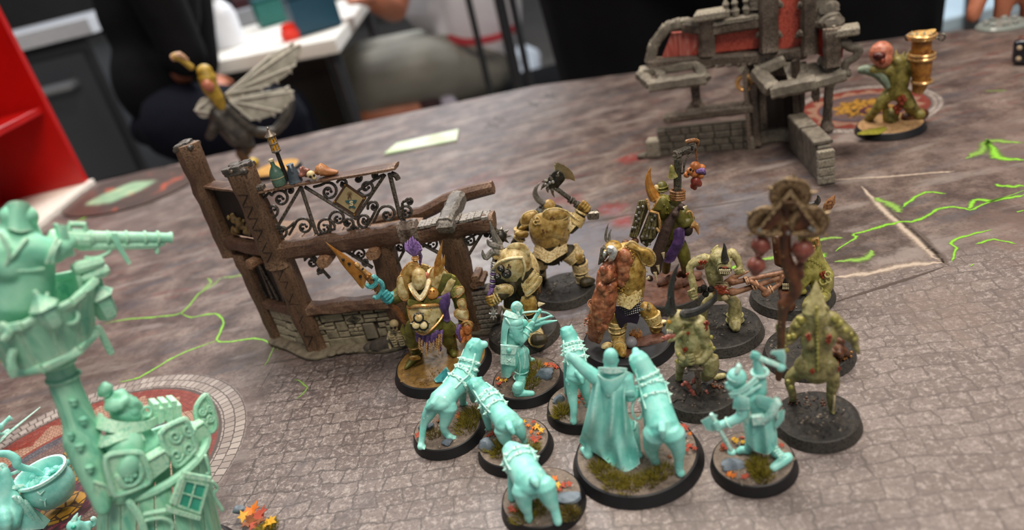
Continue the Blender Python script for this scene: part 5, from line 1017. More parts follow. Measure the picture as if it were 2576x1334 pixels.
plt(F, 'coat_tail', MINT, [(560, 400), (600, 395), (580, 470), (545, 480)], -20, 6, 8) if 'plt' in globals() else None
tuft(F, [(690, 480), (680, 510), (700, 420)], seed=9, spread=50, hgt=3.2); rock(F, 765, 450, 58, (1.2, .9, .7), 11); leaves(F, [(500, 480, 'o'), (520, 490, 'y'), (515, 505, 'r'), (545, 490, 'y'), (500, 510, 'r'), (770, 398, 'o'), (795, 400, 'r', 12), (815, 405, 'r', 12), (800, 415, 'b', 12), (830, 415, 'r')], 13)
# --- axe fighter
F = Fig('axe_hunter_model', 'mint green lunging fighter with a raised hatchet and a second hatchet low, front right', 'miniature', ground(1896, 1176), 'mint green hunters'); F.Z(1740, 860, .3074); base(F, 12.6, EARTH, seed=7, lumps=70)
b = MB(); F.limb(b, [(490, 440, 10, 74), (545, 540, 5, 66), (570, 640, 0, 70)], 16, 3); F.ell(b, (355, 350, 0), (385, 225, 10), 76); F.ell(b, (310, 400, -10), (330, 330, 0), 44); F.ell(b, (276, 352, -14), (290, 330, -12), 14); F.limb(b, [(430, 400, 10, 50), (390, 360, 6, 50)])
F.ell(b, (310, 385, -40), (345, 385, -46), 10)
F.limb(b, [(555, 410, 10, 56), (562, 320, 20, 48), (552, 250, 20, 40), (530, 160, 16, 30)], 10, 2); F.fist(b, 520, 116, 8, 40, 1, .3)
F.limb(b, [(415, 470, -40, 56), (412, 600, -60, 46), (330, 650, -80, 38), (230, 685, -90, 32)], 10, 2); F.fist(b, 205, 690, -94, 40, .5, 1)
F.limb(b, [(590, 660, -10, 78), (620, 790, -30, 64), (660, 880, 6.5j, 48), (730, 940, 5.2j, 40)], 10, 2); F.limb(b, [(790, 945, 5.6j, 42), (730, 990, 5.2j, 40), (665, 1035, 4.9j, 34)], 10)
F.limb(b, [(520, 660, 60, 66), (500, 780, 60, 54), (470, 870, 6j, 38)], 10, 2); F.limb(b, [(470, 890, 5.0j, 34), (400, 885, 4.9j, 34), (380, 900, 4.7j, 26)], 10)
F.part('body', b, MINT, vox=.27, smo=3)
b = MB(); F.limb(b, [(372, 245, -40, 22), (388, 200, -20, 24), (384, 185, -10, 12)], 8); F.part('top_knot', b, MINT); b = MB(); F.ring(b, (364, 290, 2), (372, 250, 6), 66, 6, 22); F.part('headband', b, MINT)
for i, pl in enumerate(([(316, 430, -40), (390, 424, -80), (470, 372, -72), (535, 320, -40)], [(330, 410, -36), (400, 398, -76), (470, 345, -66), (520, 300, -40)], [(325, 450, -46), (410, 450, -84), (490, 405, -76), (560, 360, -50)])): b = MB(); F.line(b, pl, 15, 8, flat=.8); F.part('scarf_fold', b, MINT)
b = MB(); F.sheet(b, [[(360, 430, -60), (410, 440, -110), (470, 460, -100)], [(340, 490, -70), (400, 500, -124), (470, 490, -110)], [(334, 548, -60), (400, 556, -116), (478, 556, -90)]], 10, 3); F.part('sleeve', b, MINT, ang=80)
b = MB(); F.ring(b, (558, 250, 20), (556, 230, 20), 58, 14, 18); F.part('cuff', b, MINT); b = MB(); F.ring(b, (300, 662, -84), (285, 668, -84), 40, 9, 16); F.part('cuff', b, MINT)
b = MB(); F.sheet(b, [[(480, 600, -40), (520, 612, -84), (560, 620, -78), (600, 616, -92), (640, 606, -70), (672, 580, -10)], [(448, 700, -40), (505, 730, -104), (555, 735, -74), (605, 735, -112), (650, 715, -78), (686, 670, -10)], [(446, 790, -30), (505, 835, -104), (565, 850, -64), (615, 860, -112), (660, 830, -70), (700, 770, -10)], [(456, 830, -20), (510, 890, -100), (575, 915, -60), (622, 925, -106), (664, 890, -64), (700, 840, -10)]], 10, 3); F.part('coat_skirt', b, MINT, ang=80)
b = MB(); F.sheet(b, [[(400, 540, 10), (470, 560, -40)], [(420, 680, 0), (480, 700, -60)], [(440, 800, 0), (490, 810, -40)]], 10, 3); F.part('coat_front', b, MINT, ang=80)
b = MB(); F.slab(b, [(490, 620), (590, 610), (600, 680), (500, 690)], -130, 34, .06); F.part('belt_pouch', b, MINT); b = MB(); F.limb(b, [(560, 660, -110, 24), (650, 590, -110, 34), (700, 500, -90, 38), (690, 480, -80, 30)], 8); F.part('holster', b, MINT)
for i in range(4): b = MB(); F.plate(b, [(520 + i * 24, 450 + i * 6), (580 + i * 24, 440 + i * 6), (600 + i * 20, 520 + i * 6), (545 + i * 20, 530 + i * 6)], -86 - i, 10, 8); F.part('armour_scale', b, MINT)
def hatchet(a, c, blade, d, r, nm='hatchet'):
    b = MB(); F.limb(b, [(a[0], a[1], d, r), (c[0], c[1], d, r * .92)], 8); h = F.part(nm, b, MINT); b = MB(); F.plate(b, [(x, y) for x, y in blade], d - r * .2, r * .5, r * .9, 1, (1, .8, .4)); F.part('axe_blade', b, MINT, h); return h
hatchet((500, 115), (735, 205), [(640, 100), (655, 70), (760, 62), (772, 120), (765, 190), (700, 150), (690, 120), (660, 98)], 10, 24); hatchet((165, 600), (330, 905), [(72, 645), (175, 590), (215, 600), (190, 650), (178, 740), (120, 725)], -96, 20); b = MB(); F.ell(b, (715, 185, 10), (750, 235, 10), 36); F.part('axe_socket', b, MINT); b = MB(); F.ell(b, (330, 925, -96), (325, 885, -96), 34); F.part('haft_pommel', b, MINT)
hatchet((690, 540), (700, 620), [(720, 560), (765, 555), (755, 640), (700, 710), (680, 690), (700, 620)], -60, 16)
for i in range(5): b = MB(); F.line(b, [(660 + i * 16, 880 + i * 18, 8.6j), (700 + i * 18, 860 + i * 20, 8.8j)], 7); F.part('boot_lace', b, MINT)
b = MB(); F.slab(b, [(790, 930), (832, 960), (700, 1068), (660, 1060)], 0, 1); 
tuft(F, [(560, 1080), (580, 1120), (520, 1030), (560, 1010)], seed=10, spread=62, hgt=3); rock(F, 330, 1010, 84, (1.5, .9, .5), 12); leaves(F, [(310, 1085, 'o', 18), (345, 1100, 'o', 18), (430, 1110, 'r', 18), (450, 1100, 'r', 14), (345, 800, 'y', 16), (370, 815, 'y', 16), (410, 790, 'r', 14), (420, 825, 'y', 14), (260, 850, 'r', 14), (250, 880, 'b', 16), (735, 850, 'r', 14), (280, 870, 'r', 14)], 15)
# ================================================================== mint green models at the left edge
T1 = (0, 480, .3598); T2 = (0, 900, .3254)
tw_at = ground(400, 1490)
F = Fig('watchtower_model', 'tall mint green wooden tower with gunner in a basket and bobble hatted crewman, left foreground', 'miniature', tw_at, 'mint green crew'); F.Z(*T2)
base(F, 27, EARTH, seed=20, lumps=60); k = F.k
# plank trunk: a ring of tapering boards
T0 = F.P(1190, 800, 0); Tb = F.o + F.rt * 30 * k + ZZ * 4
def trunk(th, t, r=1.):
    R = (395 + (520 - 395) * t ** 1.5) * k * r; c = T0 + (Tb - T0) * t; return c + F.rt * (math.cos(th) * R) + F.n * (math.sin(th) * R)
NB = 20
for i in range(NB):
    a0, a1 = 2 * math.pi * i / NB + .012, 2 * math.pi * (i + 1) / NB - .012; rnd = random.Random(i); o = rnd.uniform(.97, 1.03); G_ = []
    for t in (0, .2, .45, .7, 1.): G_.append([trunk(a0, t, o * .985), trunk((a0 + a1) / 2, t, o * 1.012), trunk(a1, t, o * .985)])
    F.part('plank', MB().sheet(G_, 14 * k, 2), MINTW, ang=60)
b = MB(); b.torus(T0 + ZZ * .3, ZZ, 392 * k, 34 * k, 32, 8); F.part('top_rim', b, MINTG)
# merlons: little plank boxes, with carved panels between them
def panel(L, d, kind):
    b = MB(); F.slab(b, L, d, 46, .03); p = F.part('carved_panel', b, MINTG); b = MB(); F.line(b, [(*q, d - 6) for q in L], 20, 6, True, 3); F.part('panel_frame', b, MINTG, p)
    cx, cy = sum(q[0] for q in L) / len(L), sum(q[1] for q in L) / len(L); w = (max(q[0] for q in L) - min(q[0] for q in L)) / 2; b = MB()
    if kind == 'skull':
        F.ell(b, (cx - 10, cy + 60, d - 14), (cx + 20, cy - 130, d - 14), 70, .5); F.part('skull_relief', b, MINTG, p); b = MB(); F.line(b, [(cx + 70, cy - 70, d - 12), (cx + 105, cy + 10, d - 14), (cx + 60, cy + 90, d - 14), (cx - 30, cy + 110, d - 14), (cx - 80, cy + 40, d - 12)], 20); F.part('ring_relief', b, MINTG, p); b = MB()
        for i in range(5): F.ball(b, cx - 10 + (i % 3) * 30, cy + 30 + (i // 3) * 34, d - 26, 19)
        F.part('berry_relief', b, MINTG, p)
    else:
        for j, (ox, oy) in enumerate(((-.25, -.25), (.28, .2), (.25, -.5), (-.2, .45))):
            P = [(cx + ox * w * 1.5 + math.cos(t) * w * .36 * (1 - t / 11), cy + oy * w * 1.5 + math.sin(t) * w * .4 * (1 - t / 11), d - 12) for t in np.linspace(0, 8, 16)]; b = MB(); F.line(b, P, 13, 6, False, 2); F.part('scroll_relief', b, MINTG, p)
panel([(815, 800), (880, 745), (1060, 735), (1105, 770), (1155, 930), (1120, 985), (920, 1060), (870, 1020)], -390, 'skull')
panel([(1240, 590), (1400, 485), (1450, 500), (1515, 690), (1500, 720), (1390, 830), (1340, 800)], -330, 'scroll')
panel([(1515, 390), (1575, 300), (1610, 310), (1668, 480), (1655, 560), (1600, 575), (1530, 500)], -60, 'scroll')
for L, d in (([(1150, 790), (1270, 720), (1305, 750), (1320, 840), (1180, 950), (1160, 900)], -380), ([(1480, 560), (1570, 500), (1600, 530), (1625, 620), (1530, 700), (1500, 650)], -180), ([(730, 960), (820, 990), (850, 1060), (760, 1100), (720, 1040)], -300)):
    b = MB(); F.slab(b, L, d, 90, .06); F.part('merlon', b, MINTW); b = MB(); F.line(b, [(L[0][0], L[0][1], d - 4), (L[1][0], L[1][1], d - 4), (L[2][0], L[2][1], d - 4)], 14, 6, smooth=0); F.part('merlon_cap', b, MINTG)
# mast
b = MB(); F.limb(b, [(455, 60, -40, 92), (520, 260, -40, 96), (610, 480, -60, 104), (640, 640, -100, 122), (700, 820, -160, 110), (760, 1000, -220, 84), (800, 1180, -280, 50)], 12, 3); F.limb(b, [(540, 560, -60, 34), (560, 640, -120, 60), (640, 780, -190, 50)], 10, 2)
ms = F.part('mast', b, MINTW, vox=.9, smo=2)
for x, y, d, r in ((566, 345, -150, 26), (640, 490, -190, 28), (612, 690, -240, 30), (690, 860, -290, 28), (545, 610, -190, 20)): b = MB(); F.ell(b, (x + 8, y + 36, d), (x, y - 20, d), r * .8); F.ell(b, (x - 2, y - 34, d), (x, y, d), r * 1.1); F.part('shelf_fungus', b, MINTG, ms)
for y0, x0, r in ((150, 490, 98), (40, 450, 100)): b = MB(); F.ring(b, (x0, y0, -40), (x0 + 30, y0 + 90, -40), r, 13, 20); F.part('mast_band', b, MINTG, ms)
# window with open shutters
W_ = [(1430, 945), (1600, 985), (1540, 1200), (1370, 1140)]
b = MB(); F.slab(b, W_, -470, 24, .02); wn = F.part('window_pane', b, mat('mint_dark_paint', '#2f9a84', '#3fae96', rough=.35))
b = MB(); F.line(b, [(*q, -474) for q in W_], 17, 4, True, 0); F.part('window_frame', b, MINTG, wn); b = MB(); F.line(b, [(1515, 965, -480), (1455, 1170, -480)], 7, smooth=0); F.line(b, [(1400, 1043, -480), (1570, 1093, -480)], 7, smooth=0); F.part('window_bars', b, MINTG, wn)
for L in ([(1420, 890), (1640, 930), (1640, 965), (1410, 930)], [(1400, 930), (1430, 940), (1360, 1150), (1320, 1130)], [(1290, 1150), (1560, 1235), (1550, 1265), (1290, 1195)]): b = MB(); F.slab(b, L, -500, 34, .05); F.part('window_board', b, MINTG, wn)
# ropes, hooks
for L, r in (([(1120, 1210), (1200, 1195), (1290, 1180)], 16), ([(1640, 960), (1680, 1010), (1650, 1060), (1690, 1130), (1720, 1180)], 14), ([(1640, 980), (1630, 1040), (1660, 1060)], 10), ([(1000, 1120), (1060, 1200), (1100, 1290), (1130, 1400)], 26), ([(1120, 1260), (1250, 1240), (1330, 1280), (1330, 1334)], 14), ([(1590, 760), (1620, 880), (1600, 900)], 12)):
    b = MB(); F.line(b, [(x, y, -470 + abs(x - 1300) * .25) for x, y in L], r); F.part('rope', b, MINTG)
# crewman: hat with a bobble, goggles, wide collar
b = MB(); F.limb(b, [(1010, 900, -40, 200), (1000, 700, -60, 185), (985, 560, -60, 140), (970, 470, -60, 104)], 14, 2); F.ell(b, (830, 720, -240), (1110, 660, -220), 130, .9); F.ell(b, (930, 500, -70), (1010, 340, -70), 118); F.ell(b, (1070, 470, -60), (1130, 420, -50), 60); F.ell(b, (1120, 455, -70), (1165, 440, -64), 30)
F.limb(b, [(1060, 720, -220, 70), (1150, 720, -200, 60), (1230, 600, -60, 50)], 10, 2)
cr = F.part('crewman', b, MINTG, vox=.7, smo=3)
b = MB(); rnd = random.Random(3)
for i in range(46):
    a, e = rnd.uniform(0, 6.28), rnd.uniform(-.1, 1.3); F.ball(b, 945 + math.cos(a) * 128 * math.cos(e) + 30 * math.sin(e), 400 + math.cos(a) * 26 - 105 * math.sin(e), -70 + math.sin(a) * 120 * math.cos(e), 34)
F.ell(b, (850, 420, -60), (1040, 360, -60), 110); F.part('knitted_hat', b, MINTG, cr, vox=.5, smo=1); b = MB()
for i in range(16): a = i * 2.4; F.ball(b, 808 + math.cos(a) * 40 * (i % 3) / 2, 250 + math.sin(a) * 34 * (i % 3) / 2, -70 + (i % 5 - 2) * 16, 30)
F.part('hat_bobble', b, MINTG, cr, vox=.4, smo=1)
for x, y in ((1085, 440), (1130, 420)): b = MB(); F.ring(b, (x, y, -110), (x + 10, y, -130), 34, 12, 14); F.part('goggle', b, MINTG, cr)
b = MB(); F.sheet(b, [[(760, 500, 60), (770, 560, -170), (960, 590, -250), (1130, 560, -190), (1215, 490, -30)], [(790, 430, 40), (830, 470, -150), (960, 500, -220), (1120, 490, -170), (1205, 450, -30)]], 26, 4); F.part('high_collar', b, MINTG, cr, ang=80)
b = MB(); F.sheet(b, [[(760, 640, -60), (800, 700, -260), (960, 640, -300), (1110, 650, -250)], [(770, 560, -60), (820, 610, -230), (960, 580, -260), (1080, 590, -220)]], 20, 3); F.part('shoulder_cape', b, MINTG, cr, ang=80)
b = MB()
for i in range(6):
    t = i / 5; x, y = 1210 + 170 * t, 420 + 20 * (i % 2) - 30 * t; F.slab(b, [(x - 24, y - 60 + 20 * (i % 2)), (x + 24, y - 66 + 20 * (i % 2)), (x + 30, y + 70), (x - 20, y + 90)], -80 - 10 * (i % 2), 120, .05)
F.part('bellows', b, MINTG, cr)
# --- basket on the mast with the gunner
F.Z(*T1); k = F.k
def ring_pt(cx, cy, R, th, up=0.): return F.P(cx, cy, 0) + F.rt * math.cos(th) * R * k + F.n * math.sin(th) * R * k + ZZ * up * k
NB = 12
for i in range(NB):
    a0, a1 = 2 * math.pi * i / NB + .006, 2 * math.pi * (i + 1) / NB - .006; G_ = []
    for t in (0, .5, 1.): R = 330 - 90 * t; G_.append([ring_pt(250 + 115 * t, 770 + 330 * t, R * (1.02 if j == 1 else 1), a) for j, a in enumerate((a0, (a0 + a1) / 2, a1))])
    F.part('basket_board', MB().sheet(G_, 14 * k, 2), MINTW, ang=60)
for t, r in ((0., 24), (1.0, 26)):
    R = 335 - 84 * t; P_ = [ring_pt(250 + 115 * t, 770 + 330 * t, R, 2 * math.pi * i / 8 + .39) for i in range(8)]
    for i in range(8): F.part('basket_rail', MB().beam(P_[i], P_[(i + 1) % 8], r * 1.6 * k, r * 2 * k, ZZ, 3, .15, seed=i), MINTG)
F.part('basket_floor', MB().lathe(F.P(365, 1080, 0), ZZ, [(20 * k, -2), (238 * k, -1), (238 * k, 0)], 20), MINTW)
b = MB(); F.slab(b, [(440, 800), (560, 830), (510, 950), (410, 910)], -268, 16, .05); F.part('basket_badge', b, MINTG); b = MB(); F.ring(b, (490, 880, -280), (490, 880, -300), 40, 12, 14); F.part('badge_ring', b, MINTG)
def hung_lantern(x, y, d, s):
    c = F.P(x, y, d); q = s * k; l = F.part('hanging_lantern', MB().lathe(c, ZZ, [(.3 * q, -1.1 * q), (.5 * q, -.95 * q), (.62 * q, -.8 * q), (.7 * q, .5 * q), (.8 * q, .55 * q)], 6), MINTG); F.part('lantern_cap', MB().lathe(c + ZZ * .55 * q, ZZ, [(.95 * q, 0), (.5 * q, .5 * q), (.2 * q, .8 * q), (.15 * q, 1.2 * q)], 6), MINTG, l)
hung_lantern(335, 860, -330, 84); hung_lantern(715, 790, -60, 100)
for L, r in (([(650, 560, -60), (700, 620, -60), (715, 690, -60)], 12), ([(330, 720, -320), (335, 790, -330)], 10), ([(690, 960, -40), (740, 1060, -40), (775, 1130, -40)], 22), ([(545, 600, -120), (600, 780, -100), (660, 900, -90)], 14)): b = MB(); F.line(b, L, r); F.part('rope', b, MINTG)
for L in ([(90, 1120, -220), (75, 1190, -220), (90, 1250, -220)], [(20, 940, -260), (60, 980, -270), (30, 1030, -270)]): b = MB(); F.line(b, L, 24); F.part('hook', b, MINTG)
b = MB(); F.limb(b, [(120, 760, 0, 190), (130, 520, -30, 180), (120, 380, -40, 190), (130, 290, -30, 110)], 14, 2); F.ell(b, (130, 260, -60), (135, 90, -60), 100); F.ell(b, (180, 230, -20), (190, 130, -20), 66); F.limb(b, [(200, 400, -130, 100), (330, 430, -170, 84), (420, 400, -130, 66), (470, 350, -60, 52)], 12, 2); F.limb(b, [(30, 380, -100, 96), (-60, 480, -150, 80), (60, 560, -180, 60)], 12, 2); F.fist(b, 480, 350, -70, 52, 1, 0)
gn = F.part('gunner', b, MINTG, vox=.8, smo=3)
b = MB(); F.sheet(b, [[(20, 120, 40), (60, 80, -100), (130, 70, -150), (200, 85, -110), (230, 140, 40)], [(15, 210, 40), (55, 190, -130), (130, 200, -170), (215, 190, -120), (245, 200, 30)], [(0, 290, 30), (60, 270, -160), (140, 290, -190), (230, 280, -150), (300, 300, 20)]], 16, 3); F.part('hood', b, MINTG, gn, ang=80)
for L in ([(0, 300, -215), (60, 420, -232), (40, 520, -224)], [(180, 340, -215), (110, 430, -228), (60, 480, -225)], [(40, 560, -215), (200, 560, -205), (300, 545, -200)], [(330, 500, -250), (360, 420, -260), (390, 340, -230)], [(370, 500, -250), (380, 420, -260), (415, 360, -230)]): b = MB(); F.line(b, L, 14); F.part('strap', b, MINTG, gn)
b = MB(); F.sheet(b, [[(370, 230, -90), (400, 235, -150), (470, 240, -130)], [(400, 340, -100), (430, 350, -170), (490, 340, -140)], [(430, 460, -90), (470, 470, -150), (530, 450, -120)]], 14, 3); F.part('cloth_wrap', b, MINTG, gn, ang=80)
b = MB(); F.limb(b, [(400, 330, -40, 60), (620, 335, -50, 56), (640, 330, -50, 40)], 10); F.limb(b, [(620, 325, -50, 38), (1170, 330, -60, 32), (1195, 328, -60, 38), (1200, 328, -60, 36)], 12, cap='flat'); F.limb(b, [(560, 385, -50, 30), (1080, 380, -58, 26), (1140, 370, -58, 16)], 8); rf = F.part('long_rifle', b, MINTG)
for x in (640, 750, 880, 1010, 1100): b = MB(); F.ring(b, (x, 330, -54), (x + 20, 330, -55), 38, 9, 16); F.part('barrel_band', b, MINTG, rf)
b = MB(); F.line(b, [(480, 270, -60), (490, 232, -60), (590, 235, -60), (600, 290, -60)], 18, smooth=0); F.part('sight', b, MINTG, rf); b = MB(); F.sheet(b, [[(780, 290, -100), (800, 300, -100), (820, 290, -95)], [(800, 370, -110), (820, 380, -112), (845, 370, -105)], [(880, 500, -100), (900, 520, -104), (920, 505, -96)]], 10, 3); F.part('cloth_tie', b, MINTG, rf, ang=80)
b = MB(); F.line(b, [(600, 470, -60), (680, 470, -60), (760, 430, -60), (780, 380, -60)], 13); F.part('sling', b, MINTG, rf); b = MB(); F.limb(b, [(1095, 390, -58, 14), (1100, 430, -58, 16)], 8); F.part('ramrod_end', b, MINTG, rf)
b = MB(); F.limb(b, [(540, 540, -110, 40), (690, 500, -90, 38)], 8); F.limb(b, [(590, 610, -100, 34), (720, 560, -80, 44)], 8); F.part('bedroll', b, MINTG)
F.Z(0, 0, 1.); rock(F, 600, 1282, 16, seed=14); leaves(F, [(625, 1290, 'o', 12), (640, 1280, 'o', 12), (650, 1298, 'r', 12), (612, 1300, 'y', 10), (630, 1310, 'b', 12), (655, 1312, 'b', 10), (640, 1322, 'r', 11), (672, 1318, 'y', 12), (685, 1312, 'y', 10), (620, 1320, 'b', 10), (660, 1290, 'r', 11)], 21); tuft(F, [(665, 1335), (680, 1330)], seed=21, spread=22, hgt=2.4)
# --- cook with the cauldron
F = Fig('cauldron_cook_model', 'mint green hunched figure stirring a cauldron, bottom left corner of the photo', 'miniature', ground(60, 1330), 'mint green crew'); F.Z(*T2); k = F.k
pc_ = F.P(318, 900, -60); q = 185 * k; b = MB().lathe(pc_, ZZ, [(.35 * q, -1.55 * q), (.72 * q, -1.35 * q), (.98 * q, -.85 * q), (1.0 * q, -.45 * q), (.9 * q, -.1 * q), (1.04 * q, 0), (1.04 * q, .12 * q), (.92 * q, .12 * q), (.8 * q, -.1 * q), (.78 * q, -.3 * q), (0, -.32 * q)], 32); cl = F.part('cauldron', b, MINT)
b = MB(); rnd = random.Random(6)
for i in range(22): a, r = rnd.uniform(0, 6.28), rnd.uniform(0, .62) * q; b.ell(pc_ + V(math.cos(a) * r, math.sin(a) * r, -.32 * q), pc_ + V(math.cos(a) * r * .8 + rnd.uniform(-.5, .5), math.sin(a) * r * .8, -.32 * q + rnd.uniform(.2, .36) * q), rnd.uniform(.08, .18) * q)
F.part('stew', b, MINT, cl, vox=.3, smo=2)
b = MB(); F.line(b, [(455, 960, -100), (470, 1060, -100), (545, 1060, -100), (560, 970, -100), (500, 940, -100)], 15, 6, True, 2); F.part('cauldron_handle', b, MINT, cl); b = MB(); F.line(b, [(140, 880, -60), (60, 905, -60), (50, 850, -60)], 12); F.part('cauldron_handle', b, MINT, cl)
for P_ in ([(310, 1060), (340, 1030), (370, 1060), (345, 1110), (310, 1100)], [(370, 1060), (420, 1050)], [(345, 1110), (350, 1150)], [(310, 1060), (290, 1040)]): b = MB(); F.line(b, [(x, y, -60 - 186 + abs(x - 318) * .5) for x, y in P_], 5, smooth=0); F.part('crack_relief', b, MINT, cl)
b = MB(); F.spike(b, (420, 800, 90), (468, 765, 90), 40); F.part('chipped_rim', b, MINT, cl)
b = MB(); F.limb(b, [(-20, 745, -60, 26), (60, 745, -60, 30), (125, 790, -80, 34), (130, 830, -90, 30), (190, 855, -80, 26), (270, 870, -70, 24), (340, 920, -60, 20)], 10, 2); F.limb(b, [(400, 880, -60, 16), (490, 840, -60, 22), (560, 790, -60, 26)], 8); F.ell(b, (545, 800, -60), (575, 780, -60), 30); F.part('stirring_arm', b, MINT, vox=.35)
b = MB(); F.limb(b, [(60, 1320, -60, 150), (20, 1160, -80, 120), (40, 1060, -100, 60), (30, 880, -80, 40)], 12, 2); F.limb(b, [(100, 1060, -120, 40), (120, 1160, -150, 60), (60, 1280, -180, 90)], 12, 2); F.ell(b, (-40, 1280, -180), (110, 1240, -190), 110); F.part('body', b, MINT, vox=.5)
for i in range(5): b = MB(); F.line(b, [(110 + i * 26, 1080 + i * 14, -190 + i * 10), (190 + i * 34, 1200 + i * 20, -170 + i * 10), (250 + i * 40, 1334, -150 + i * 10)], 26 if i % 2 else 18, 8); F.part('robe_fold', b, MINT)
b = MB(); F.sheet(b, [[(60, 1060, -140), (160, 1100, -150), (260, 1160, -100)], [(40, 1200, -190), (200, 1240, -190), (380, 1250, -120)], [(40, 1334, -200), (240, 1334, -200), (450, 1310, -130)]], 16, 3); F.part('robe', b, MINT, ang=80)
b = MB(); F.limb(b, [(60, 1000, -110, 16), (100, 1010, -116, 22), (180, 990, -120, 14), (200, 1010, -120, 10)], 6); F.part('belt_tool', b, MINT); b = MB(); F.limb(b, [(0, 860, -50, 50), (80, 1010, -70, 34)], 8); F.part('scarf_end', b, MINT)
# --- small horned creature on a brown base at the bottom edge
F = Fig('horned_imp_model', 'small mint green horned creature on a brown base, cut by the bottom edge', 'miniature', ground(222, 1372), 'mint green crew'); F.Z(*T2); base(F, 11.5, mat('base_brown', '#3a2418', '#59371f', rough=.6, sc=.4, bump=.5), seed=22)
b = MB(); F.ell(b, (560, 1360, -40), (590, 1250, -40), 56); F.limb(b, [(590, 1300, -40, 46), (640, 1330, -20, 60), (640, 1420, 0, 60)], 10); F.limb(b, [(640, 1300, -20, 30), (690, 1280, -20, 22), (720, 1300, -20, 18)], 8); F.part('body', b, MINT, vox=.4)
for L in ([(570, 1270, -40, 26), (585, 1235, -40, 18), (600, 1205, -40, 5)], [(600, 1270, -30, 18), (612, 1245, -30, 12), (622, 1225, -30, 4)]): b = MB(); F.limb(b, L, 8); F.part('horn', b, MINT)
b = MB(); F.limb(b, [(690, 1300, -20, 18), (722, 1295, -20, 20), (735, 1265, -20, 18), (720, 1245, -20, 20)], 8, 2); F.part('claw', b, MINT); b = MB(); F.ell(b, (560, 1300, -92), (575, 1320, -94), 18); F.part('eye', b, mat('mint_dark_paint', '#2f9a84'))
# --- duellist mostly outside the left edge
F = Fig('duellist_model', 'mint green model at the far left edge, only its sword tip and pistol in view', 'miniature', ground(-90, 1190), 'mint green crew'); F.Z(*T2); base(F, 12.5, EARTH, seed=23)
b = MB(); F.limb(b, [(-260, 640, 0, 90), (-260, 440, 0, 84), (-255, 360, 0, 40)], 12); F.ell(b, (-250, 330, 0), (-245, 190, 0), 64); F.limb(b, [(-200, 420, -20, 44), (-100, 520, -40, 36), (-20, 600, -40, 28)], 8); F.limb(b, [(-220, 420, 40, 44), (-100, 470, 30, 36), (-10, 540, 0, 28)], 8); F.limb(b, [(-300, 640, 0, 60), (-310, 760, 0, 44), (-310, 860, 0, 36)], 10); F.limb(b, [(-220, 640, 0, 60), (-200, 760, -20, 44), (-200, 880, -20, 36)], 10); F.fist(b, -20, 600, -40, 28, 1, -1); F.fist(b, 0, 540, 0, 28, 1, -.6); F.part('body', b, MINT, vox=.4)
b = MB(); F.limb(b, [(0, 650, -40, 16), (60, 590, -40, 13), (310, 385, -20, 4)], 6); F.part('sword', b, MINT); b = MB(); F.limb(b, [(-20, 560, 0, 20), (60, 480, 0, 16), (80, 470, 0, 24), (90, 462, 0, 24)], 10, cap='flat'); F.limb(b, [(20, 590, 0, 14), (60, 570, 0, 22)], 8); F.part('pistol', b, MINT)
# ================================================================== armoured knights
GOLD = mat('armour_gold', '#5f4318', '#a07a3a', '#c9a866', rough=.34, metal=.3, sc=.45, bump=.25, edge='#e6cf94'); CREAM = mat('armour_cream', '#8a6a30', '#cbb47c', '#ecdfb8', rough=.36, sc=.4, bump=.25, edge='#f2e6c0')
YEL = mat('armour_yellow', '#5e4112', '#a5823a', '#c9ad68', rough=.36, sc=.42, bump=.3, edge='#e8d49a'); OLIVE = mat('armour_olive', '#3c3a12', '#5d5920', '#76722f', rough=.42, sc=.3, bump=.2, edge='#a5a05a')
BRASS = mat('trim_brass', '#8a4f1d', '#b87a35', '#cf9650', rough=.3, metal=.45, sc=.5, edge='#f0c88a'); PURPLE = mat('cloth_purple', '#2f1f42', '#4b3268', '#664885', rough=.6, sc=.4, bump=.3, edge='#8a6ba6'); TURQ = mat('turquoise', '#1f6a70', '#318c92', '#4aa6a8', rough=.45, sc=.5, edge='#86cfcf')
OCHRE = mat('blade_ochre', '#7a4a14', '#a36a22', '#8c7a58', rough=.35, sc=.35, bump=.4, edge='#d8b27a'); LEATH = mat('leather_brown', '#3c2212', '#5c361c', '#7a4b28', rough=.5, sc=.4, bump=.4, edge='#a87848')
DARKM = mat('dark_metal', '#1e1c1a', '#35322d', '#4a463f', rough=.35, metal=.6, sc=.5, bump=.2, edge='#8d877b'); SILV = mat('silver', '#6a6a68', '#9a9a97', '#b9b8b4', rough=.3, metal=.6, sc=.6, edge='#e6e5e0'); FUR = mat('fur_black', '#120e0a', '#241b12', '#33271a', rough=.8, sc=.6, bump=.9); HORN = mat('horn_grey', '#2a2622', '#55504a', '#77726a', rough=.4, sc=.5, edge='#a8a298')
FLESH = mat('flesh_rust', '#52281a', '#96583a', '#c08a66', rough=.28, sc=.45, bump=.35, edge='#e0a882'); PINK = mat('flesh_pink', '#8f4a38', '#b26a52', '#c98a70', rough=.4, sc=.4, edge='#e0b09a'); MUD = mat('mud_brown', '#54401f', '#80612f', '#9b7a44', rough=.5, sc=.25, bump=.5, bsc=1., edge='#b8945a'); SKULLO = mat('skull_orange', '#8a4a20', '#b56c38', '#cf8a55', rough=.4, sc=.5, edge='#eab98a')
FLESHB = mat('rust_rock', '#3c2114', '#5d3826', '#6e4836', rough=.6, sc=.4, bump=.8, edge='#9a7460')
def P1(F, nm, m, fn, par=None, **k): b = MB(); fn(b); return F.part(nm, b, m, par, **k)
def plt(F, nm, m, L, d, bu, th=10, par=None, trim=None, tr=5, **k):
    b = MB(); F.plate(b, L, d, bu, th); p = F.part(nm, b, m, par, ang=60)
    if trim: b = MB(); F.line(b, [(q[0], q[1], d + (q[2] if len(q) > 2 else 0) - 1) for q in L], tr, 6, True, 3); F.part(nm + '_trim', b, trim, p)
    return p
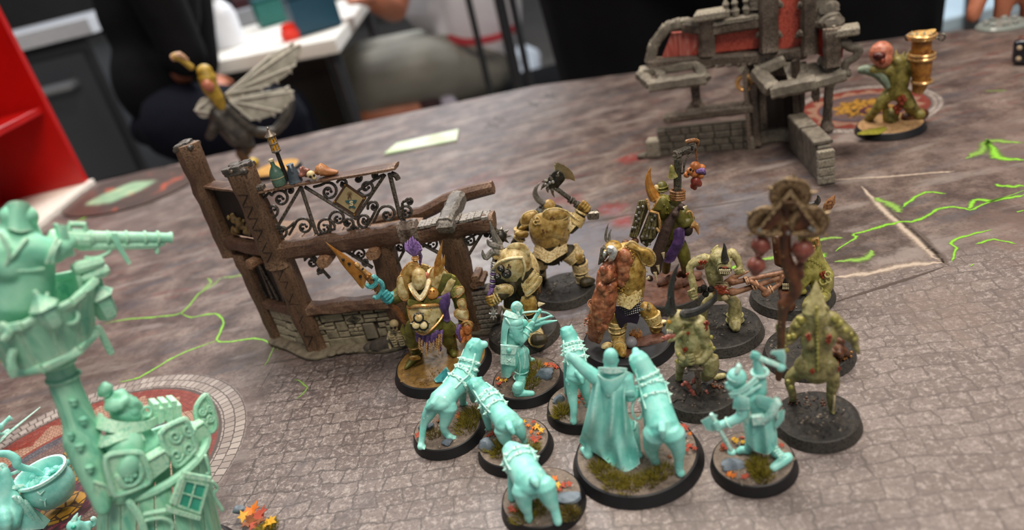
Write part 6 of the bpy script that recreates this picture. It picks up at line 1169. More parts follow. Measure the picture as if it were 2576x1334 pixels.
def studs(F, L, r, m, par, nm='rivet'):
    for x, y, d in L: b = MB(); F.ball(b, x, y, d, r, 7); F.part(nm, b, m, par)
def chain(F, L, r, m, par, nm='chain'):
    """hanging chain: alternating links joined as one strand"""
    P = catmull(F.pts(L), 6); b = MB(); n = max(3, int(sum((P[i + 1] - P[i]).length for i in range(len(P) - 1)) / (r * F.k * 1.7))); seg = [P[int(i * (len(P) - 1) / n)] for i in range(n + 1)]
    for i in range(n): a, c = seg[i], seg[i + 1]; b.torus((a + c) / 2, F.n if i % 2 else F.rt * .8 + F.n * .6, r * F.k, r * .42 * F.k, 8, 4)
    return F.part(nm, b, m, par)
def bands(F, nm, m, L, th, w):
    for i, (a, c, e, d) in enumerate(L):
        b = MB(); F.sheet(b, [[(a[0], a[1], d + 26), (a[0] * .5 + c[0] * .5, a[1] * .5 + c[1] * .5, d - 14), (c[0], c[1], d - 26), (c[0] * .5 + e[0] * .5, c[1] * .5 + e[1] * .5, d - 14), (e[0], e[1], d + 26)], [(a[0], a[1] + w, d + 20), (a[0] * .5 + c[0] * .5, a[1] * .5 + c[1] * .5 + w, d - 22), (c[0], c[1] + w, d - 36), (c[0] * .5 + e[0] * .5, c[1] * .5 + e[1] * .5 + w, d - 22), (e[0], e[1] + w, d + 20)]], th, 3); F.part(nm, b, m, ang=80)
def shells(F, m, L, trim=None):
    """armour sleeves round a limb: (from, to, radius, radius)"""
    for a, c, ra, rb in L:
        p = P1(F, 'limb_plate', m, lambda b: b.tube([F.P(*a), F.P(*a) + (F.P(*c) - F.P(*a)) * .06, F.P(*c) - (F.P(*c) - F.P(*a)) * .06, F.P(*c)], [ra * F.k * .96, ra * F.k * 1.03, rb * F.k * 1.03, rb * F.k * .94], 14, cap='flat'))
        if trim: P1(F, 'limb_plate_trim', trim, lambda b: b.torus(F.P(*c), F.P(*c) - F.P(*a), rb * F.k * 1.02, 4 * F.k, 16, 6), p)
UNDER = mat('under_suit', '#1e1a0e', '#332c18', '#453c22', rough=.55, sc=.4, bump=.4, edge='#7a6d45')
# ---- knight with the spear
F = Fig('spear_knight_model', 'stout olive and gold armoured knight with purple plume and huge ochre spear', 'miniature', ground(1116, 925), 'plague knights'); F.Z(940, 560, .3372); base(F, 20.6, MUD, RIM, amp=.7, seed=30)
for i, (x, y, r) in enumerate(((350, 1170, 46), (240, 1130, 30), (320, 1090, 22), (430, 1200, 30), (220, 1180, 20))): P1(F, 'mud_blob', MUD, lambda b: b.rock(F.Gd(x, y, 4), r * F.k, (1.2, 1, .35), i, 4))
b = MB(); rnd = random.Random(8)
for i in range(170): x, y = rnd.choice(((250, 1100), (360, 1200), (420, 1130), (200, 1150), (300, 1210))); q_ = F.Gd(x + rnd.gauss(0, 40), y + rnd.gauss(0, 24), 4.1); (q_ - F.o).length < 17.5 and b.ball(q_, .26, 7)
F.part('mud_bubbles', b, MUD, kind='stuff')
P1(F, 'blue_rag', TURQ, lambda b: F.sheet(b, [[(450, 1170, 5j), (500, 1120, 7j), (540, 1080, 9j)], [(460, 1190, 5j), (520, 1150, 6j), (560, 1110, 8j)], [(480, 1195, 4.6j), (540, 1180, 5j), (580, 1140, 6j)]], 8, 3))
b = MB(); F.limb(b, [(385, 500, 10, 128), (385, 640, 0, 150), (392, 750, 0, 146)], 14, 2); F.limb(b, [(280, 800, 0, 84), (290, 880, -10, 60), (325, 950, 5.5j, 40)], 10); F.foot(b, [(310, 1010, 34), (270, 1050, 28), (240, 1085, 16)], 4); F.limb(b, [(530, 800, 10, 90), (556, 870, 0, 60), (585, 930, 5.5j, 40)], 10); F.foot(b, [(585, 950, 34), (600, 985, 26)], 4)
F.limb(b, [(220, 520, 0, 62), (160, 560, -20, 48), (120, 580, -40, 36)], 10, 2); F.limb(b, [(560, 440, 0, 66), (620, 520, -6, 56), (650, 620, -10, 46), (660, 700, -14, 34)], 10, 2)
F.part('body', b, OLIVE, vox=.36, smo=3); shells(F, OLIVE, [((575, 470, -4), (616, 520, -8), 62, 60), ((285, 840, -10), (305, 920, -6), 58, 46)], BRASS); shells(F, GOLD, [((300, 930, 6j), (318, 985, 5j), 42, 38), ((575, 890, 6.5j), (585, 935, 5j), 46, 42)])
P1(F, 'helmet', CREAM, lambda b: (F.ell(b, (334, 335, -70), (340, 505, -110), 52), F.ell(b, (330, 340, -60), (336, 420, -70), 50)))
for x, y in ((331, 425), (345, 424), (359, 420)): P1(F, 'visor_slit', DARKL, lambda b: F.line(b, [(x, y, -128 + abs(x - 340) * .6), (x + 2, y + 38, -134 + abs(x - 340) * .6)], 4.5, smooth=0))
P1(F, 'bare_neck', PINK, lambda b: (F.ell(b, (390, 370, -40), (396, 430, -50), 24), F.ell(b, (310, 470, -70), (320, 520, -80), 22)))
b = MB(); F.sheet(b, [[(258, 400, -10), (258, 460, -70), (290, 530, -120), (345, 585, -140), (395, 530, -120), (430, 430, -70), (440, 340, 0)], [(290, 380, 0), (288, 450, -60), (306, 505, -98), (342, 548, -112), (375, 505, -98), (398, 430, -60), (404, 360, 0)]], 12, 3); g = F.part('gorget', b, CREAM, ang=80); P1(F, 'gorget_trim', BRASS, lambda b: F.line(b, [(258, 400, -10), (258, 460, -72), (290, 530, -122), (345, 585, -142), (395, 530, -122), (430, 430, -72)], 7), g)
plt(F, 'collar_shell', GOLD, [(262, 305), (310, 300), (330, 330), (300, 420), (280, 570), (230, 578), (182, 500), (205, 380)], -50, 30, 16, trim=BRASS, tr=7)
plt(F, 'shoulder_plate', CREAM, [(180, 420), (215, 400), (240, 480), (262, 560), (220, 580), (180, 520)], -66, 14, 12, trim=BRASS)
P1(F, 'back_hood', GOLD, lambda b: F.sheet(b, [[(300, 320, 30), (350, 312, 60), (410, 330, 60), (450, 380, 30)], [(310, 420, 60), (350, 420, 90), (410, 430, 90), (450, 470, 60)]], 14, 3))
plt(F, 'collar_shell', CREAM, [(430, 350), (480, 330), (540, 360), (560, 420), (500, 540), (430, 540), (400, 470)], -60, 26, 14, trim=BRASS, tr=6)
for L, m in (([(500, 390), (560, 380), (585, 400), (530, 510), (480, 530), (470, 480)], OLIVE), ([(550, 410), (600, 430), (608, 445), (548, 552), (500, 545), (520, 500)], CREAM)): plt(F, 'shoulder_plate', m, L, -74, 16, 12, trim=None)
r_ = P1(F, 'round_boss', BRASS, lambda b: (F.ell(b, (437, 530, -96), (437, 530, -120), 44, 1, nu=18),)); studs(F, [(437 + math.cos(a) * 24, 530 + math.sin(a) * 24, -118) for a in np.linspace(0, 6.28, 7)[:-1]], 6, GOLD, r_)
b = MB(); F.plate(b, [(515, 128), (508, 250), (500, 330), (480, 430), (442, 440), (452, 300), (480, 220)], -80, 8, 16, 1); F.plate(b, [(530, 238), (534, 300), (505, 400), (480, 420), (490, 330)], -74, 6, 14, 1); F.plate(b, [(515, 250), (520, 300), (500, 360), (495, 320)], -84, 4, 10, 1); F.part('flame_crest', b, BRASS, ang=50)
st = P1(F, 'plume_stem', BRASS, lambda b: F.limb(b, [(322, 345, -50, 20), (312, 290, -40, 15), (306, 250, -34, 17)], 10))
for y in (262, 275, 328, 340): P1(F, 'stem_ring', BRASS, lambda b: F.ring(b, (308 + (y - 250) * .13, y, -40), (309 + (y - 250) * .13, y + 10, -41), 21, 6), st)
b = MB()
for i in range(11): a = (i - 5) / 5; F.limb(b, [(305, 246, -36, 11), (298 + a * 52, 200 - 10 * (1 - abs(a)), -40 + (i % 3) * 14 - 12, 15), (284 + a * 48 + (i % 2) * 6, 150 - 44 * (1 - abs(a)) ** 1.2, -30 + (i % 3) * 10, 5)], 6, 2)
F.limb(b, [(335, 215, -10, 16), (350, 250, 0, 15), (346, 312, 10, 8)], 6); F.part('plume', b, PURPLE)
bp = plt(F, 'belly_plate', CREAM, [(256, 632, 60), (330, 622, 10), (420, 618, 10), (510, 612, 50), (542, 655, 70), (486, 740, 30), (420, 806, 0), (368, 834, 0), (312, 800, 10), (268, 706, 40)], -150, 52, 12)
P1(F, 'belt_roll', BRASS, lambda b: F.line(b, [(256, 630, -90), (330, 622, -158), (420, 620, -164), (512, 612, -98)], 13, 8), bp); P1(F, 'plate_trim', BRASS, lambda b: F.line(b, [(542, 655, -84), (486, 740, -126), (420, 806, -152), (368, 834, -152), (312, 800, -146), (268, 706, -114), (258, 640, -94)], 9), bp)
for x, y in ((335, 712), (315, 766), (371, 768)):
    e = P1(F, 'emblem_backing', DARKM, lambda b: F.ell(b, (x, y, -186), (x, y, -206), 38, 1, nu=14), bp); P1(F, 'emblem_disc', CREAM, lambda b: F.ell(b, (x, y, -192), (x, y, -216), 27, 1, nu=16), bp)
    for i in range(3): t = math.radians({(335, 712): -90, (315, 766): 150, (371, 768): 30}[(x, y)] + (i - 1) * 46); P1(F, 'emblem_point', DARKM, lambda b: F.spike(b, (x + math.cos(t) * 30, y + math.sin(t) * 30, -194), (x + math.cos(t) * 54, y + math.sin(t) * 54, -188), 9), bp)
studs(F, [(270, 640, -110), (430, 650, -196), (300, 780, -150), (366, 822, -158)], 7, BRASS, bp)
plt(F, 'chest_plate', OLIVE, [(262, 570), (330, 600), (420, 596), (500, 560), (510, 610), (420, 622), (330, 626), (258, 622)], -128, 16, 10)
P1(F, 'sash', PURPLE, lambda b: F.sheet(b, [[(452, 560, -110), (500, 550, -120), (570, 520, -80)], [(480, 620, -130), (520, 600, -140), (572, 600, -90)], [(520, 680, -120), (545, 670, -130), (560, 650, -90)], [(520, 730, -100), (550, 745, -110), (575, 725, -90)]], 10, 3), ang=80)
for L in ([(250, 740), (298, 730), (300, 840), (262, 850), (236, 810)], [(500, 720), (550, 712), (612, 790), (600, 840), (530, 846), (482, 800)]): plt(F, 'hip_plate', OLIVE, L, -84, 18, 12)
b = MB()
for i in range(6): x = 310 + i * 34; F.sheet(b, [[(x, 810 + 6 * (i % 2), -130 + 12 * (i % 2)), (x + 20, 806, -142 + 12 * (i % 2)), (x + 40, 800, -130)], [(x + 2, 860, -130 + 10 * (i % 2)), (x + 20, 870, -142), (x + 36, 860, -130)], [(x + 8, 890 + 30 * (i % 3), -120), (x + 20, 905 + 30 * (i % 3), -128), (x + 30, 890 + 26 * (i % 3), -120)]], 8, 2)
F.part('loincloth', b, PURPLE, ang=80)
for x, y0, y1 in ((342, 862, 950), (360, 880, 970), (395, 900, 1000), (420, 905, 975), (448, 890, 955), (470, 870, 950), (488, 840, 985), (505, 830, 935)): chain(F, [(x, y0, -146), (x - 3, (y0 + y1) / 2, -150), (x + 2, y1, -140)], 6, BRASS, None)
for L in ([(610, 500), (660, 480), (672, 520), (620, 560)], [(625, 590), (670, 570), (690, 620), (680, 650), (640, 640)]): plt(F, 'arm_plate', CREAM, L, -62, 12, 10, trim=BRASS, tr=5)
plt(F, 'gauntlet', CREAM, [(610, 655), (690, 640), (705, 720), (660, 730), (606, 700)], -56, 16, 12, trim=BRASS, tr=5); P1(F, 'hand', OLIVE, lambda b: F.fist(b, 660, 752, -20, 28, 1, .3), vox=.22, smo=1)
b = MB()
for x, y, r in ((695, 790, 46), (640, 830, 40), (700, 850, 36), (660, 870, 30)): F.ell(b, (x, y - r, -50), (x, y + r, -50), r * .92); F.ell(b, (x + 4, y + r * .3, -70), (x + 4, y + r, -70), r * .5)
hb = F.part('trophy_heads', b, SKULLO, vox=.26, smo=1)
for i in range(6): a = i; P1(F, 'hair_coil', BRASS, lambda b: F.ring(b, (695, 768, -70), (695 + math.cos(a) * 5, 776, -80), 14 + i * 6, 6, 14), hb)
P1(F, 'purple_ribbon', PURPLE, lambda b: F.limb(b, [(640, 770, -80, 14), (625, 820, -90, 18), (650, 880, -80, 8)], 8, 2), hb); plt(F, 'foot_plate', GOLD, [(270, 1000), (330, 990), (350, 1020), (280, 1030)], -40, 14, 10)
# spear
F.Z(560, 580, .2548)
sp = plt(F, 'spear_blade', OCHRE, [(1008, 108), (1100, 170), (1240, 260), (1450, 430), (1470, 470), (1420, 490), (1385, 578), (1290, 470), (1180, 340), (1110, 230)], -70, 14, 24)
P1(F, 'blade_rib', BRASS, lambda b: F.line(b, [(1320, 330, -84), (1400, 400, -86), (1480, 470, -84)], 18), sp); studs(F, [(1190, 290, -86), (1250, 330, -90), (1360, 455, -90), (1380, 380, -92)], 15, DARKM, sp, 'rust_pit')
P1(F, 'haft', LEATH, lambda b: F.limb(b, [(1430, 440, -70, 34), (1540, 590, -60, 36), (1660, 720, -50, 34), (1790, 880, -40, 34), (1850, 960, -30, 32)], 10)); studs(F, [(1430, 460, -110), (1455, 440, -108), (1465, 470, -110)], 12, BRASS, sp)
for L in ([(1425, 540), (1460, 560), (1510, 530), (1520, 480), (1490, 455)], [(1530, 490), (1570, 520), (1580, 590), (1530, 660), (1500, 660)]): P1(F, 'turquoise_wrap', TURQ, lambda b: F.line(b, [(x, y, -100) for x, y in L], 22, 8))
for x, y in ((1425, 520), (1470, 585), (1505, 610)): P1(F, 'socket_spike', BRASS, lambda b: F.spike(b, (x + 30, y - 20, -80), (x - 8, y + 16, -90), 12))
P1(F, 'gauntlet_hand', TURQ, lambda b: (F.fist(b, 1620, 660, -80, 62, 1, 1.1), F.limb(b, [(1640, 660, -40, 44), (1720, 640, -20, 50), (1760, 650, 0, 50)], 10)), vox=.26, smo=1)
YEL2 = mat('armour_old_gold', '#6b4a18', '#b0904e', '#d4bc80', rough=.36, sc=.42, bump=.3, edge='#efdcae')
# ---- knight swinging the axe, seen from behind
F = Fig('axe_knight_model', 'cream armoured knight seen from behind swinging a big axe overhead', 'miniature', ground(1423, 740), 'plague knights'); F.Z(1200, 380, .3898); base(F, 14.4, MUDB, RIMM, amp=.8, seed=31, lumps=70)
b = MB(); F.limb(b, [(470, 440, 0, 112), (475, 520, -4, 116), (475, 600, 0, 100), (470, 660, 0, 92)], 14, 2); F.limb(b, [(385, 450, 10, 56), (310, 470, 20, 46), (285, 540, 10, 36), (255, 580, 10, 28)], 10, 2); F.limb(b, [(570, 470, 0, 56), (600, 490, -20, 48), (650, 440, -10, 38), (685, 380, 0, 30)], 10, 2); F.fist(b, 692, 362, 0, 34, 1, .85); F.fist(b, 245, 590, 10, 26, 1, .5)
F.limb(b, [(410, 680, 10, 60), (395, 760, 0, 46), (408, 830, 5j, 36), (395, 855, 4.6j, 32)], 10, 2); F.limb(b, [(590, 660, -10, 62), (655, 700, -20, 48), (668, 780, -10, 42), (690, 840, 5j, 36)], 10, 2); F.foot(b, [(690, 850, 34), (730, 842, 30), (748, 838, 20)], 4); F.part('body', b, UNDER, vox=.4, smo=3); shells(F, YEL2, [((405, 690, 6), (398, 745, 0), 64, 54), ((396, 760, 0), (404, 815, 5j), 48, 44), ((596, 650, -10), (640, 690, -18), 70, 60), ((660, 715, -20), (668, 770, -12), 52, 48), ((668, 785, -10), (684, 830, 5.5j), 46, 42), ((586, 470, 0), (622, 500, -16), 60, 56), ((285, 500, 12), (284, 545, 10), 46, 42)], YEL); shells(F, YEL, [((628, 470, -14), (668, 415, -4), 50, 42), ((280, 552, 10), (262, 574, 10), 40, 34)]); P1(F, 'foot_plate', YEL2, lambda b: F.ell(b, (672, 846, 5.2j), (752, 838, 4.8j), 36)); P1(F, 'foot_plate', YEL2, lambda b: F.ell(b, (372, 850, 5j), (425, 836, 5j), 34)); P1(F, 'torso_plate', YEL2, lambda b: (F.ell(b, (470, 640, -6), (470, 370, 0), 128, .92, .8, 20, 12),))
b = MB(); F.ell(b, (462, 395, 0), (468, 315, 0), 40); F.ring(b, (464, 372, 0), (466, 360, 0), 42, 6); F.part('helmet', b, YEL2)
P1(F, 'gauntlet_fist', YEL, lambda b: F.fist(b, 692, 362, -6, 36, 1, .85), vox=.24, smo=1); P1(F, 'horn', HORN, lambda b: F.limb(b, [(440, 340, 0, 20), (400, 320, 0, 19), (375, 280, 0, 16), (380, 240, 0, 11), (406, 205, 0, 3)], 8, 3)); P1(F, 'face_grille', DARKM, lambda b: F.ell(b, (420, 350, 0), (425, 380, 10), 22))
plt(F, 'back_plate', YEL2, [(335, 510), (355, 430), (430, 395), (540, 400), (600, 440), (570, 520), (565, 570), (480, 585), (390, 580)], -106, 34, 10, trim=None)
plt(F, 'shoulder_cape', YEL2, [(420, 430), (440, 385), (520, 370), (600, 405), (545, 450), (470, 462), (430, 450)], -120, 20, 12, trim=YEL, tr=5)
plt(F, 'shoulder_plate', YEL2, [(370, 385), (390, 420), (340, 475), (285, 470), (300, 410)], -50, 26, 12, trim=YEL, tr=5); plt(F, 'shoulder_plate', YEL, [(300, 470), (335, 480), (300, 510), (265, 505)], -40, 16, 10); plt(F, 'arm_plate', YEL, [(250, 520), (330, 520), (320, 560), (255, 560)], -40, 18, 10)
for x, y in ((388, 440), (378, 462), (400, 460)): P1(F, 'raised_ring', YEL, lambda b: F.ring(b, (x, y, -128), (x, y, -140), 11, 4, 12))
for x, y in ((485, 425), (475, 435), (495, 436), (425, 510), (432, 525), (420, 535), (450, 520)): P1(F, 'rust_pit', LEATH, lambda b: F.ball(b, x, y, -138, 6))
bands(F, 'waist_band', YEL2, [((372, 600), (470, 650), (575, 575), -84), ((366, 622), (465, 670), (580, 598), -90), ((362, 645), (460, 690), (584, 620), -96)], 9, 34)
P1(F, 'fur_skirt', FUR, lambda b: [F.limb(b, [(400 + i * 15, 680, -30, 14), (402 + i * 16, 715 + (i % 3) * 10, -50, 5)], 6) for i in range(10)])
for a, c, r in (((640, 430), (600, 480), 42), ((670, 395), (650, 430), 36)): P1(F, 'gauntlet_band', YEL, lambda b: F.ring(b, (*a, -8), (*c, -14), r, 8))
plt(F, 'knee_plate', YEL2, [(630, 660), (680, 660), (690, 710), (650, 730), (625, 700)], -66, 18, 10); P1(F, 'knee_spike', YEL2, lambda b: F.spike(b, (672, 690, -60), (698, 680, -80), 12)); P1(F, 'leg_strap', DARKL, lambda b: F.line(b, [(600, 700, -66), (650, 740, -66), (690, 800, -50), (690, 850, -40)], 5))
h = P1(F, 'axe_haft', DARKM, lambda b: F.limb(b, [(500, 235, 0, 15), (600, 310, 0, 15), (735, 405, 0, 16)], 8)); P1(F, 'haft_pommel', DARKM, lambda b: b.cbox(F.P(748, 412, 0), F.rt * 34 * F.k - ZZ * 6 * F.k, F.n * 24 * F.k, ZZ * 28 * F.k + F.rt * 6 * F.k, .2))
for x, y in ((600, 312), (615, 322), (640, 342), (650, 350)): P1(F, 'haft_wrap', DARKM, lambda b: F.ring(b, (x, y, 0), (x + 8, y + 6, 0), 19, 6), h)
plt(F, 'axe_head', DARKM, [(500, 130), (540, 130), (572, 175), (530, 230), (515, 250), (470, 250), (440, 220), (450, 190)], -10, 8, 22); b = MB(); F.plate(b, [(503, 72), (555, 86), (600, 118), (628, 160), (632, 196), (600, 182), (560, 178), (530, 140), (500, 128)], -6, 5, 12, 2); F.part('axe_edge', b, mat('axe_edge_bronze', '#7d6a4c', '#a08c68', rough=.3, metal=.5, edge='#e0d0ac'), ang=50)
for a, c in (((440, 215), (412, 252)), ((455, 240), (460, 270)), ((485, 250), (500, 300)), ((450, 190), (420, 200)), ((480, 180), (470, 150)), ((520, 160), (530, 130))): P1(F, 'axe_spike', DARKM, lambda b: F.limb(b, [(*a, -12, 13), ((a[0] + c[0]) / 2 - 4, (a[1] + c[1]) / 2, -14, 8), (*c, -10, 1.5)], 6))
studs(F, [(470, 205, -24), (490, 200, -26), (455, 220, -22)], 11, SILV, h, 'skull_boss')
# ---- bent knight with the flail
F = Fig('flail_knight_model', 'hunched cream armoured knight with curled horns behind the crossbow hunter', 'miniature', ground(1320, 844), 'plague knights'); F.Z(1200, 380, .3898); base(F, 15.6, MUDB, RIMM, amp=.9, seed=32, lumps=80)
b = MB(); F.limb(b, [(190, 720, 10, 100), (250, 740, 0, 118), (320, 830, 0, 96), (335, 900, 0, 84)], 14, 2); F.limb(b, [(160, 830, -50, 50), (150, 900, -80, 40), (110, 930, -90, 34)], 10); F.limb(b, [(220, 880, -90, 44), (150, 925, -110, 42), (110, 950, -110, 34)], 10); F.fist(b, 92, 965, -110, 32, .3, 1); F.limb(b, [(335, 940, -10, 64), (350, 1040, -20, 54), (370, 1140, -10, 46), (385, 1220, 6j, 44)], 10, 2); F.limb(b, [(230, 930, 20, 60), (220, 1050, 10, 50), (225, 1160, 6j, 42)], 10); F.foot(b, [(385, 1220, 40), (430, 1215, 34)], 4); F.part('body', b, UNDER, vox=.38, smo=3); shells(F, CREAM, [((350, 1060, -20), (372, 1150, -8), 58, 52), ((374, 1165, -6), (384, 1215, 6.4j), 52, 48), ((225, 1000, 14), (222, 1090, 8), 60, 52)], YEL); P1(F, 'side_plate', CREAM, lambda b: F.ell(b, (250, 640, 10), (335, 880, 10), 104, 1, .8, 18, 12)); P1(F, 'foot_plate', CREAM, lambda b: F.ell(b, (350, 1240, 5.4j), (440, 1215, 5j), 44)); P1(F, 'gauntlet_fist', YEL, lambda b: F.fist(b, 92, 965, -116, 34, .3, 1), vox=.24, smo=1)
plt(F, 'carapace', CREAM, [(165, 642), (240, 602), (320, 622), (350, 700), (352, 780), (295, 858), (205, 876), (135, 828), (112, 765), (138, 690)], -70, 78, 14)
P1(F, 'carapace_ridge', CREAM, lambda b: F.line(b, [(104, 758, -90), (140, 720, -120), (210, 694, -142), (290, 688, -128)], 9, 8)); P1(F, 'carapace_ridge', CREAM, lambda b: F.line(b, [(292, 690, -128), (310, 760, -132), (285, 850, -90)], 7, 8)); plt(F, 'collar_plate', CREAM, [(190, 625), (235, 592), (310, 600), (345, 660), (320, 680), (250, 640)], -90, 14, 10)
for i, L in enumerate(([(290, 850), (345, 800), (370, 770), (375, 800), (330, 870), (300, 890)], [(300, 885), (350, 835), (390, 790), (398, 820), (350, 890), (312, 915)], [(312, 910), (360, 865), (408, 810), (416, 845), (370, 905), (322, 938)])): plt(F, 'waist_band', CREAM, L, -96 - i * 8, 14, 10, trim=YEL, tr=4)
for x, y, r in ((155, 758, 22), (190, 792, 30), (132, 812, 22)): r_ = P1(F, 'dark_roundel', DARKM, lambda b: (F.ell(b, (x, y, -138), (x, y, -156), r, 1, nu=16), F.ring(b, (x, y, -148), (x, y, -160), r * .7, 4, 14))); studs(F, [(x + math.cos(a) * r * .35, y + math.sin(a) * r * .35, -158) for a in (0, 2.1, 4.2)], r * .2, SILV, r_)
for x, y in ((205, 735), (215, 748), (200, 752)): P1(F, 'rust_pit', LEATH, lambda b: F.ball(b, x, y, -150, 6))
P1(F, 'helmet', CREAM, lambda b: (F.ell(b, (150, 690, -40), (140, 620, -30), 34), F.ell(b, (110, 700, -50), (130, 660, -40), 26)))
for L in ([(135, 655, -50, 22), (100, 650, -60, 20), (60, 690, -60, 17), (40, 670, -60, 12), (36, 640, -60, 3)], [(150, 620, -40, 22), (110, 610, -50, 22), (80, 600, -50, 15), (66, 572, -50, 4)], [(140, 600, -30, 26), (112, 540, -30, 18), (96, 500, -30, 12), (84, 458, -30, 3)], [(120, 590, -30, 14), (104, 570, -30, 9), (100, 548, -30, 2)]): P1(F, 'horn', HORN, lambda b: F.limb(b, L, 8, 3))
m_ = P1(F, 'mace_head', DARKM, lambda b: b.ball(F.P(150, 550, 30), 42 * F.k, 10))
for a in range(9): t = a * .7; P1(F, 'mace_spike', DARKM, lambda b: F.spike(b, (150 + math.cos(t) * 34, 550 + math.sin(t) * 34, 30 + 20 * math.sin(a * 2)), (150 + math.cos(t) * 76, 550 + math.sin(t) * 70, 30 + 50 * math.sin(a * 2)), 13), m_)
P1(F, 'mace_haft', DARKM, lambda b: F.limb(b, [(150, 590, 30, 10), (110, 700, -40, 11), (95, 950, -110, 12)], 8))
for i in range(13): P1(F, 'haft_binding', PURPLE if i % 3 == 2 or i > 9 else SILV, lambda b: F.ring(b, (110 - i * 1.1, 720 + i * 15, -52 - i * 4), (109 - i * 1.1, 735 + i * 15, -56 - i * 4), 15, 6, 12))
P1(F, 'purple_ribbon', PURPLE, lambda b: F.limb(b, [(94, 900, -120, 14), (76, 930, -120, 12), (68, 950, -120, 4)], 6))
fl = P1(F, 'flail_flower', SILV, lambda b: b.ball(F.P(106, 1050, -110), 16 * F.k, 8))
for a in range(8): t = a * math.pi / 4; P1(F, 'flail_petal', SILV, lambda b: F.limb(b, [(106 + math.cos(t) * 10, 1050 + math.sin(t) * 16, -114, 7), (106 + math.cos(t) * 26, 1050 + math.sin(t) * 38, -116, 4)], 6), fl)
chain(F, [(92, 995, -112), (100, 1020, -112), (106, 1036, -112)], 7, SILV, None)
for i in range(3): P1(F, 'gauntlet_band', YEL, lambda b: F.ring(b, (106 + i * 16, 955 - i * 10, -108), (90 + i * 16, 962 - i * 10, -108), 38, 7))
plt(F, 'arm_plate', CREAM, [(120, 880), (180, 860), (230, 880), (220, 930), (150, 940), (118, 920)], -130, 20, 10, trim=YEL, tr=4); P1(F, 'arm_spike', CREAM, lambda b: F.spike(b, (140, 880, -140), (118, 868, -170), 14))
P1(F, 'fur_skirt', LEATH, lambda b: [F.limb(b, [(330 + i * 16, 900 - i * 8, -60, 16), (340 + i * 16, 945 - i * 8, -70, 6)], 6) for i in range(5)])
plt(F, 'thigh_plate', YEL, [(290, 945), (370, 940), (380, 1030), (330, 1060), (290, 1040)], -90, 24, 10, trim=GOLD, tr=4); plt(F, 'shin_plate', CREAM, [(345, 1140), (400, 1120), (430, 1200), (460, 1240), (400, 1260), (340, 1250)], -70, 20, 10)
P1(F, 'knee_spike', CREAM, lambda b: F.spike(b, (395, 990, -40), (440, 985, -50), 20))
# ---- knight with the swollen flesh arm
F = Fig('flesh_arm_knight_model', 'yellow armoured knight whose left arm is a huge swollen rust red limb', 'miniature', ground(1582, 871), 'plague knights'); F.Z(1460, 560, .2548); base(F, 18.8, mat('base_slate', '#1c1d21', '#24252a', rough=.55, sc=.2, bump=.3), RIM, amp=.15, seed=33)
P1(F, 'mud_slab', FLESHB, lambda b: b.rock(F.Gd(690, 1160, 4.3), 170 * F.k, (1.1, .7, .16), 3, 9)); P1(F, 'mud_slab', FLESHB, lambda b: b.rock(F.Gd(480, 1290, 4.2), 110 * F.k, (1, .7, .14), 5, 9))
b = MB(); F.limb(b, [(440, 330, 0, 150), (480, 480, -10, 160), (490, 640, 0, 140), (480, 740, 0, 130)], 14, 2); F.limb(b, [(360, 930, -10, 84), (365, 1060, -20, 74), (375, 1170, -10, 60), (385, 1240, 6j, 52)], 12, 2); F.foot(b, [(400, 1270, 44), (420, 1300, 40)], 4); F.limb(b, [(640, 860, 10, 84), (690, 900, 0, 80), (735, 1000, -10, 64), (730, 1050, 6j, 54)], 12, 2); F.foot(b, [(745, 1055, 50), (775, 1045, 40)], 4); F.part('body', b, YEL, vox=.36, smo=3); shells(F, YEL, [((362, 960, -14), (366, 1050, -20), 92, 84), ((368, 1075, -20), (376, 1160, -10), 78, 68), ((378, 1185, -6), (390, 1240, 6j), 66, 62), ((700, 905, -2), (732, 985, -10), 86, 72)], GOLD)
P1(F, 'helmet', YEL, lambda b: (F.ell(b, (330, 330, -40), (318, 180, -30), 86, 1), F.ring(b, (322, 260, -40), (324, 280, -44), 88, 12)))
for L, m in (([(300, 270, -120, 46), (330, 290, -140, 40), (310, 350, -150, 30), (285, 385, -150, 8)], SILV), ([(262, 180, 0, 16), (248, 140, 0, 13), (262, 60, 0, 9), (278, 5, 0, 2)], HORN), ([(285, 170, 0, 14), (286, 110, 0, 10), (306, 66, 0, 3)], HORN), ([(250, 300, -90, 24), (236, 330, -90, 16), (244, 356, -90, 6)], SILV)): P1(F, 'horn', m, lambda b: F.limb(b, L, 8, 3))
P1(F, 'spiked_face', DARKM, lambda b: (F.limb(b, [(250, 270, -40, 50), (220, 350, -50, 34), (182, 412, -50, 8)], 8), F.spike(b, (220, 380, -50), (260, 430, -60), 16), F.spike(b, (205, 330, -50), (190, 380, -60), 14)))
plt(F, 'shoulder_plate', YEL, [(440, 235), (500, 190), (545, 205), (600, 250), (690, 270), (740, 350), (700, 425), (620, 400), (560, 290), (500, 250)], -90, 46, 14, trim=GOLD, tr=12)
b = MB(); rnd = random.Random(12)
for i in range(90): t = rnd.random(); F.ball(b, 505 + t * -90 + rnd.gauss(0, 26), 330 + t * 340 + rnd.gauss(0, 22), -150 + rnd.uniform(-8, 12), rnd.uniform(6, 12), 6)
F.part('blisters', b, YEL, kind='stuff')
b = MB(); F.limb(b, [(430, 330, -90, 90), (420, 450, -110, 80), (400, 600, -100, 56), (390, 660, -80, 30)], 10, 2)
for x, y, r in ((440, 330, 70), (480, 380, 50), (400, 420, 60), (440, 520, 60), (400, 590, 50)): F.ell(b, (x - 10, y - r, -140), (x + 10, y + r, -140), r * .8)
F.part('back_flesh', b, FLESH, vox=.34, smo=2)
b = MB(); F.limb(b, [(340, 400, -40, 80), (262, 520, -90, 96), (262, 640, -120, 104), (230, 790, -140, 122), (205, 920, -130, 116), (165, 1030, -110, 92), (150, 1110, -90, 70)], 14, 2)
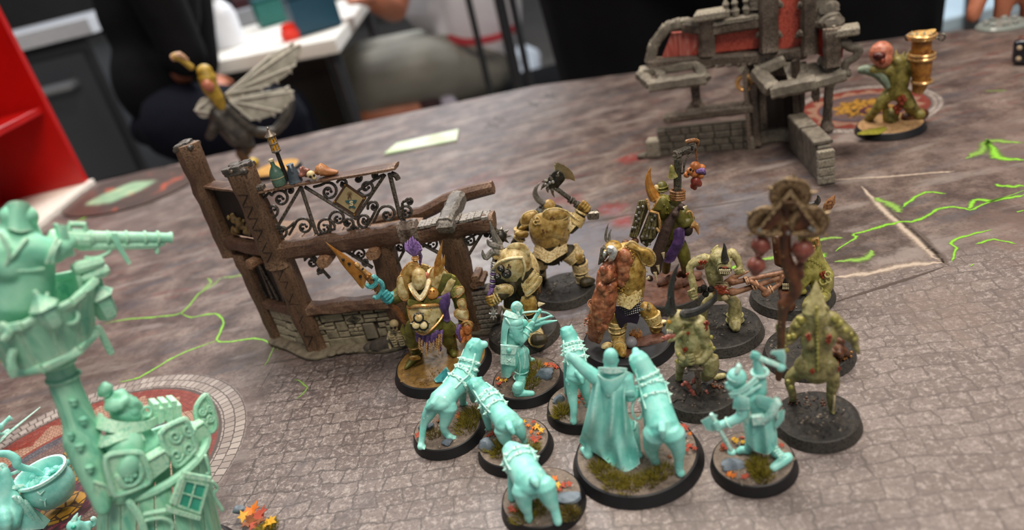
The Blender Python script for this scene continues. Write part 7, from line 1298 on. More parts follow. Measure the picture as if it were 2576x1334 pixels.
for x, y, r in ((230, 470, 60), (300, 460, 56), (235, 560, 50), (330, 610, 50), (250, 700, 56), (330, 720, 60), (215, 860, 60), (270, 900, 60), (110, 930, 50), (200, 990, 50), (240, 1030, 50), (262, 520, 90), (320, 530, 60), (290, 640, 80), (210, 640, 70), (270, 760, 96), (170, 780, 60), (300, 850, 70), (200, 900, 90), (250, 960, 60), (140, 980, 60), (130, 860, 56), (190, 1040, 64)): F.ell(b, (x - 8, y - r * .7, -236 + abs(x - 230) * .8), (x + 8, y + r * .7, -226 + abs(x - 230) * .8), r * .7)
for L in ([(150, 1090, -110, 50), (150, 1150, -110, 36), (190, 1198, -110, 8)], [(110, 1080, -90, 44), (100, 1140, -90, 30), (140, 1180, -100, 8)], [(190, 1080, -100, 40), (200, 1130, -110, 26), (200, 1180, -110, 6)]): F.limb(b, L, 8, 2)
fa = F.part('swollen_arm', b, FLESH, vox=.3, smo=1); b = MB()
for i in range(40): F.ball(b, 70 + rnd.gauss(20, 24), 980 + rnd.gauss(0, 44), -110 + rnd.uniform(-70, 20), rnd.uniform(7, 13), 6)
F.part('arm_warts', b, FLESH, fa, kind='stuff'); P1(F, 'arm_spiral', FLESH, lambda b: (F.ring(b, (108, 800, -140), (90, 800, -160), 36, 8), F.ring(b, (108, 800, -146), (90, 800, -166), 18, 7)), fa)
for L in ([(270, 590, -226), (330, 560, -200), (350, 520, -170)], [(200, 700, -210), (270, 690, -240), (340, 660, -200)]): P1(F, 'flesh_crease', LEATH, lambda b: F.line(b, L, 7), fa)
bands(F, 'waist_band', YEL, [((375, 680), (480, 730), (600, 620), -130), ((365, 720), (490, 770), (605, 665), -138), ((362, 765), (490, 810), (600, 720), -144)], 12, 50)
b = MB()
for r in range(7):
    for c in range(12 - r // 2): x, y = 380 + c * 20 + r * 3, 800 + r * 21 - c * 5; F.ell(b, (x, y, -150 + abs(c - 6) * 5), (x + 18, y + 4, -150 + abs(c - 6) * 5), 6.5, .8, nu=6, nv=5)
F.part('chain_mail', b, SILV, kind='stuff'); P1(F, 'loincloth', mat('cloth_dark_purple', '#17101f', '#241932', rough=.7), lambda b: F.sheet(b, [[(335, 830, -110), (460, 830, -126), (590, 800, -90)], [(345, 930, -120), (460, 950, -136), (585, 930, -96)], [(400, 1060, -110), (460, 990, -126), (560, 1005, -100)]], 12, 3), ang=80)
for y, r in ((1010, 86), (1060, 80), (1180, 66)): P1(F, 'leg_band', GOLD, lambda b: F.ring(b, (366, y, -22), (369, y + 20, -24), r, 12))
P1(F, 'leg_band', GOLD, lambda b: F.ring(b, (735, 1010, -10), (733, 1030, -14), 68, 12)); P1(F, 'knee_spike', GOLD, lambda b: F.spike(b, (680, 840, -70), (668, 780, -90), 30)); studs(F, [(600, 850, -90), (620, 860, -90), (585, 870, -90), (585, 915, -90)], 14, SILV, fa)
P1(F, 'grey_skull', mat('skull_grey', '#6d6a70', '#8c898e', rough=.5, edge='#bab8bc'), lambda b: b.ball(F.Gd(500, 1185, 4.4 + 50 * F.k), 60 * F.k, 14)); P1(F, 'boot_toe', CREAM, lambda b: b.rock(F.Gd(260, 1220, 4.6), 60 * F.k, (1, .8, .6), 4)); P1(F, 'boot_toe', CREAM, lambda b: b.rock(F.Gd(815, 990, 4.6), 50 * F.k, (1.2, .8, .6), 6))
b = MB()
for i in range(9): x = 495 + i * 13; F.limb(b, [(x, 1140, 4.2j, 10), (x - 6 + (i % 3) * 6, 1090, -40, 9), (x + (i % 2) * 14 - 4, 1030 + 40 * abs(i - 4) / 4, -30, 3)], 6)
F.part('thorny_root', b, mat('root_rust', '#4a2a12', '#7a4a22', rough=.6, edge='#b07a44'))
# ---- banner bearer with the book shields and gallows
F = Fig('gallows_bearer_model', 'dark olive knight with studded wooden book shields and a gallows hung with skulls', 'miniature', ground(1688, 745), 'plague knights'); F.Z(1560, 420, .2249); base(F, 16, FLESHB, RIMM, amp=1.2, seed=34)
for i, (x, y, r) in enumerate(((560, 1260, 70), (720, 1180, 90), (850, 1230, 80), (640, 1330, 70), (480, 1300, 60), (900, 1100, 70), (760, 1300, 80))): P1(F, 'rock', FLESHB, lambda b: b.rock(F.Gd(x, y, 5), r * F.k, (1.2, .9, .8), i))
b = MB(); F.limb(b, [(560, 420, 30, 120), (590, 600, 20, 150), (600, 760, 20, 130)], 14, 2); F.limb(b, [(660, 860, 10, 80), (710, 980, 0, 76), (730, 1090, 10, 60), (735, 1160, 8j, 50)], 10, 2); F.limb(b, [(540, 860, 30, 70), (520, 1000, 30, 60), (510, 1160, 8j, 50)], 10, 2); F.limb(b, [(690, 520, -10, 80), (780, 580, -30, 60), (700, 640, -90, 50), (640, 540, -90, 44)], 10, 2); F.fist(b, 636, 500, -70, 50, .1, 1); F.part('body', b, OLIVE, vox=.4, smo=3)
P1(F, 'helmet', OLIVE, lambda b: (F.ell(b, (470, 290, 20), (462, 160, 20), 62), F.ring(b, (468, 250, 20), (470, 270, 20), 66, 10), F.ring(b, (464, 215, 20), (466, 235, 20), 64, 8))); P1(F, 'cheek_plate', CREAM, lambda b: F.ell(b, (400, 200, -10), (415, 280, -10), 30))
P1(F, 'tall_horn', mat('horn_ochre', '#7a4a18', '#a56a26', '#c08a3a', rough=.35, sc=.5, edge='#e8bd72'), lambda b: F.limb(b, [(390, 340, -30, 66), (350, 280, -40, 52), (318, 180, -40, 40), (318, 90, -40, 24), (342, 8, -40, 4)], 10, 3))
plt(F, 'shoulder_plate', OLIVE, [(350, 480), (440, 340), (520, 345), (560, 440), (560, 540), (500, 600), (440, 590), (420, 510)], -120, 50, 16, trim=None); P1(F, 'plate_trim', BRASS, lambda b: F.line(b, [(360, 482, -118), (400, 410, -128), (446, 342, -118)], 13, smooth=0)); studs(F, [(495, 430, -172), (530, 460, -160), (540, 520, -150), (515, 520, -160)], 12, OLIVE, None, 'wart')
P1(F, 'neck_guard', OLIVE, lambda b: F.sheet(b, [[(430, 320, -50), (480, 300, -90), (560, 330, -60)], [(440, 380, -80), (500, 370, -120), (580, 390, -80)]], 14, 3))
BW = mat('book_wood', '#1f1b10', '#363019', '#4a4428', rough=.5, wood=((.5, .5, .12), 1.2), bump=.7, edge='#7d7650')
for L, d in (([(205, 385), (300, 372), (318, 470), (205, 770), (140, 800), (102, 780)], -150), ([(336, 490), (412, 520), (446, 690), (400, 790), (300, 900), (232, 850), (215, 790)], -170)):
    n = 4; x0, x1 = L[0], L[1]
    p = F.part('book_shield', MB().prism([F.P(x, y, d + 14) for x, y in L[::-1]], F.n * (24 * F.k)), BW)
    a, c, e, g = [V(*q, 0) for q in (L[0], L[1], L[-2] if len(L) == 6 else L[3], L[-1])]
    if d == -150: e, g = V(190, 800, 0), V(102, 780, 0)
    else: e, g = V(400, 800, 0), V(222, 820, 0)
    for i in range(n):
        q = [a + (c - a) * (i / n + .02), a + (c - a) * ((i + 1) / n - .02), g + (e - g) * ((i + 1) / n - .02), g + (e - g) * (i / n + .02)]
        b = MB(); F.slab(b, [(v.x, v.y) for v in q], d - 6 * (i % 2), 20, .02); F.part('plank', b, BW, p)
studs(F, [(205, 458, -172), (255, 445, -172), (215, 512, -172), (182, 545, -172), (210, 582, -172), (182, 612, -172), (142, 682, -172), (170, 684, -172), (355, 595, -194), (390, 545, -194), (322, 684, -194), (372, 688, -194), (244, 782, -194), (300, 775, -194), (262, 852, -194), (330, 865, -194)], 17, SILV, None, 'stud')
for L in ([(300, 368), (326, 476)], [(340, 495), (425, 522), (442, 600), (446, 686)], [(412, 690), (456, 750), (484, 800)]): P1(F, 'book_trim', BRASS, lambda b: F.line(b, [(x, y, -196) for x, y in L], 14, 6, smooth=0))
for x, y in ((165, 830), (60, 850)): P1(F, 'book_roller', LEATH, lambda b: F.ell(b, (x - 36, y + 30, -140), (x + 36, y - 20, -140), 42))
P1(F, 'purple_robe', PURPLE, lambda b: F.sheet(b, [[(600, 700, -120), (660, 680, -140), (720, 690, -90)], [(590, 830, -130), (650, 820, -150), (720, 830, -100)], [(520, 960, -110), (600, 960, -140), (690, 900, -100)], [(490, 1060, -90), (550, 1080, -110), (610, 1050, -90)]], 12, 3), ang=80)
plt(F, 'shoulder_plate', OLIVE, [(740, 520), (790, 500), (815, 570), (800, 620), (740, 610)], -60, 24, 12, trim=BRASS, tr=12); P1(F, 'elbow_horn', BRASS, lambda b: F.limb(b, [(800, 640, -40, 50), (845, 660, -50, 34), (862, 710, -50, 16), (878, 760, -50, 3)], 8, 2)); P1(F, 'dark_sleeve', FUR, lambda b: F.ell(b, (740, 640, -40), (760, 770, -40), 60))
b = MB(); F.limb(b, [(640, 470, -160, 34), (540, 640, -190, 54), (470, 820, -210, 60), (410, 1020, -220, 72), (400, 1160, -210, 60)], 10, 2)
for x, y in ((690, 440), (620, 520), (520, 700), (430, 880), (350, 1060), (330, 1240), (480, 980)): F.ell(b, (x - 34, y - 20, -224), (x + 34, y + 34, -224), 36)
cc = F.part('dark_carcass', b, mat('carcass_brown', '#231713', '#3b2a24', '#4c3a33', rough=.6, sc=.4, bump=.7, edge='#7a655a'), vox=.45, smo=2)
for a, c in (((480, 960), (490, 1040)), ((420, 1100), (440, 1200)), ((390, 1180), (420, 1300)), ((720, 460), (750, 430)), ((300, 1160), (260, 1190)), ((330, 1240), (250, 1270))): P1(F, 'carcass_spike', BONE, lambda b: F.spike(b, (*a, -280), (*c, -290), 22), cc)
F.Z(1660, 340, .2247)
b = MB(); b.beam(F.P(195, 640, -60), F.P(200, 235, -60), 78 * F.k, 70 * F.k, F.n, 6, .06); b.beam(F.P(165, 225, -100), F.P(385, 125, 60), 80 * F.k, 72 * F.k, ZZ, 5, .06); g = F.part('gallows', b, DARKM)
for L in ([(150, 232, -110), (245, 232, -110)], [(150, 268, -104), (240, 268, -104)]): P1(F, 'gallows_strap', DARKM, lambda b: F.line(b, L, 12, 4, smooth=0), g)
P1(F, 'rope_wrap', LEATH, lambda b: (F.limb(b, [(300, 72, 20, 22), (370, 60, 40, 24), (425, 70, 60, 22), (410, 130, 60, 18), (405, 190, 50, 12), (420, 290, 40, 10)], 8, 2),), g); P1(F, 'bracket', DARKM, lambda b: F.line(b, [(265, 420, -50), (280, 300, -40), (340, 200, 0)], 13), g); studs(F, [(360, 130, -20), (365, 160, -20), (258, 215, -110), (262, 190, -110), (250, 430, -90)], 11, DARKM, g)
P1(F, 'bell', mat('bell_verdigris', '#3d5a50', '#7d7a40', '#a0914a', rough=.4, metal=.3, sc=.6, edge='#d8c97a'), lambda b: b.lathe(F.P(128, 335, -110), -ZZ, [(8 * F.k, 0), (24 * F.k, 20 * F.k), (30 * F.k, 70 * F.k), (52 * F.k, 130 * F.k), (46 * F.k, 134 * F.k), (0, 120 * F.k)], 16), g)
for i, y in enumerate((628, 655, 682, 708)): P1(F, 'leather_ring', LEATH, lambda b: F.ring(b, (197, y, -60), (196, y + 20, -62), 68, 16), g)
b = MB()
for x, y, r, d in ((395, 350, 54, 20), (465, 370, 44, 40), (340, 400, 40, 0), (300, 445, 34, 0), (460, 455, 34, 10), (385, 430, 44, 10)): F.ell(b, (x, y - r, d), (x, y + r, d), r)
sk = F.part('hung_skulls', b, SKULLO, g, vox=.28, smo=1); b = MB()
for x, y, r in ((400, 520, 60), (370, 570, 34), (440, 545, 36), (390, 590, 28)): F.ell(b, (x, y - r, 10), (x, y + r, 10), r * .9)
P1(F, 'eye_sockets', DARKL, lambda b: (F.ball(b, 345, 385, -34, 14), F.ball(b, 318, 440, -28, 11), F.ball(b, 372, 400, -34, 10)), g); F.part('hung_flesh', b, mat('meat_dark', '#5a1f1a', '#7d3128', '#93483a', rough=.35, sc=.5, edge='#c07a68'), g, vox=.28, smo=1); P1(F, 'purple_cloth', PURPLE, lambda b: F.limb(b, [(420, 400, -10, 30), (480, 400, 0, 34), (500, 430, 10, 20)], 8), g)
# ================================================================== rotting green demons
ROT = mat('rot_green', '#575028', '#a09766', '#c6be90', rough=.4, sc=.4, bump=.7, bsc=.8, edge='#cfcd98'); ROTD = mat('rot_green_dark', '#454022', '#857e50', '#a59e6d', rough=.42, sc=.4, bump=.7, bsc=.8, edge='#b0ae74'); ROTY = mat('rot_yellow', '#5f5a26', '#979148', '#b5ad66', rough=.42, sc=.3, bump=.3, edge='#d6d08a')
SORE = mat('sore_red', '#6f2614', '#98452a', rough=.35, sc=.8, edge='#c98a64'); BLK = mat('horn_black', '#141413', '#222120', '#33312e', rough=.4, sc=.4, edge='#6b665e'); GUTS = mat('guts_pink', '#6a2f2a', '#9a5248', '#b46e60', rough=.35, sc=.5, edge='#d8a294'); TOOTH = mat('tooth', '#cfc39a', '#e0d6b4', rough=.4); BONEB = mat('bone_brown', '#5a3a26', '#8a6044', '#a37a5a', rough=.5, sc=.4, bump=.3, edge='#d0a987'); RUSTW = mat('pole_rust', '#33190c', '#56301a', '#6d4224', rough=.45, sc=.35, bump=.5, edge='#a3744a'); DISCM = mat('icon_bronze', '#2a1a0d', '#4a3219', '#61482a', rough=.35, metal=.35, sc=.35, bump=.4, edge='#b39b76'); BEAD = mat('shrunken_head', '#5a2a20', '#80453a', '#96594a', rough=.4, sc=.4, edge='#c08a78')
def sore(F, x, y, d, r, par=None):
    b = MB()
    for i in range(4): F.ball(b, x + math.cos(i * 1.7) * r * .4, y + math.sin(i * 1.7) * r * .5, d + r * .2, r * .42, 7)
    return F.part('sore', b, SORE, par)
# ---- one horned demon with the bone bundle
F = Fig('one_horned_demon_model', 'grinning green demon with one short black horn carrying a bundle of long bones', 'miniature', ground(1811, 840), 'rot demons'); F.Z(1700, 590, .2025); base(F, 16.4, MUDB, RIMM, amp=1.3, seed=40, lumps=80)
b = MB(); F.limb(b, [(520, 300, 60, 110), (470, 430, 20, 110), (500, 600, 10, 90), (560, 760, 0, 80)], 14, 2); F.ell(b, (560, 400, -60), (540, 170, -20), 120); F.limb(b, [(540, 260, 10, 90), (490, 190, 40, 60), (520, 145, 30, 20)], 10)
F.limb(b, [(370, 310, 10, 76), (240, 340, -10, 60), (170, 420, -30, 46), (190, 520, -70, 44), (220, 640, -110, 46), (240, 700, -120, 44)], 10, 2); F.fist(b, 215, 745, -130, 66, .3, 1)
F.limb(b, [(690, 230, 60, 66), (760, 300, 40, 50), (790, 380, 20, 40), (800, 440, -20, 40)], 10, 2); F.fist(b, 790, 465, -40, 60, 1, -.3)
F.limb(b, [(640, 780, 10, 66), (735, 850, -20, 72), (735, 960, -10, 84), (735, 1080, 6j, 90)], 12, 2); F.foot(b, [(735, 1120, 80), (745, 1160, 60)], 4); F.limb(b, [(470, 780, 40, 66), (380, 860, 30, 60), (345, 960, 30, 50), (345, 1060, 6j, 50)], 10, 2); F.part('body', b, ROT, vox=.3, smo=3)
b = MB(); F.ell(b, (610, 515, -160), (600, 320, -140), 86, .8); F.sheet(b, [[(440, 318, -80), (520, 300, -140), (600, 290, -170), (690, 300, -140), (705, 300, -80)], [(500, 400, -120), (540, 360, -180), (610, 350, -200), (670, 370, -170), (690, 390, -100)]], 16, 3); F.part('face', b, ROT, ang=80)
P1(F, 'mouth', DARKL, lambda b: F.plate(b, [(530, 430), (560, 405), (680, 420), (680, 470), (620, 505), (560, 500)], -226, 10, 10))
for i in range(6): x = 548 + i * 24; P1(F, 'tooth', TOOTH, lambda b: F.limb(b, [(x, 442 - (i % 2) * 3, -240, 12), (x + 1, 462, -242, 8)], 6)); P1(F, 'tooth', TOOTH, lambda b: F.limb(b, [(x + 8, 490 - abs(i - 2.5) * 3, -238, 11), (x + 8, 470, -242, 6)], 6))
P1(F, 'single_eye', SORE, lambda b: F.ell(b, (575, 412, -230), (640, 412, -230), 16)); P1(F, 'horn', BLK, lambda b: F.limb(b, [(612, 320, -170, 50), (604, 240, -180, 34), (608, 170, -180, 22), (598, 108, -180, 4)], 10, 3))
sore(F, 310, 350, -70, 40); sore(F, 360, 345, -66, 36); sore(F, 150, 500, -90, 36)
b = MB(); rnd = random.Random(5)
for i in range(14): x, y = 540 + rnd.uniform(-20, 140), 660 + rnd.uniform(-20, 60); F.limb(b, [(x, y, -110, 22), (x + rnd.uniform(-50, 50), y + rnd.uniform(-24, 24), -130, 24), (x + rnd.uniform(-50, 50), y + rnd.uniform(-30, 30), -110, 20)], 6, 2)
F.part('spilled_guts', b, SORE, vox=.3, smo=1); b = MB()
for i in range(5): F.line(b, [(480 + i * 10, 600 + i * 34, -60), (560, 590 + i * 36, -128), (680, 610 + i * 34, -90)], 13)
F.part('bared_ribs', b, BONE, vox=.25, smo=1); P1(F, 'hip_skull', BONE, lambda b: (F.ell(b, (560, 800, -120), (660, 770, -120), 44), F.ell(b, (640, 760, -130), (690, 760, -130), 24)))
for i, (x, y) in enumerate(((345, 665), (435, 680), (370, 740), (300, 690))): P1(F, 'belt_skull', DARKM, lambda b: F.ball(b, x, y, -130, 42))
bb = MB()
for L in ([(700, 590, -100, 52), (760, 590, -100, 32), (1340, 470, -40, 28)], [(700, 715, -120, 56), (770, 710, -120, 36), (1330, 530, -50, 30)], [(940, 590, -150, 28), (1110, 700, -150, 34)], [(1110, 735, -150, 54), (1180, 690, -130, 34), (1300, 610, -90, 26), (1330, 520, -70, 24)], [(900, 460, -60, 14), (720, 530, -80, 34), (620, 590, -90, 28)]): F.limb(bb, L, 8, 1)
F.part('bone_bundle', bb, BONEB, vox=.28, smo=1)
for x, y, r in ((870, 575, 46), (890, 570, 44), (950, 640, 56), (985, 630, 56), (1160, 690, 48), (1190, 680, 46), (1015, 620, 50)): P1(F, 'sinew_binding', BONEB, lambda b: F.ring(b, (x, y, -115), (x + 20, y - 8, -112), r, 11))
for y, r in ((1000, 92), (1065, 98)): P1(F, 'leg_wrapping', ROTD, lambda b: F.ring(b, (735, y, 5), (736, y + 20, 3), r, 16))
# ---- long horned demon leaning on a sword
F = Fig('long_horned_demon_model', 'green demon with three long black horns and lolling tongue leaning on a sword', 'miniature', ground(1764, 1001), 'rot demons'); F.Z(1660, 660, .315); base(F, 13.6, MUDB, RIMM, amp=1., seed=41, lumps=80)
b = MB(); F.limb(b, [(290, 480, 30, 80), (260, 600, 10, 92), (270, 720, 10, 84), (330, 800, 10, 76)], 14, 2); F.limb(b, [(270, 460, 20, 60), (200, 440, 0, 56), (140, 430, -20, 54)], 10); F.ell(b, (110, 560, -30), (150, 390, -20), 66); F.limb(b, [(130, 470, -30, 50), (80, 500, -40, 34), (60, 530, -40, 22)], 10); F.limb(b, [(160, 560, -30, 36), (110, 610, -40, 24), (66, 638, -40, 10)], 8); F.ell(b, (180, 480, -60), (250, 484, -50), 14)
F.limb(b, [(320, 500, -20, 62), (345, 570, -30, 54), (350, 630, -30, 44), (400, 690, -40, 40), (330, 780, -90, 34), (280, 790, -110, 30)], 10, 2); F.limb(b, [(190, 560, 20, 46), (150, 680, 0, 34), (170, 760, -60, 30), (220, 780, -100, 28)], 10, 2); F.fist(b, 245, 775, -124, 44, .25, 1)
F.limb(b, [(340, 780, -10, 70), (410, 780, -30, 64), (400, 870, -20, 60), (360, 920, 7j, 40)], 12, 2); F.foot(b, [(440, 920, 30), (510, 905, 24)], 4.2); F.limb(b, [(250, 780, 40, 60), (180, 800, 30, 46), (160, 860, 9j, 34), (150, 930, 4.6j, 30)], 10, 2); F.part('body', b, ROT, vox=.28, smo=3)
for L in ([(105, 400, -20, 34), (88, 300, -20, 28), (95, 180, -10, 22), (120, 80, 0, 14), (154, 10, 0, 3)], [(190, 412, -50, 36), (280, 400, -60, 32), (370, 355, -60, 26), (440, 290, -50, 17), (456, 225, -50, 4)], [(90, 405, -40, 34), (66, 350, -50, 24), (78, 280, -50, 4)]): P1(F, 'horn', BLK, lambda b: F.limb(b, L, 10, 3))
P1(F, 'tongue', mat('tongue_red', '#9a3a32', '#b85548', rough=.25, edge='#e8a898'), lambda b: F.limb(b, [(110, 585, -50, 24), (70, 590, -60, 26), (40, 610, -60, 22), (20, 600, -60, 8)], 8, 2, .6))
for x in (62, 80, 98): P1(F, 'tooth', TOOTH, lambda b: F.limb(b, [(x, 545, -70, 10), (x - 2, 566, -72, 5)], 6))
P1(F, 'yellow_eye', mat('eye_amber', '#b5852a', '#c99a3a', rough=.3), lambda b: F.ball(b, 72, 478, -78, 18)); sore(F, 372, 490, -66, 30); sore(F, 365, 530, -70, 28); sore(F, 200, 700, -80, 26); sore(F, 225, 570, -80, 18)
for x, y in ((410, 600), (400, 660), (430, 690), (355, 735), (150, 740), (135, 790)): P1(F, 'boil', ROTY, lambda b: F.ball(b, x, y, -60, 17))
b = MB(); F.limb(b, [(285, 800, -120, 22), (300, 900, -110, 24), (315, 1020, -90, 26), (335, 1165, -60, 22), (340, 1180, -60, 8)], 6, flat=.5); F.limb(b, [(230, 850, -110, 20), (330, 850, -110, 20)], 6); F.part('rusty_sword', b, mat('sword_black', '#14100e', '#2a211c', '#3f332c', rough=.45, sc=.6, bump=.6, edge='#7a6a5c'))
b = MB()
for i in range(14): x, y = 255 + rnd.gauss(0, 26), 940 + i * 14; F.ball(b, x + i * 2, y, -70, 20, 7)
for x, y in ((180, 980), (200, 960), (370, 1030), (380, 1050)): F.ball(b, x, y, -70, 16, 7)
F.part('hanging_guts', b, GUTS, vox=.28, smo=1); b = MB()
for i in range(12): F.ball(b, 430 + rnd.gauss(20, 24), 990 + rnd.gauss(0, 12), 4.6j, 12, 6)
F.part('rust_grit', b, LEATH, kind='stuff')
# ---- icon bearer in front
F = Fig('icon_bearer_demon_model', 'olive green demon seen from behind holding the tall three disc icon on a bone pole', 'miniature', ground(2055, 1070), 'rot demons'); F.Z(1860, 680, .3598); base(F, 13., MUDB, RIMM, amp=1.2, seed=42, lumps=90)
b = MB(); F.limb(b, [(540, 320, 10, 84), (545, 420, 0, 100), (545, 540, -10, 92), (540, 640, -20, 104), (540, 700, -20, 100)], 14, 2); F.limb(b, [(520, 300, 20, 70), (525, 230, 40, 66)], 12); F.ell(b, (480, 560, -60), (486, 420, -70), 52); F.ell(b, (630, 540, -60), (622, 400, -70), 50); F.ell(b, (425, 720, -50), (470, 610, -60), 60); F.ell(b, (640, 720, -50), (610, 610, -60), 60)
F.limb(b, [(450, 350, 0, 50), (400, 400, -10, 46), (370, 470, -20, 34), (320, 500, -40, 32), (295, 440, -60, 30)], 10, 2); F.fist(b, 290, 410, -60, 40, .1, 1); F.limb(b, [(640, 340, 0, 56), (700, 400, -20, 56), (750, 440, -30, 48), (800, 480, -30, 36)], 10, 2); F.limb(b, [(800, 490, -30, 30), (820, 550, -40, 20), (834, 580, -40, 12)], 8)
F.limb(b, [(620, 690, -20, 64), (655, 760, -30, 46), (655, 800, -20, 44), (640, 880, -10, 32), (650, 980, 4.6j, 24)], 10, 2); F.foot(b, [(652, 985, 22), (656, 1000, 14)], 4); F.limb(b, [(440, 700, 10, 60), (370, 740, 20, 46), (350, 790, 10, 34), (370, 860, 20, 28), (372, 905, 4.8j, 26)], 10, 2); F.part('body', b, ROTD, vox=.28, smo=3)
b = MB(); F.limb(b, [(530, 290, 0, 78), (530, 240, 10, 66), (535, 180, 20, 44), (538, 130, 26, 24), (536, 80, 30, 4)], 12, 2); F.part('cone_hood', b, ROT)
for L in ([(590, 240), (625, 260), (628, 290), (590, 280)], [(450, 230), (470, 220), (470, 270), (440, 260)]): plt(F, 'ear_flap', ROT, L, -10, 10, 10)
b = MB(); P_ = catmull([V(540, 262, -82), V(542, 340, -96), V(545, 450, -104), V(548, 560, -108), V(548, 700, -126)], 8)
for i, p in enumerate(P_): F.ball(b, p.x, p.y, p.z, 11 + 3 * (i % 2), 6)
F.part('spine_ridge', b, ROTY, vox=.22, smo=1)
for x, y, r in ((480, 462, 26), (485, 480, 22), (628, 470, 26), (622, 496, 26), (508, 708, 24), (692, 690, 22)): sore(F, x, y, -130 if x < 690 else -60, r)
for x, y, r in ((430, 350, 26), (405, 385, 22), (380, 460, 22), (345, 470, 20), (310, 520, 22), (330, 560, 18), (670, 340, 26), (700, 370, 24), (740, 420, 22), (780, 450, 20), (800, 480, 18), (340, 780, 18), (360, 820, 18), (690, 380, 20), (410, 340, 18)): P1(F, 'boil', ROTY, lambda b: F.ball(b, x, y, -56, r))
b = MB()
for i in range(26): F.ball(b, rnd.choice((390, 600, 480)) + rnd.gauss(0, 22), rnd.choice((915, 935)) + rnd.gauss(0, 8), 4.5j, 8, 5)
F.part('rust_grit', b, LEATH, kind='stuff'); P1(F, 'shin_bone', BONE, lambda b: F.line(b, [(664, 880, -44), (656, 980, -20)], 9))
F.Z(1860, 440, .2849); IZ = -230
b = MB(); F.limb(b, [(420, 180, IZ, 40), (412, 400, IZ, 46), (405, 560, IZ, 44), (412, 700, IZ + 10, 42), (440, 830, IZ, 54), (500, 990, IZ - 10, 50), (470, 1070, IZ - 10, 44), (400, 1140, IZ - 10, 50), (385, 1200, IZ - 10, 40), (372, 1340, IZ, 32), (366, 1500, IZ + 10, 32), (355, 1660, IZ + 40, 30), (346, 1800, IZ + 80, 28)], 10, 2); F.limb(b, [(480, 850, IZ, 40), (540, 800, IZ, 34), (556, 760, IZ, 20)], 8); F.limb(b, [(540, 860, IZ, 30), (546, 900, IZ, 26)], 8); F.limb(b, [(360, 1150, IZ, 30), (346, 1130, IZ, 14)], 8); ic = F.part('icon_pole', b, RUSTW, vox=.3, smo=2)
for cx, cy, r in ((450, 190, 146), (240, 430, 140), (610, 430, 142)):
    nn = (F.n + ZZ * .15).normalized(); c = F.P(cx, cy, IZ - 40); R = r * F.k
    d_ = F.part('icon_disc', MB().lathe(c, -nn, [(R * .9, -1.6), (R, -1.2), (R, -.3), (R * .93, .05), (R * .8, -.1), (0, -.35)], 36), DISCM, ic)
    for i in range(5): a = 2 * math.pi * i / 5 + cx; e = F.rt * math.cos(a) + ZZ * math.sin(a); P1(F, 'disc_spike', DISCM, lambda b: b.tube([c + e * R * .96, c + e * R * 1.3], [.55, .03], 6, cap='flat'), d_)
for a, c in (((450, 150), (155, 500)), ((450, 150), (705, 500)), ((155, 500), (360, 520)), ((480, 520), (705, 500))): P1(F, 'icon_bar', DISCM, lambda b: F.line(b, [(*a, IZ - 70), (*c, IZ - 70)], 17, 4, smooth=0), ic)
for L in ([(440, 170), (370, 300), (360, 420), (160, 500)], [(470, 180), (560, 340), (480, 500), (690, 490)]): plt(F, 'icon_plate', RUSTW, L, IZ - 56, 4, 8, ic)
b = MB()
for i in range(7): F.ball(b, 400 + (i % 4) * 26, 250 + (i // 4) * 36, IZ - 90, 22, 7)
F.part('twisted_knot', b, DISCM, ic, vox=.25, smo=1); studs(F, [(428, 512, IZ - 70), (180, 488, IZ - 88), (625, 470, IZ - 88), (655, 490, IZ - 88)], 16, SILV, ic, 'icon_stud')
for x, y, r in ((190, 625, 76), (150, 800, 72), (560, 660, 84)):
    b = MB(); F.ell(b, (x, y - r, IZ - 20), (x, y + r * .95, IZ - 20), r * .95); F.ball(b, x + r * .95, y + r * .25, IZ - 20, r * .26); F.ball(b, x - r * .95, y + r * .1, IZ - 20, r * .24); F.ell(b, (x - 10, y + r * .6, IZ - 30), (x - 10, y + r * 1.3, IZ - 30), r * .5); F.part('shrunken_head', b, BEAD, ic, vox=.26, smo=2)
for L in ([(200, 520, IZ), (190, 570, IZ - 10)], [(165, 690, IZ - 10), (155, 740, IZ - 10)], [(590, 540, IZ), (565, 590, IZ - 10)]): P1(F, 'cord', LEATH, lambda b: F.line(b, L, 14, smooth=0), ic)
# ---- demon behind the icon
F = Fig('hump_backed_demon_model', 'yellow green hump backed demon with curved horn and raised club behind the icon', 'miniature', ground(1992, 751), 'rot demons'); F.Z(1860, 440, .2849); base(F, 16.2, MUDB, RIMM, amp=1.1, seed=43, lumps=60)
b = MB(); F.limb(b, [(600, 380, 60, 80), (610, 560, 60, 90), (640, 760, 20, 100), (720, 900, 0, 110), (720, 1010, 0, 90)], 14, 2); F.ell(b, (640, 420, 40), (600, 250, 50), 80); F.limb(b, [(640, 840, -40, 60), (560, 960, -80, 44), (520, 1020, -90, 36), (570, 1030, -100, 30)], 10, 2); F.limb(b, [(680, 420, 40, 56), (750, 420, 40, 44), (740, 370, 30, 36)], 10, 2); F.fist(b, 735, 360, 26, 40, .4, -1)
F.limb(b, [(700, 1000, 0, 70), (640, 1080, 0, 54), (600, 1160, 6j, 44)], 10, 2); F.limb(b, [(760, 960, 40, 70), (780, 1040, 40, 50), (740, 1090, 6j, 44)], 10, 2); F.part('body', b, ROTY, vox=.33, smo=3)
P1(F, 'horn', BLK, lambda b: F.limb(b, [(630, 270, 40, 34), (680, 250, 30, 26), (700, 215, 20, 18), (690, 180, 20, 3)], 8, 3)); P1(F, 'club', RUSTW, lambda b: F.limb(b, [(700, 400, 20, 16), (750, 320, 20, 20), (780, 280, 20, 38), (815, 230, 20, 34), (835, 190, 20, 12), (842, 182, 20, 5)], 6))
b = MB()
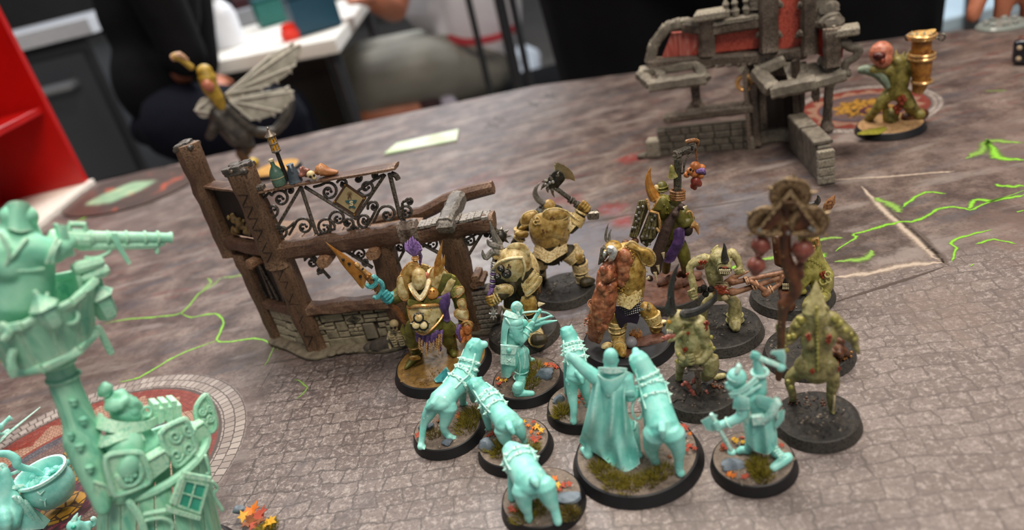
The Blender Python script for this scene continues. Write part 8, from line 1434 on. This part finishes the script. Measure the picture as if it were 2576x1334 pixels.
for i in range(10): t = i / 9; F.ball(b, 610 + 190 * t ** .8, 745 + 190 * t ** 1.5, -60, 20, 6)
F.part('spine_ridge', b, ROTY); sore(F, 740, 885, -110, 42)
for x, y, r in ((740, 940, 26), (780, 880, 22), (710, 1010, 20), (785, 930, 18)): P1(F, 'ringed_boil', ROTY, lambda b: F.ring(b, (x, y, -112), (x, y, -130), r, 9))
P1(F, 'dark_maw', DARKL, lambda b: F.plate(b, [(570, 860), (640, 820), (690, 880), (640, 960), (580, 960)], -70, 10, 12)); P1(F, 'gape', DARKL, lambda b: F.plate(b, [(370, 920), (440, 920), (450, 1020), (380, 1030)], -70, 10, 12))
for i in range(4): P1(F, 'tooth', TOOTH, lambda b: F.limb(b, [(385 + i * 16, 965, -90, 7), (386 + i * 16, 985, -90, 5)], 6)); P1(F, 'tooth', TOOTH, lambda b: F.limb(b, [(385 + i * 16, 1008, -90, 7), (386 + i * 16, 995, -90, 5)], 6))
b = MB(); F.limb(b, [(330, 560, 0, 42), (345, 680, 0, 46), (350, 780, 0, 40), (380, 800, 0, 24)], 10); F.limb(b, [(410, 880, -20, 56), (400, 1040, -10, 60), (440, 1160, 6j, 50)], 10); F.part('brown_growth', b, RUSTW, vox=.33); P1(F, 'gold_trim', BRASS, lambda b: (F.line(b, [(640, 580, -40), (690, 560, -40), (690, 620, -40)], 14), F.line(b, [(600, 640, -40), (660, 630, -40), (650, 670, -40)], 12)))
for L in ([(395, 1040, -100), (440, 1080, -100)], [(480, 1100, -100), (540, 1140, -100)]): P1(F, 'bone_shard', BONE, lambda b: F.line(b, L, 10, smooth=0))
# ---- base half hidden behind the icon bearer, with a crawling imp
F = Fig('crawling_imp_model', 'black base with rust scatter and a small crawling imp, mostly hidden behind the icon bearer', 'miniature', ground(2034, 896), 'rot demons'); F.Z(1860, 680, .3598); base(F, 15.4, MUDB, RIMM, amp=.8, seed=44, lumps=80)
b = MB(); F.ell(b, (640, 560, 9j), (740, 540, 9j), 50); F.ell(b, (690, 520, 10j), (720, 470, 13j), 34); F.limb(b, [(650, 570, 9j, 26), (660, 600, 5.2j, 22)], 8); F.limb(b, [(730, 560, 9j, 24), (760, 590, 5j, 20)], 8); F.limb(b, [(700, 580, 9j, 24), (710, 610, 5j, 20)], 8); F.limb(b, [(640, 530, 9j, 24), (610, 560, 5j, 20)], 8); F.part('body', b, LEATH, vox=.3)
b = MB()
for i in range(40): F.ball(b, 700 + rnd.gauss(0, 46), 600 + rnd.gauss(0, 24), 4.7j, rnd.uniform(7, 16), 6)
F.part('rust_grit', b, mat('rust_grit', '#4f3417', '#7a5224', '#94682f', rough=.5, sc=.6, edge='#c9a05a'), kind='stuff')
# ---- trumpeter far right
ROTT = mat('rot_ochre', '#46401c', '#7d7434', '#a0954f', rough=.5, sc=.3, bump=.4, edge='#c5bb80')
F = Fig('trumpet_demon_model', 'blurred olive model carrying a tall upright horn on a sandy base, far right', 'miniature', ground(2239, 326), 'rot demons'); F.Z(2100, 0, .3148); base(F, 18.6, mat('base_sand', '#7a5c3a', '#9c7a52', '#ad8c62', rough=.8, sc=.3, bump=.5), RIM, seed=45, lumps=60)
P1(F, 'moss_patch', mat('moss_yellow', '#6f6a14', '#8f8a1e', rough=.8, sc=.5, bump=.8), lambda b: b.rock(F.Gd(310, 1050, 4.2), 110 * F.k, (1.2, .7, .1), 2, 6))
b = MB(); F.limb(b, [(510, 500, 0, 70), (510, 620, 0, 84), (490, 740, 0, 76)], 12, 2); F.ell(b, (500, 560, -20), (520, 440, -10), 60); F.limb(b, [(560, 500, 0, 50), (640, 540, -30, 50), (660, 600, -40, 40)], 10, 2); F.limb(b, [(470, 560, -20, 50), (380, 560, -50, 44), (300, 560, -70, 34)], 10, 2); F.limb(b, [(450, 740, 0, 60), (370, 820, -20, 44), (330, 880, -10, 34), (270, 950, 5j, 36)], 10, 2); F.limb(b, [(540, 760, 0, 66), (590, 830, -10, 54), (640, 900, 6j, 46), (680, 920, 6j, 44)], 10, 2); F.limb(b, [(400, 820, 30, 24), (410, 960, 4.6j, 26)], 8); F.limb(b, [(470, 900, 8j, 50), (450, 960, 5j, 44)], 10); F.part('body', b, ROTT, vox=.5, smo=2)
P1(F, 'jagged_crest', ROTT, lambda b: [F.spike(b, (x, y, -20), (x2, y2, -20), 26) for x, y, x2, y2 in ((490, 480, 490, 390), (540, 480, 560, 400), (570, 470, 612, 390), (450, 500, 430, 430))])
b = MB(); F.ell(b, (370, 520, -20), (370, 330, -20), 88); F.ell(b, (380, 540, -50), (385, 420, -70), 70); hd = F.part('bloated_head', b, PINK, vox=.5, smo=2); P1(F, 'open_mouth', mat('mouth_maroon', '#3a100c', '#55180f', rough=.4), lambda b: F.ell(b, (300, 450, -100), (410, 450, -104), 34), hd); P1(F, 'red_tongue', SORE, lambda b: F.ell(b, (350, 490, -110), (410, 485, -110), 30), hd)
P1(F, 'green_wing', mat('grey_green', '#4f5f52', '#73836f', rough=.6, sc=.4, edge='#a3b09a'), lambda b: F.limb(b, [(210, 560, -40, 30), (280, 560, -50, 44), (360, 600, -60, 40), (420, 690, -60, 24)], 10, 2))
hr = P1(F, 'great_horn', mat('horn_amber', '#6a3a12', '#9a6222', '#b5802f', rough=.35, sc=.4, bump=.4, edge='#e0bc78'), lambda b: b.tube([F.P(660, 740, -40), F.P(690, 640, -40), F.P(690, 520, -40), F.P(690, 420, -40), F.P(700, 290, -40), F.P(702, 276, -40)], [40 * F.k, 62 * F.k, 76 * F.k, 70 * F.k, 66 * F.k, 90 * F.k], 14, smooth=2, cap='flat'))
for y, r in ((280, 92), (300, 84), (430, 84), (460, 84), (650, 66)): P1(F, 'horn_band', BRASS, lambda b: F.ring(b, (696, y, -40), (694, y + 20, -40), r, 13), hr)
for i in range(9): a = i * .7; P1(F, 'horn_tooth', TOOTH, lambda b: F.spike(b, (700 + math.cos(a) * 84, 276, -40 + math.sin(a) * 84), (702 + math.cos(a) * 90, 246, -40 + math.sin(a) * 90), 13), hr)
for x, s in ((855, 1), (590, -1)): P1(F, 'horn_ring', DARKM, lambda b: (F.ring(b, (x, 298, -40), (x, 300, -60), 22, 7), F.line(b, [(x - 20 * s, 300, -40), (x - 76 * s, 296, -40)], 9, smooth=0)), hr)
sore(F, 535, 800, -80, 50); sore(F, 500, 870, -60, 50); P1(F, 'mud_lump', LEATH, lambda b: b.rock(F.Gd(640, 920, 5), 90 * F.k, (1.2, .9, .7), 3)); P1(F, 'white_bone', BONE, lambda b: F.limb(b, [(570, 920, 6j, 26), (620, 870, 9j, 20)], 8))
# ---- winged flyer behind the timber ruin
F = Fig('winged_flyer_model', 'blurred pale winged insect rider on a yellow base behind the timber house', 'miniature', ground(700, 432), 'rot demons'); F.Z(380, 80, .2998); base(F, 21, mat('base_ochre', '#9a6a1c', '#b5842a', '#c2933a', rough=.6, sc=.2), RIM, seed=46)
P1(F, 'yellow_lump', mat('bright_yellow', '#c9a810', '#d8b91e', rough=.5), lambda b: b.rock(F.Gd(850, 1120, 7), 70 * F.k, (1, .9, .9), 2)); P1(F, 'flying_stem', mat('stem_brown', '#4a3520', '#5d452c', rough=.5), lambda b: F.limb(b, [(760, 1010, 0, 50), (790, 1080, 0, 40), (800, 1170, 4j, 60)], 8))
GRYB = mat('carapace_grey', '#1b1917', '#332f2a', '#4d4842', rough=.5, sc=.15, bump=.4, edge='#7d756a'); WING = mat('wing_pale', '#8f8c80', '#b3b0a2', '#c6c3b6', rough=.5, sc=.15, bump=.5, edge='#dcd9cd')
b = MB(); F.limb(b, [(560, 700, 0, 80), (640, 780, 0, 90), (740, 880, 0, 100), (800, 960, 0, 70), (770, 1020, 0, 40)], 12, 2); F.limb(b, [(640, 640, -20, 36), (760, 760, -30, 40), (880, 840, -20, 40), (1040, 830, 0, 40), (1140, 700, 20, 46), (1180, 590, 30, 30)], 10, 2); F.limb(b, [(600, 680, -40, 34), (640, 840, -60, 36), (720, 930, -60, 34), (860, 960, -40, 26)], 10, 2); F.limb(b, [(540, 700, -20, 40), (530, 800, -30, 44), (490, 880, -30, 34)], 10, 2); F.part('insect_body', b, GRYB, vox=.6, smo=2)
for L in ([(630, 520), (820, 380), (1000, 200), (1150, 120), (1230, 110), (1262, 150), (1210, 280), (1120, 380), (990, 450), (860, 520), (700, 580)], [(660, 580), (850, 540), (1000, 500), (1110, 470), (1190, 500), (1180, 600), (1090, 670), (960, 720), (840, 740), (740, 660)], [(370, 660), (420, 560), (500, 560), (560, 640), (540, 690), (440, 725)]):
    wg = plt(F, 'wing', WING, L, 10, 14, 12)
    cx, cy = L[0]
    for q in L[2:-1:2]: P1(F, 'wing_vein', WING, lambda b: F.line(b, [(cx, cy, -8), ((cx + q[0]) / 2, (cy + q[1]) / 2, -16), (*q, 4)], 9), wg)
    for q, q2 in zip(L[3:-1], L[4:]): P1(F, 'wing_tatter', WING, lambda b: F.spike(b, ((q[0] + q2[0]) / 2 - 14, (q[1] + q2[1]) / 2 - 20, 10), ((q[0] + q2[0]) / 2 + 18, (q[1] + q2[1]) / 2 + 26, 10), 26), wg)
b = MB(); F.limb(b, [(470, 380, -30, 70), (500, 480, -30, 62), (560, 560, -30, 50), (600, 650, -20, 34)], 12, 2); F.ell(b, (380, 340, -20), (520, 330, -20), 60); F.limb(b, [(340, 300, -20, 26), (250, 230, -20, 24), (200, 210, -20, 34)], 8, 2); F.part('rider', b, mat('rider_yellow', '#7a6418', '#a3852a', '#b89a3e', rough=.5, sc=.2, edge='#d8c070'), vox=.55, smo=2); P1(F, 'rider_belly', PINK, lambda b: F.ell(b, (440, 400, -80), (520, 500, -80), 44)); P1(F, 'antler_hand', BONEB, lambda b: (F.limb(b, [(190, 215, -20, 30), (240, 200, -20, 30), (300, 240, -20, 16)], 8, 2), F.spike(b, (300, 220, -20), (290, 300, -20), 14)))
# ================================================================== ruined house with red walls, far right
REDW = mat('ruin_red', '#6a1710', '#93251a', '#a8382a', rough=.55, sc=.2, bump=.4, edge='#c25a48'); REDP = mat('ruin_red_pale', '#8f3a30', '#b5574a', '#c2877a', rough=.55, wood=((1.2, 1.2, .12), .5), bump=.3); RST = mat('far_stone', '#45403a', '#5c564c', '#6e675b', rough=.7, sc=.25, bump=.5, edge='#9c9484'); RTM = mat('far_timber', '#1e1813', '#362c24', '#4a3e33', rough=.6, sc=.3, bump=.4, edge='#8d8072'); RPL = mat('far_plank', '#4a443b', '#665f54', '#7d766a', rough=.6, sc=.3, bump=.5, edge='#9f9888')
G0, G1 = ground(1660, 392), ground(1895, 372); u2 = (G1 - G0).normalized(); n2 = V(-u2.y, u2.x, 0)
if n2.y < 0: n2 = -n2
RR = Fig('red_ruin', 'ruined town house with red upper walls standing far right on the mat', 'ruin', G0, nrm=n2); RR.Z(1580, 0, .3597)
def rz(x, y, d=0.): return RR.P(x, y, d)
def rp(nm, mb, m, par=None, **k): return RR.part(nm, mb, m, par, **k)
def rbeam(nm, a, c, w, t, m=RTM, up=ZZ, par=None): return rp(nm, MB().beam(rz(*a), rz(*c), w, t, up, 8, .25, seed=int(a[0] + a[1])), m, par)
K2 = RR.k
def rwall(nm, L, d, th, m, par=None): return rp(nm, MB().prism([rz(x, y, d) for x, y in L[::-1]], n2 * th), m, par)
# ground storey: stone dado of single stones, left half
w0 = rp('mortar', MB().prism([G0 + n2 * .6, G1 + n2 * .6, G1 + n2 * .6 + ZZ * 17, G0 + n2 * .6 + ZZ * 17], n2 * 4), MORT)
rnd = random.Random(4); Lw = (G1 - G0).length
for r in range(4):
    x = 0.
    while x < Lw - 1: w = min(rnd.uniform(5, 10), Lw - x); c = G0 + u2 * (x + w / 2) + ZZ * (2.1 + r * 4.2); rp('stone', MB().cbox(c, u2 * (w / 2 - .25), ZZ * 1.9, n2 * (1.1 + rnd.uniform(0, .5)), .16), RST); x += w
rp('corner_stone', MB().cbox(G0 + ZZ * 6 - u2 * 3, u2 * 4, n2 * 4, ZZ * 5.8, .12), RST); rp('fallen_stone', MB().rock(G0 - u2 * 8 + ZZ * 1.6, 5, (1.3, 1, .45), 3), RST)
rbeam('sill_beam', (250, 830, -8), (880, 755, -8), 6, 5.5); rbeam('sill_beam', (420, 790, 6), (880, 735, 6), 5, 6)
rp('window_bracket', MB().prism([rz(x, y, 0) for x, y in ((395, 775), (450, 700), (462, 690), (500, 695), (540, 740), (545, 770))], n2 * 3), RTM); rbeam('window_post', (478, 720, 4), (466, 585, 4), 4.5, 5); rp('iron_ring', MB().torus(rz(815, 580, -10), n2, 45 * K2, 1.4, 20, 6), BRASS); rbeam('ring_bracket', (790, 480, -30), (830, 490, 20), 4, 4, RPL)
# tower core on the right: curved dark wall with door
Hm = ground(2008, 376); cT = (G1 + Hm) / 2; hu = (Hm - G1) / 2; hn = V(-hu.y, hu.x, 0).normalized()
for i in range(9):
    a = math.pi * (1 - i / 8); c = cT + hu * math.cos(a) * 1.05 + hn * math.sin(a) * 13; s = (-hu * math.sin(a) * 1.05 + hn * math.cos(a) * 13).normalized(); e = s.cross(ZZ)
    if e.y > 0: e = -e
    rp('stave', MB().cbox(c + ZZ * 26, s * 3.4, e * 1.2, ZZ * 26, .06), RTM); rp('base_stone', MB().cbox(c + e * 1.2 + ZZ * 4, s * 3.2, e * 1.4, ZZ * 3.8, .12), RST)
    if i in (3, 4, 5): rp('door_board', MB().cbox(c + e * 1.6 + ZZ * 24, s * 2.8, e * .7, ZZ * 15, .06), mat('far_door', '#1d1613', '#2c221c', rough=.6))
rbeam('door_jamb', (905, 1010, 0), (880, 580, 0), 6, 5); rbeam('door_jamb', (1190, 930, -60), (1210, 590, -60), 5, 5)
# right wing of grey panels running towards the viewer
H0, H1 = ground(2000, 372), ground(2078, 462); u3 = (H1 - H0).normalized(); n3 = V(-u3.y, u3.x, 0)
if n3.x > 0: n3 = -n3
L3 = (H1 - H0).length
for i in range(4): c = H0 + u3 * (L3 * (i + .5) / 4); rp('wall_panel', MB().cbox(c + ZZ * (10 + (i % 2) * .3), u3 * (L3 / 8 - .3), n3 * 3.2, ZZ * 9.8, .08), RST)
for i in range(2): c = H0 + u3 * (L3 * (i * .46 + .3)); rp('cap_stone', MB().cbox(c + ZZ * (21.2 + i * .2), u3 * L3 * .2, n3 * 4.6, ZZ * 1.2, .2), RPL)
for i in range(4): rp('end_brick', MB().cbox(H1 + u3 * .6 + ZZ * (2.6 + i * 4.6), n3 * 4, u3 * 1.6, ZZ * 2.1, .15), RST)
rbeam('iron_column', (1390, 880, -130), (1408, 570, -130), 4.6, 4.6); rp('column_foot', MB().tube([rz(1390, 900, -130), rz(1388, 840, -130)], [4, 2.6], 10), RTM); rp('column_head', MB().tube([rz(1406, 610, -130), rz(1410, 570, -130)], [2.4, 4.4], 10), RPL)
for x in (1300, 1322): rp('hanging_hook', MB().tube([rz(x, 580, -120), rz(x, 680, -120), rz(x + 6, 710, -120)], [1.2, 1.6, .6], 6), RTM)
# first floor: broken deck of beams
rbeam('deck_beam', (150, 450, 20), (1000, 395, 20), 8, 7, RTM); rbeam('deck_beam', (1000, 395, 20), (1250, 360, 20), 8, 7, RTM); rbeam('deck_beam', (150, 600, -70), (550, 545, -70), 7, 7, RPL); rbeam('deck_beam', (80, 515, -10), (160, 590, -70), 7, 6, RPL); rbeam('deck_beam', (90, 505, 10), (490, 440, 10), 7, 6, RPL); rbeam('deck_beam', (540, 560, -70), (480, 440, 10), 7, 6, RPL); rbeam('deck_beam', (250, 570, -60), (210, 480, 0), 6, 4, RPL)
rbeam('deck_beam', (1000, 640, -150), (1310, 575, -150), 8, 8, RPL); rbeam('deck_beam', (1010, 630, -150), (900, 500, -40), 9, 8, RPL); rbeam('deck_beam', (900, 505, -40), (1090, 420, 0), 8, 7, RPL); rbeam('deck_beam', (1300, 580, -150), (1520, 520, -120), 8, 6, RPL); rbeam('deck_beam', (1500, 525, -120), (1370, 400, 0), 9, 6, RPL)
for i in range(5): t = i / 4; rbeam('deck_plank', (1120 + 80 * i, 440 + 6 * i, 0), (1170 + 75 * i, 560 - 5 * i, -130), 7, 2.2, RPL)
for i in range(6): rbeam('deck_plank', (560 + i * 76, 400 - i * 4, 30), (575 + i * 76, 470 - i * 5, -20), 6.5, 2, RTM)
# upper walls
rwall('red_panel', [(590, 370), (930, 335), (935, 190), (590, 235)], 30, 4, REDW); rwall('red_panel', [(430, 390), (530, 385), (530, 230), (400, 300)], 30, 4, REDW); rwall('pale_panel', [(235, 405), (430, 395), (520, 260), (470, 220), (300, 235)], 26, 4, REDP)
rwall('red_panel', [(1030, 340), (1230, 360), (1240, -60), (1040, -80)], 24, 4, REDW); rwall('red_panel', [(930, 340), (1000, 340), (1000, -60), (920, -60)], 28, 4, REDW)
rp('red_panel', MB().prism([rz(1290, 360, 10), rz(1400, 420, -90), rz(1400, 240, -90), rz(1300, 180, 10)], n2 * 3), REDW); rp('red_panel', MB().prism([rz(1460, 440, -90), rz(1500, 400, -40), rz(1510, 300, -40), rz(1460, 300, -90)], n2 * 3), REDW)
for a, c in (((150, 440, 14), (180, 310, 14)), ((180, 310, 14), (270, 190, 14)), ((270, 190, 14), (370, 160, 14)), ((370, 162, 14), (540, 165, 14))): rbeam('arched_frame', a, c, 5, 6, RPL)
rbeam('arched_frame', (380, 180, 10), (540, 215, 10), 5, 6, RTM); rbeam('upright', (552, 390, 8), (556, 120, 8), 8, 9, RTM); rp('post_cap', MB().cbox(rz(576, 100, 8), u2 * 8.5, n2 * 6, ZZ * 2.4, .2), RPL); rbeam('parapet_beam', (590, 210, 12), (940, 150, 12), 7, 6, RTM); rbeam('parapet_top', (600, 160, 12), (920, 110, 12), 8, 3.5, RPL)
for x, y in ((690, 120), (752, 112), (832, 96)): rp('finial', MB().lathe(rz(x, y, 12), ZZ, [(1.6, 0), (2.4, 3), (1.2, 5), (1.9, 7), (.4, 10)], 10), RPL)
rbeam('upright', (985, 350, 6), (985, -100, 6), 13, 10, RTM); rbeam('upright', (1270, 375, 0), (1270, -100, 0), 9, 9, RTM); rbeam('upright', (1425, 455, -100), (1425, 190, -100), 10, 9, RTM); rbeam('upright', (895, 60, 10), (890, -60, 10), 6, 6, RPL); rbeam('upright', (1350, 140, 10), (1345, -80, 10), 9, 8, RPL)
for x, y, w in ((985, 250, 80), (1000, 40, 70), (1250, 250, 66), (1258, 45, 60)): rp('scroll_bracket', MB().tube([rz(x - w, y, -10), rz(x - w * .6, y - 20, -14), rz(x, y - 10, -18), rz(x + w * .6, y - 20, -14), rz(x + w, y, -10)], [1.6, 2.4, 2, 2.4, 1.6], 8, smooth=2), RTM)
rbeam('parapet_beam', (1300, 150, 0), (1470, 190, -90), 7, 4, RPL); rp('post_cap', MB().cbox(rz(1500, 215, -90), u2 * 8, n2 * 6, ZZ * 2.2, .2), RPL); rbeam('upright', (1500, 300, -90), (1500, 230, -90), 5, 5, RTM)
for x, y, d in ((1390, 60, 0), (1410, 140, -40), (1430, 165, -60)): rp('rubble', MB().rock(rz(x, y, d), 6, (1.2, 1, .7), x), RPL)
b = MB()
for L in ([(1500, 300), (1560, 340), (1600, 330), (1620, 360), (1580, 410), (1530, 430)], [(1530, 430), (1510, 500), (1540, 520)], [(1560, 340), (1540, 300)]): b.tube([rz(x, y, -110) for x, y in L], 2.2, 6, smooth=3)
rp('iron_ornament', b, RPL, vox=.7)
bake_remesh()
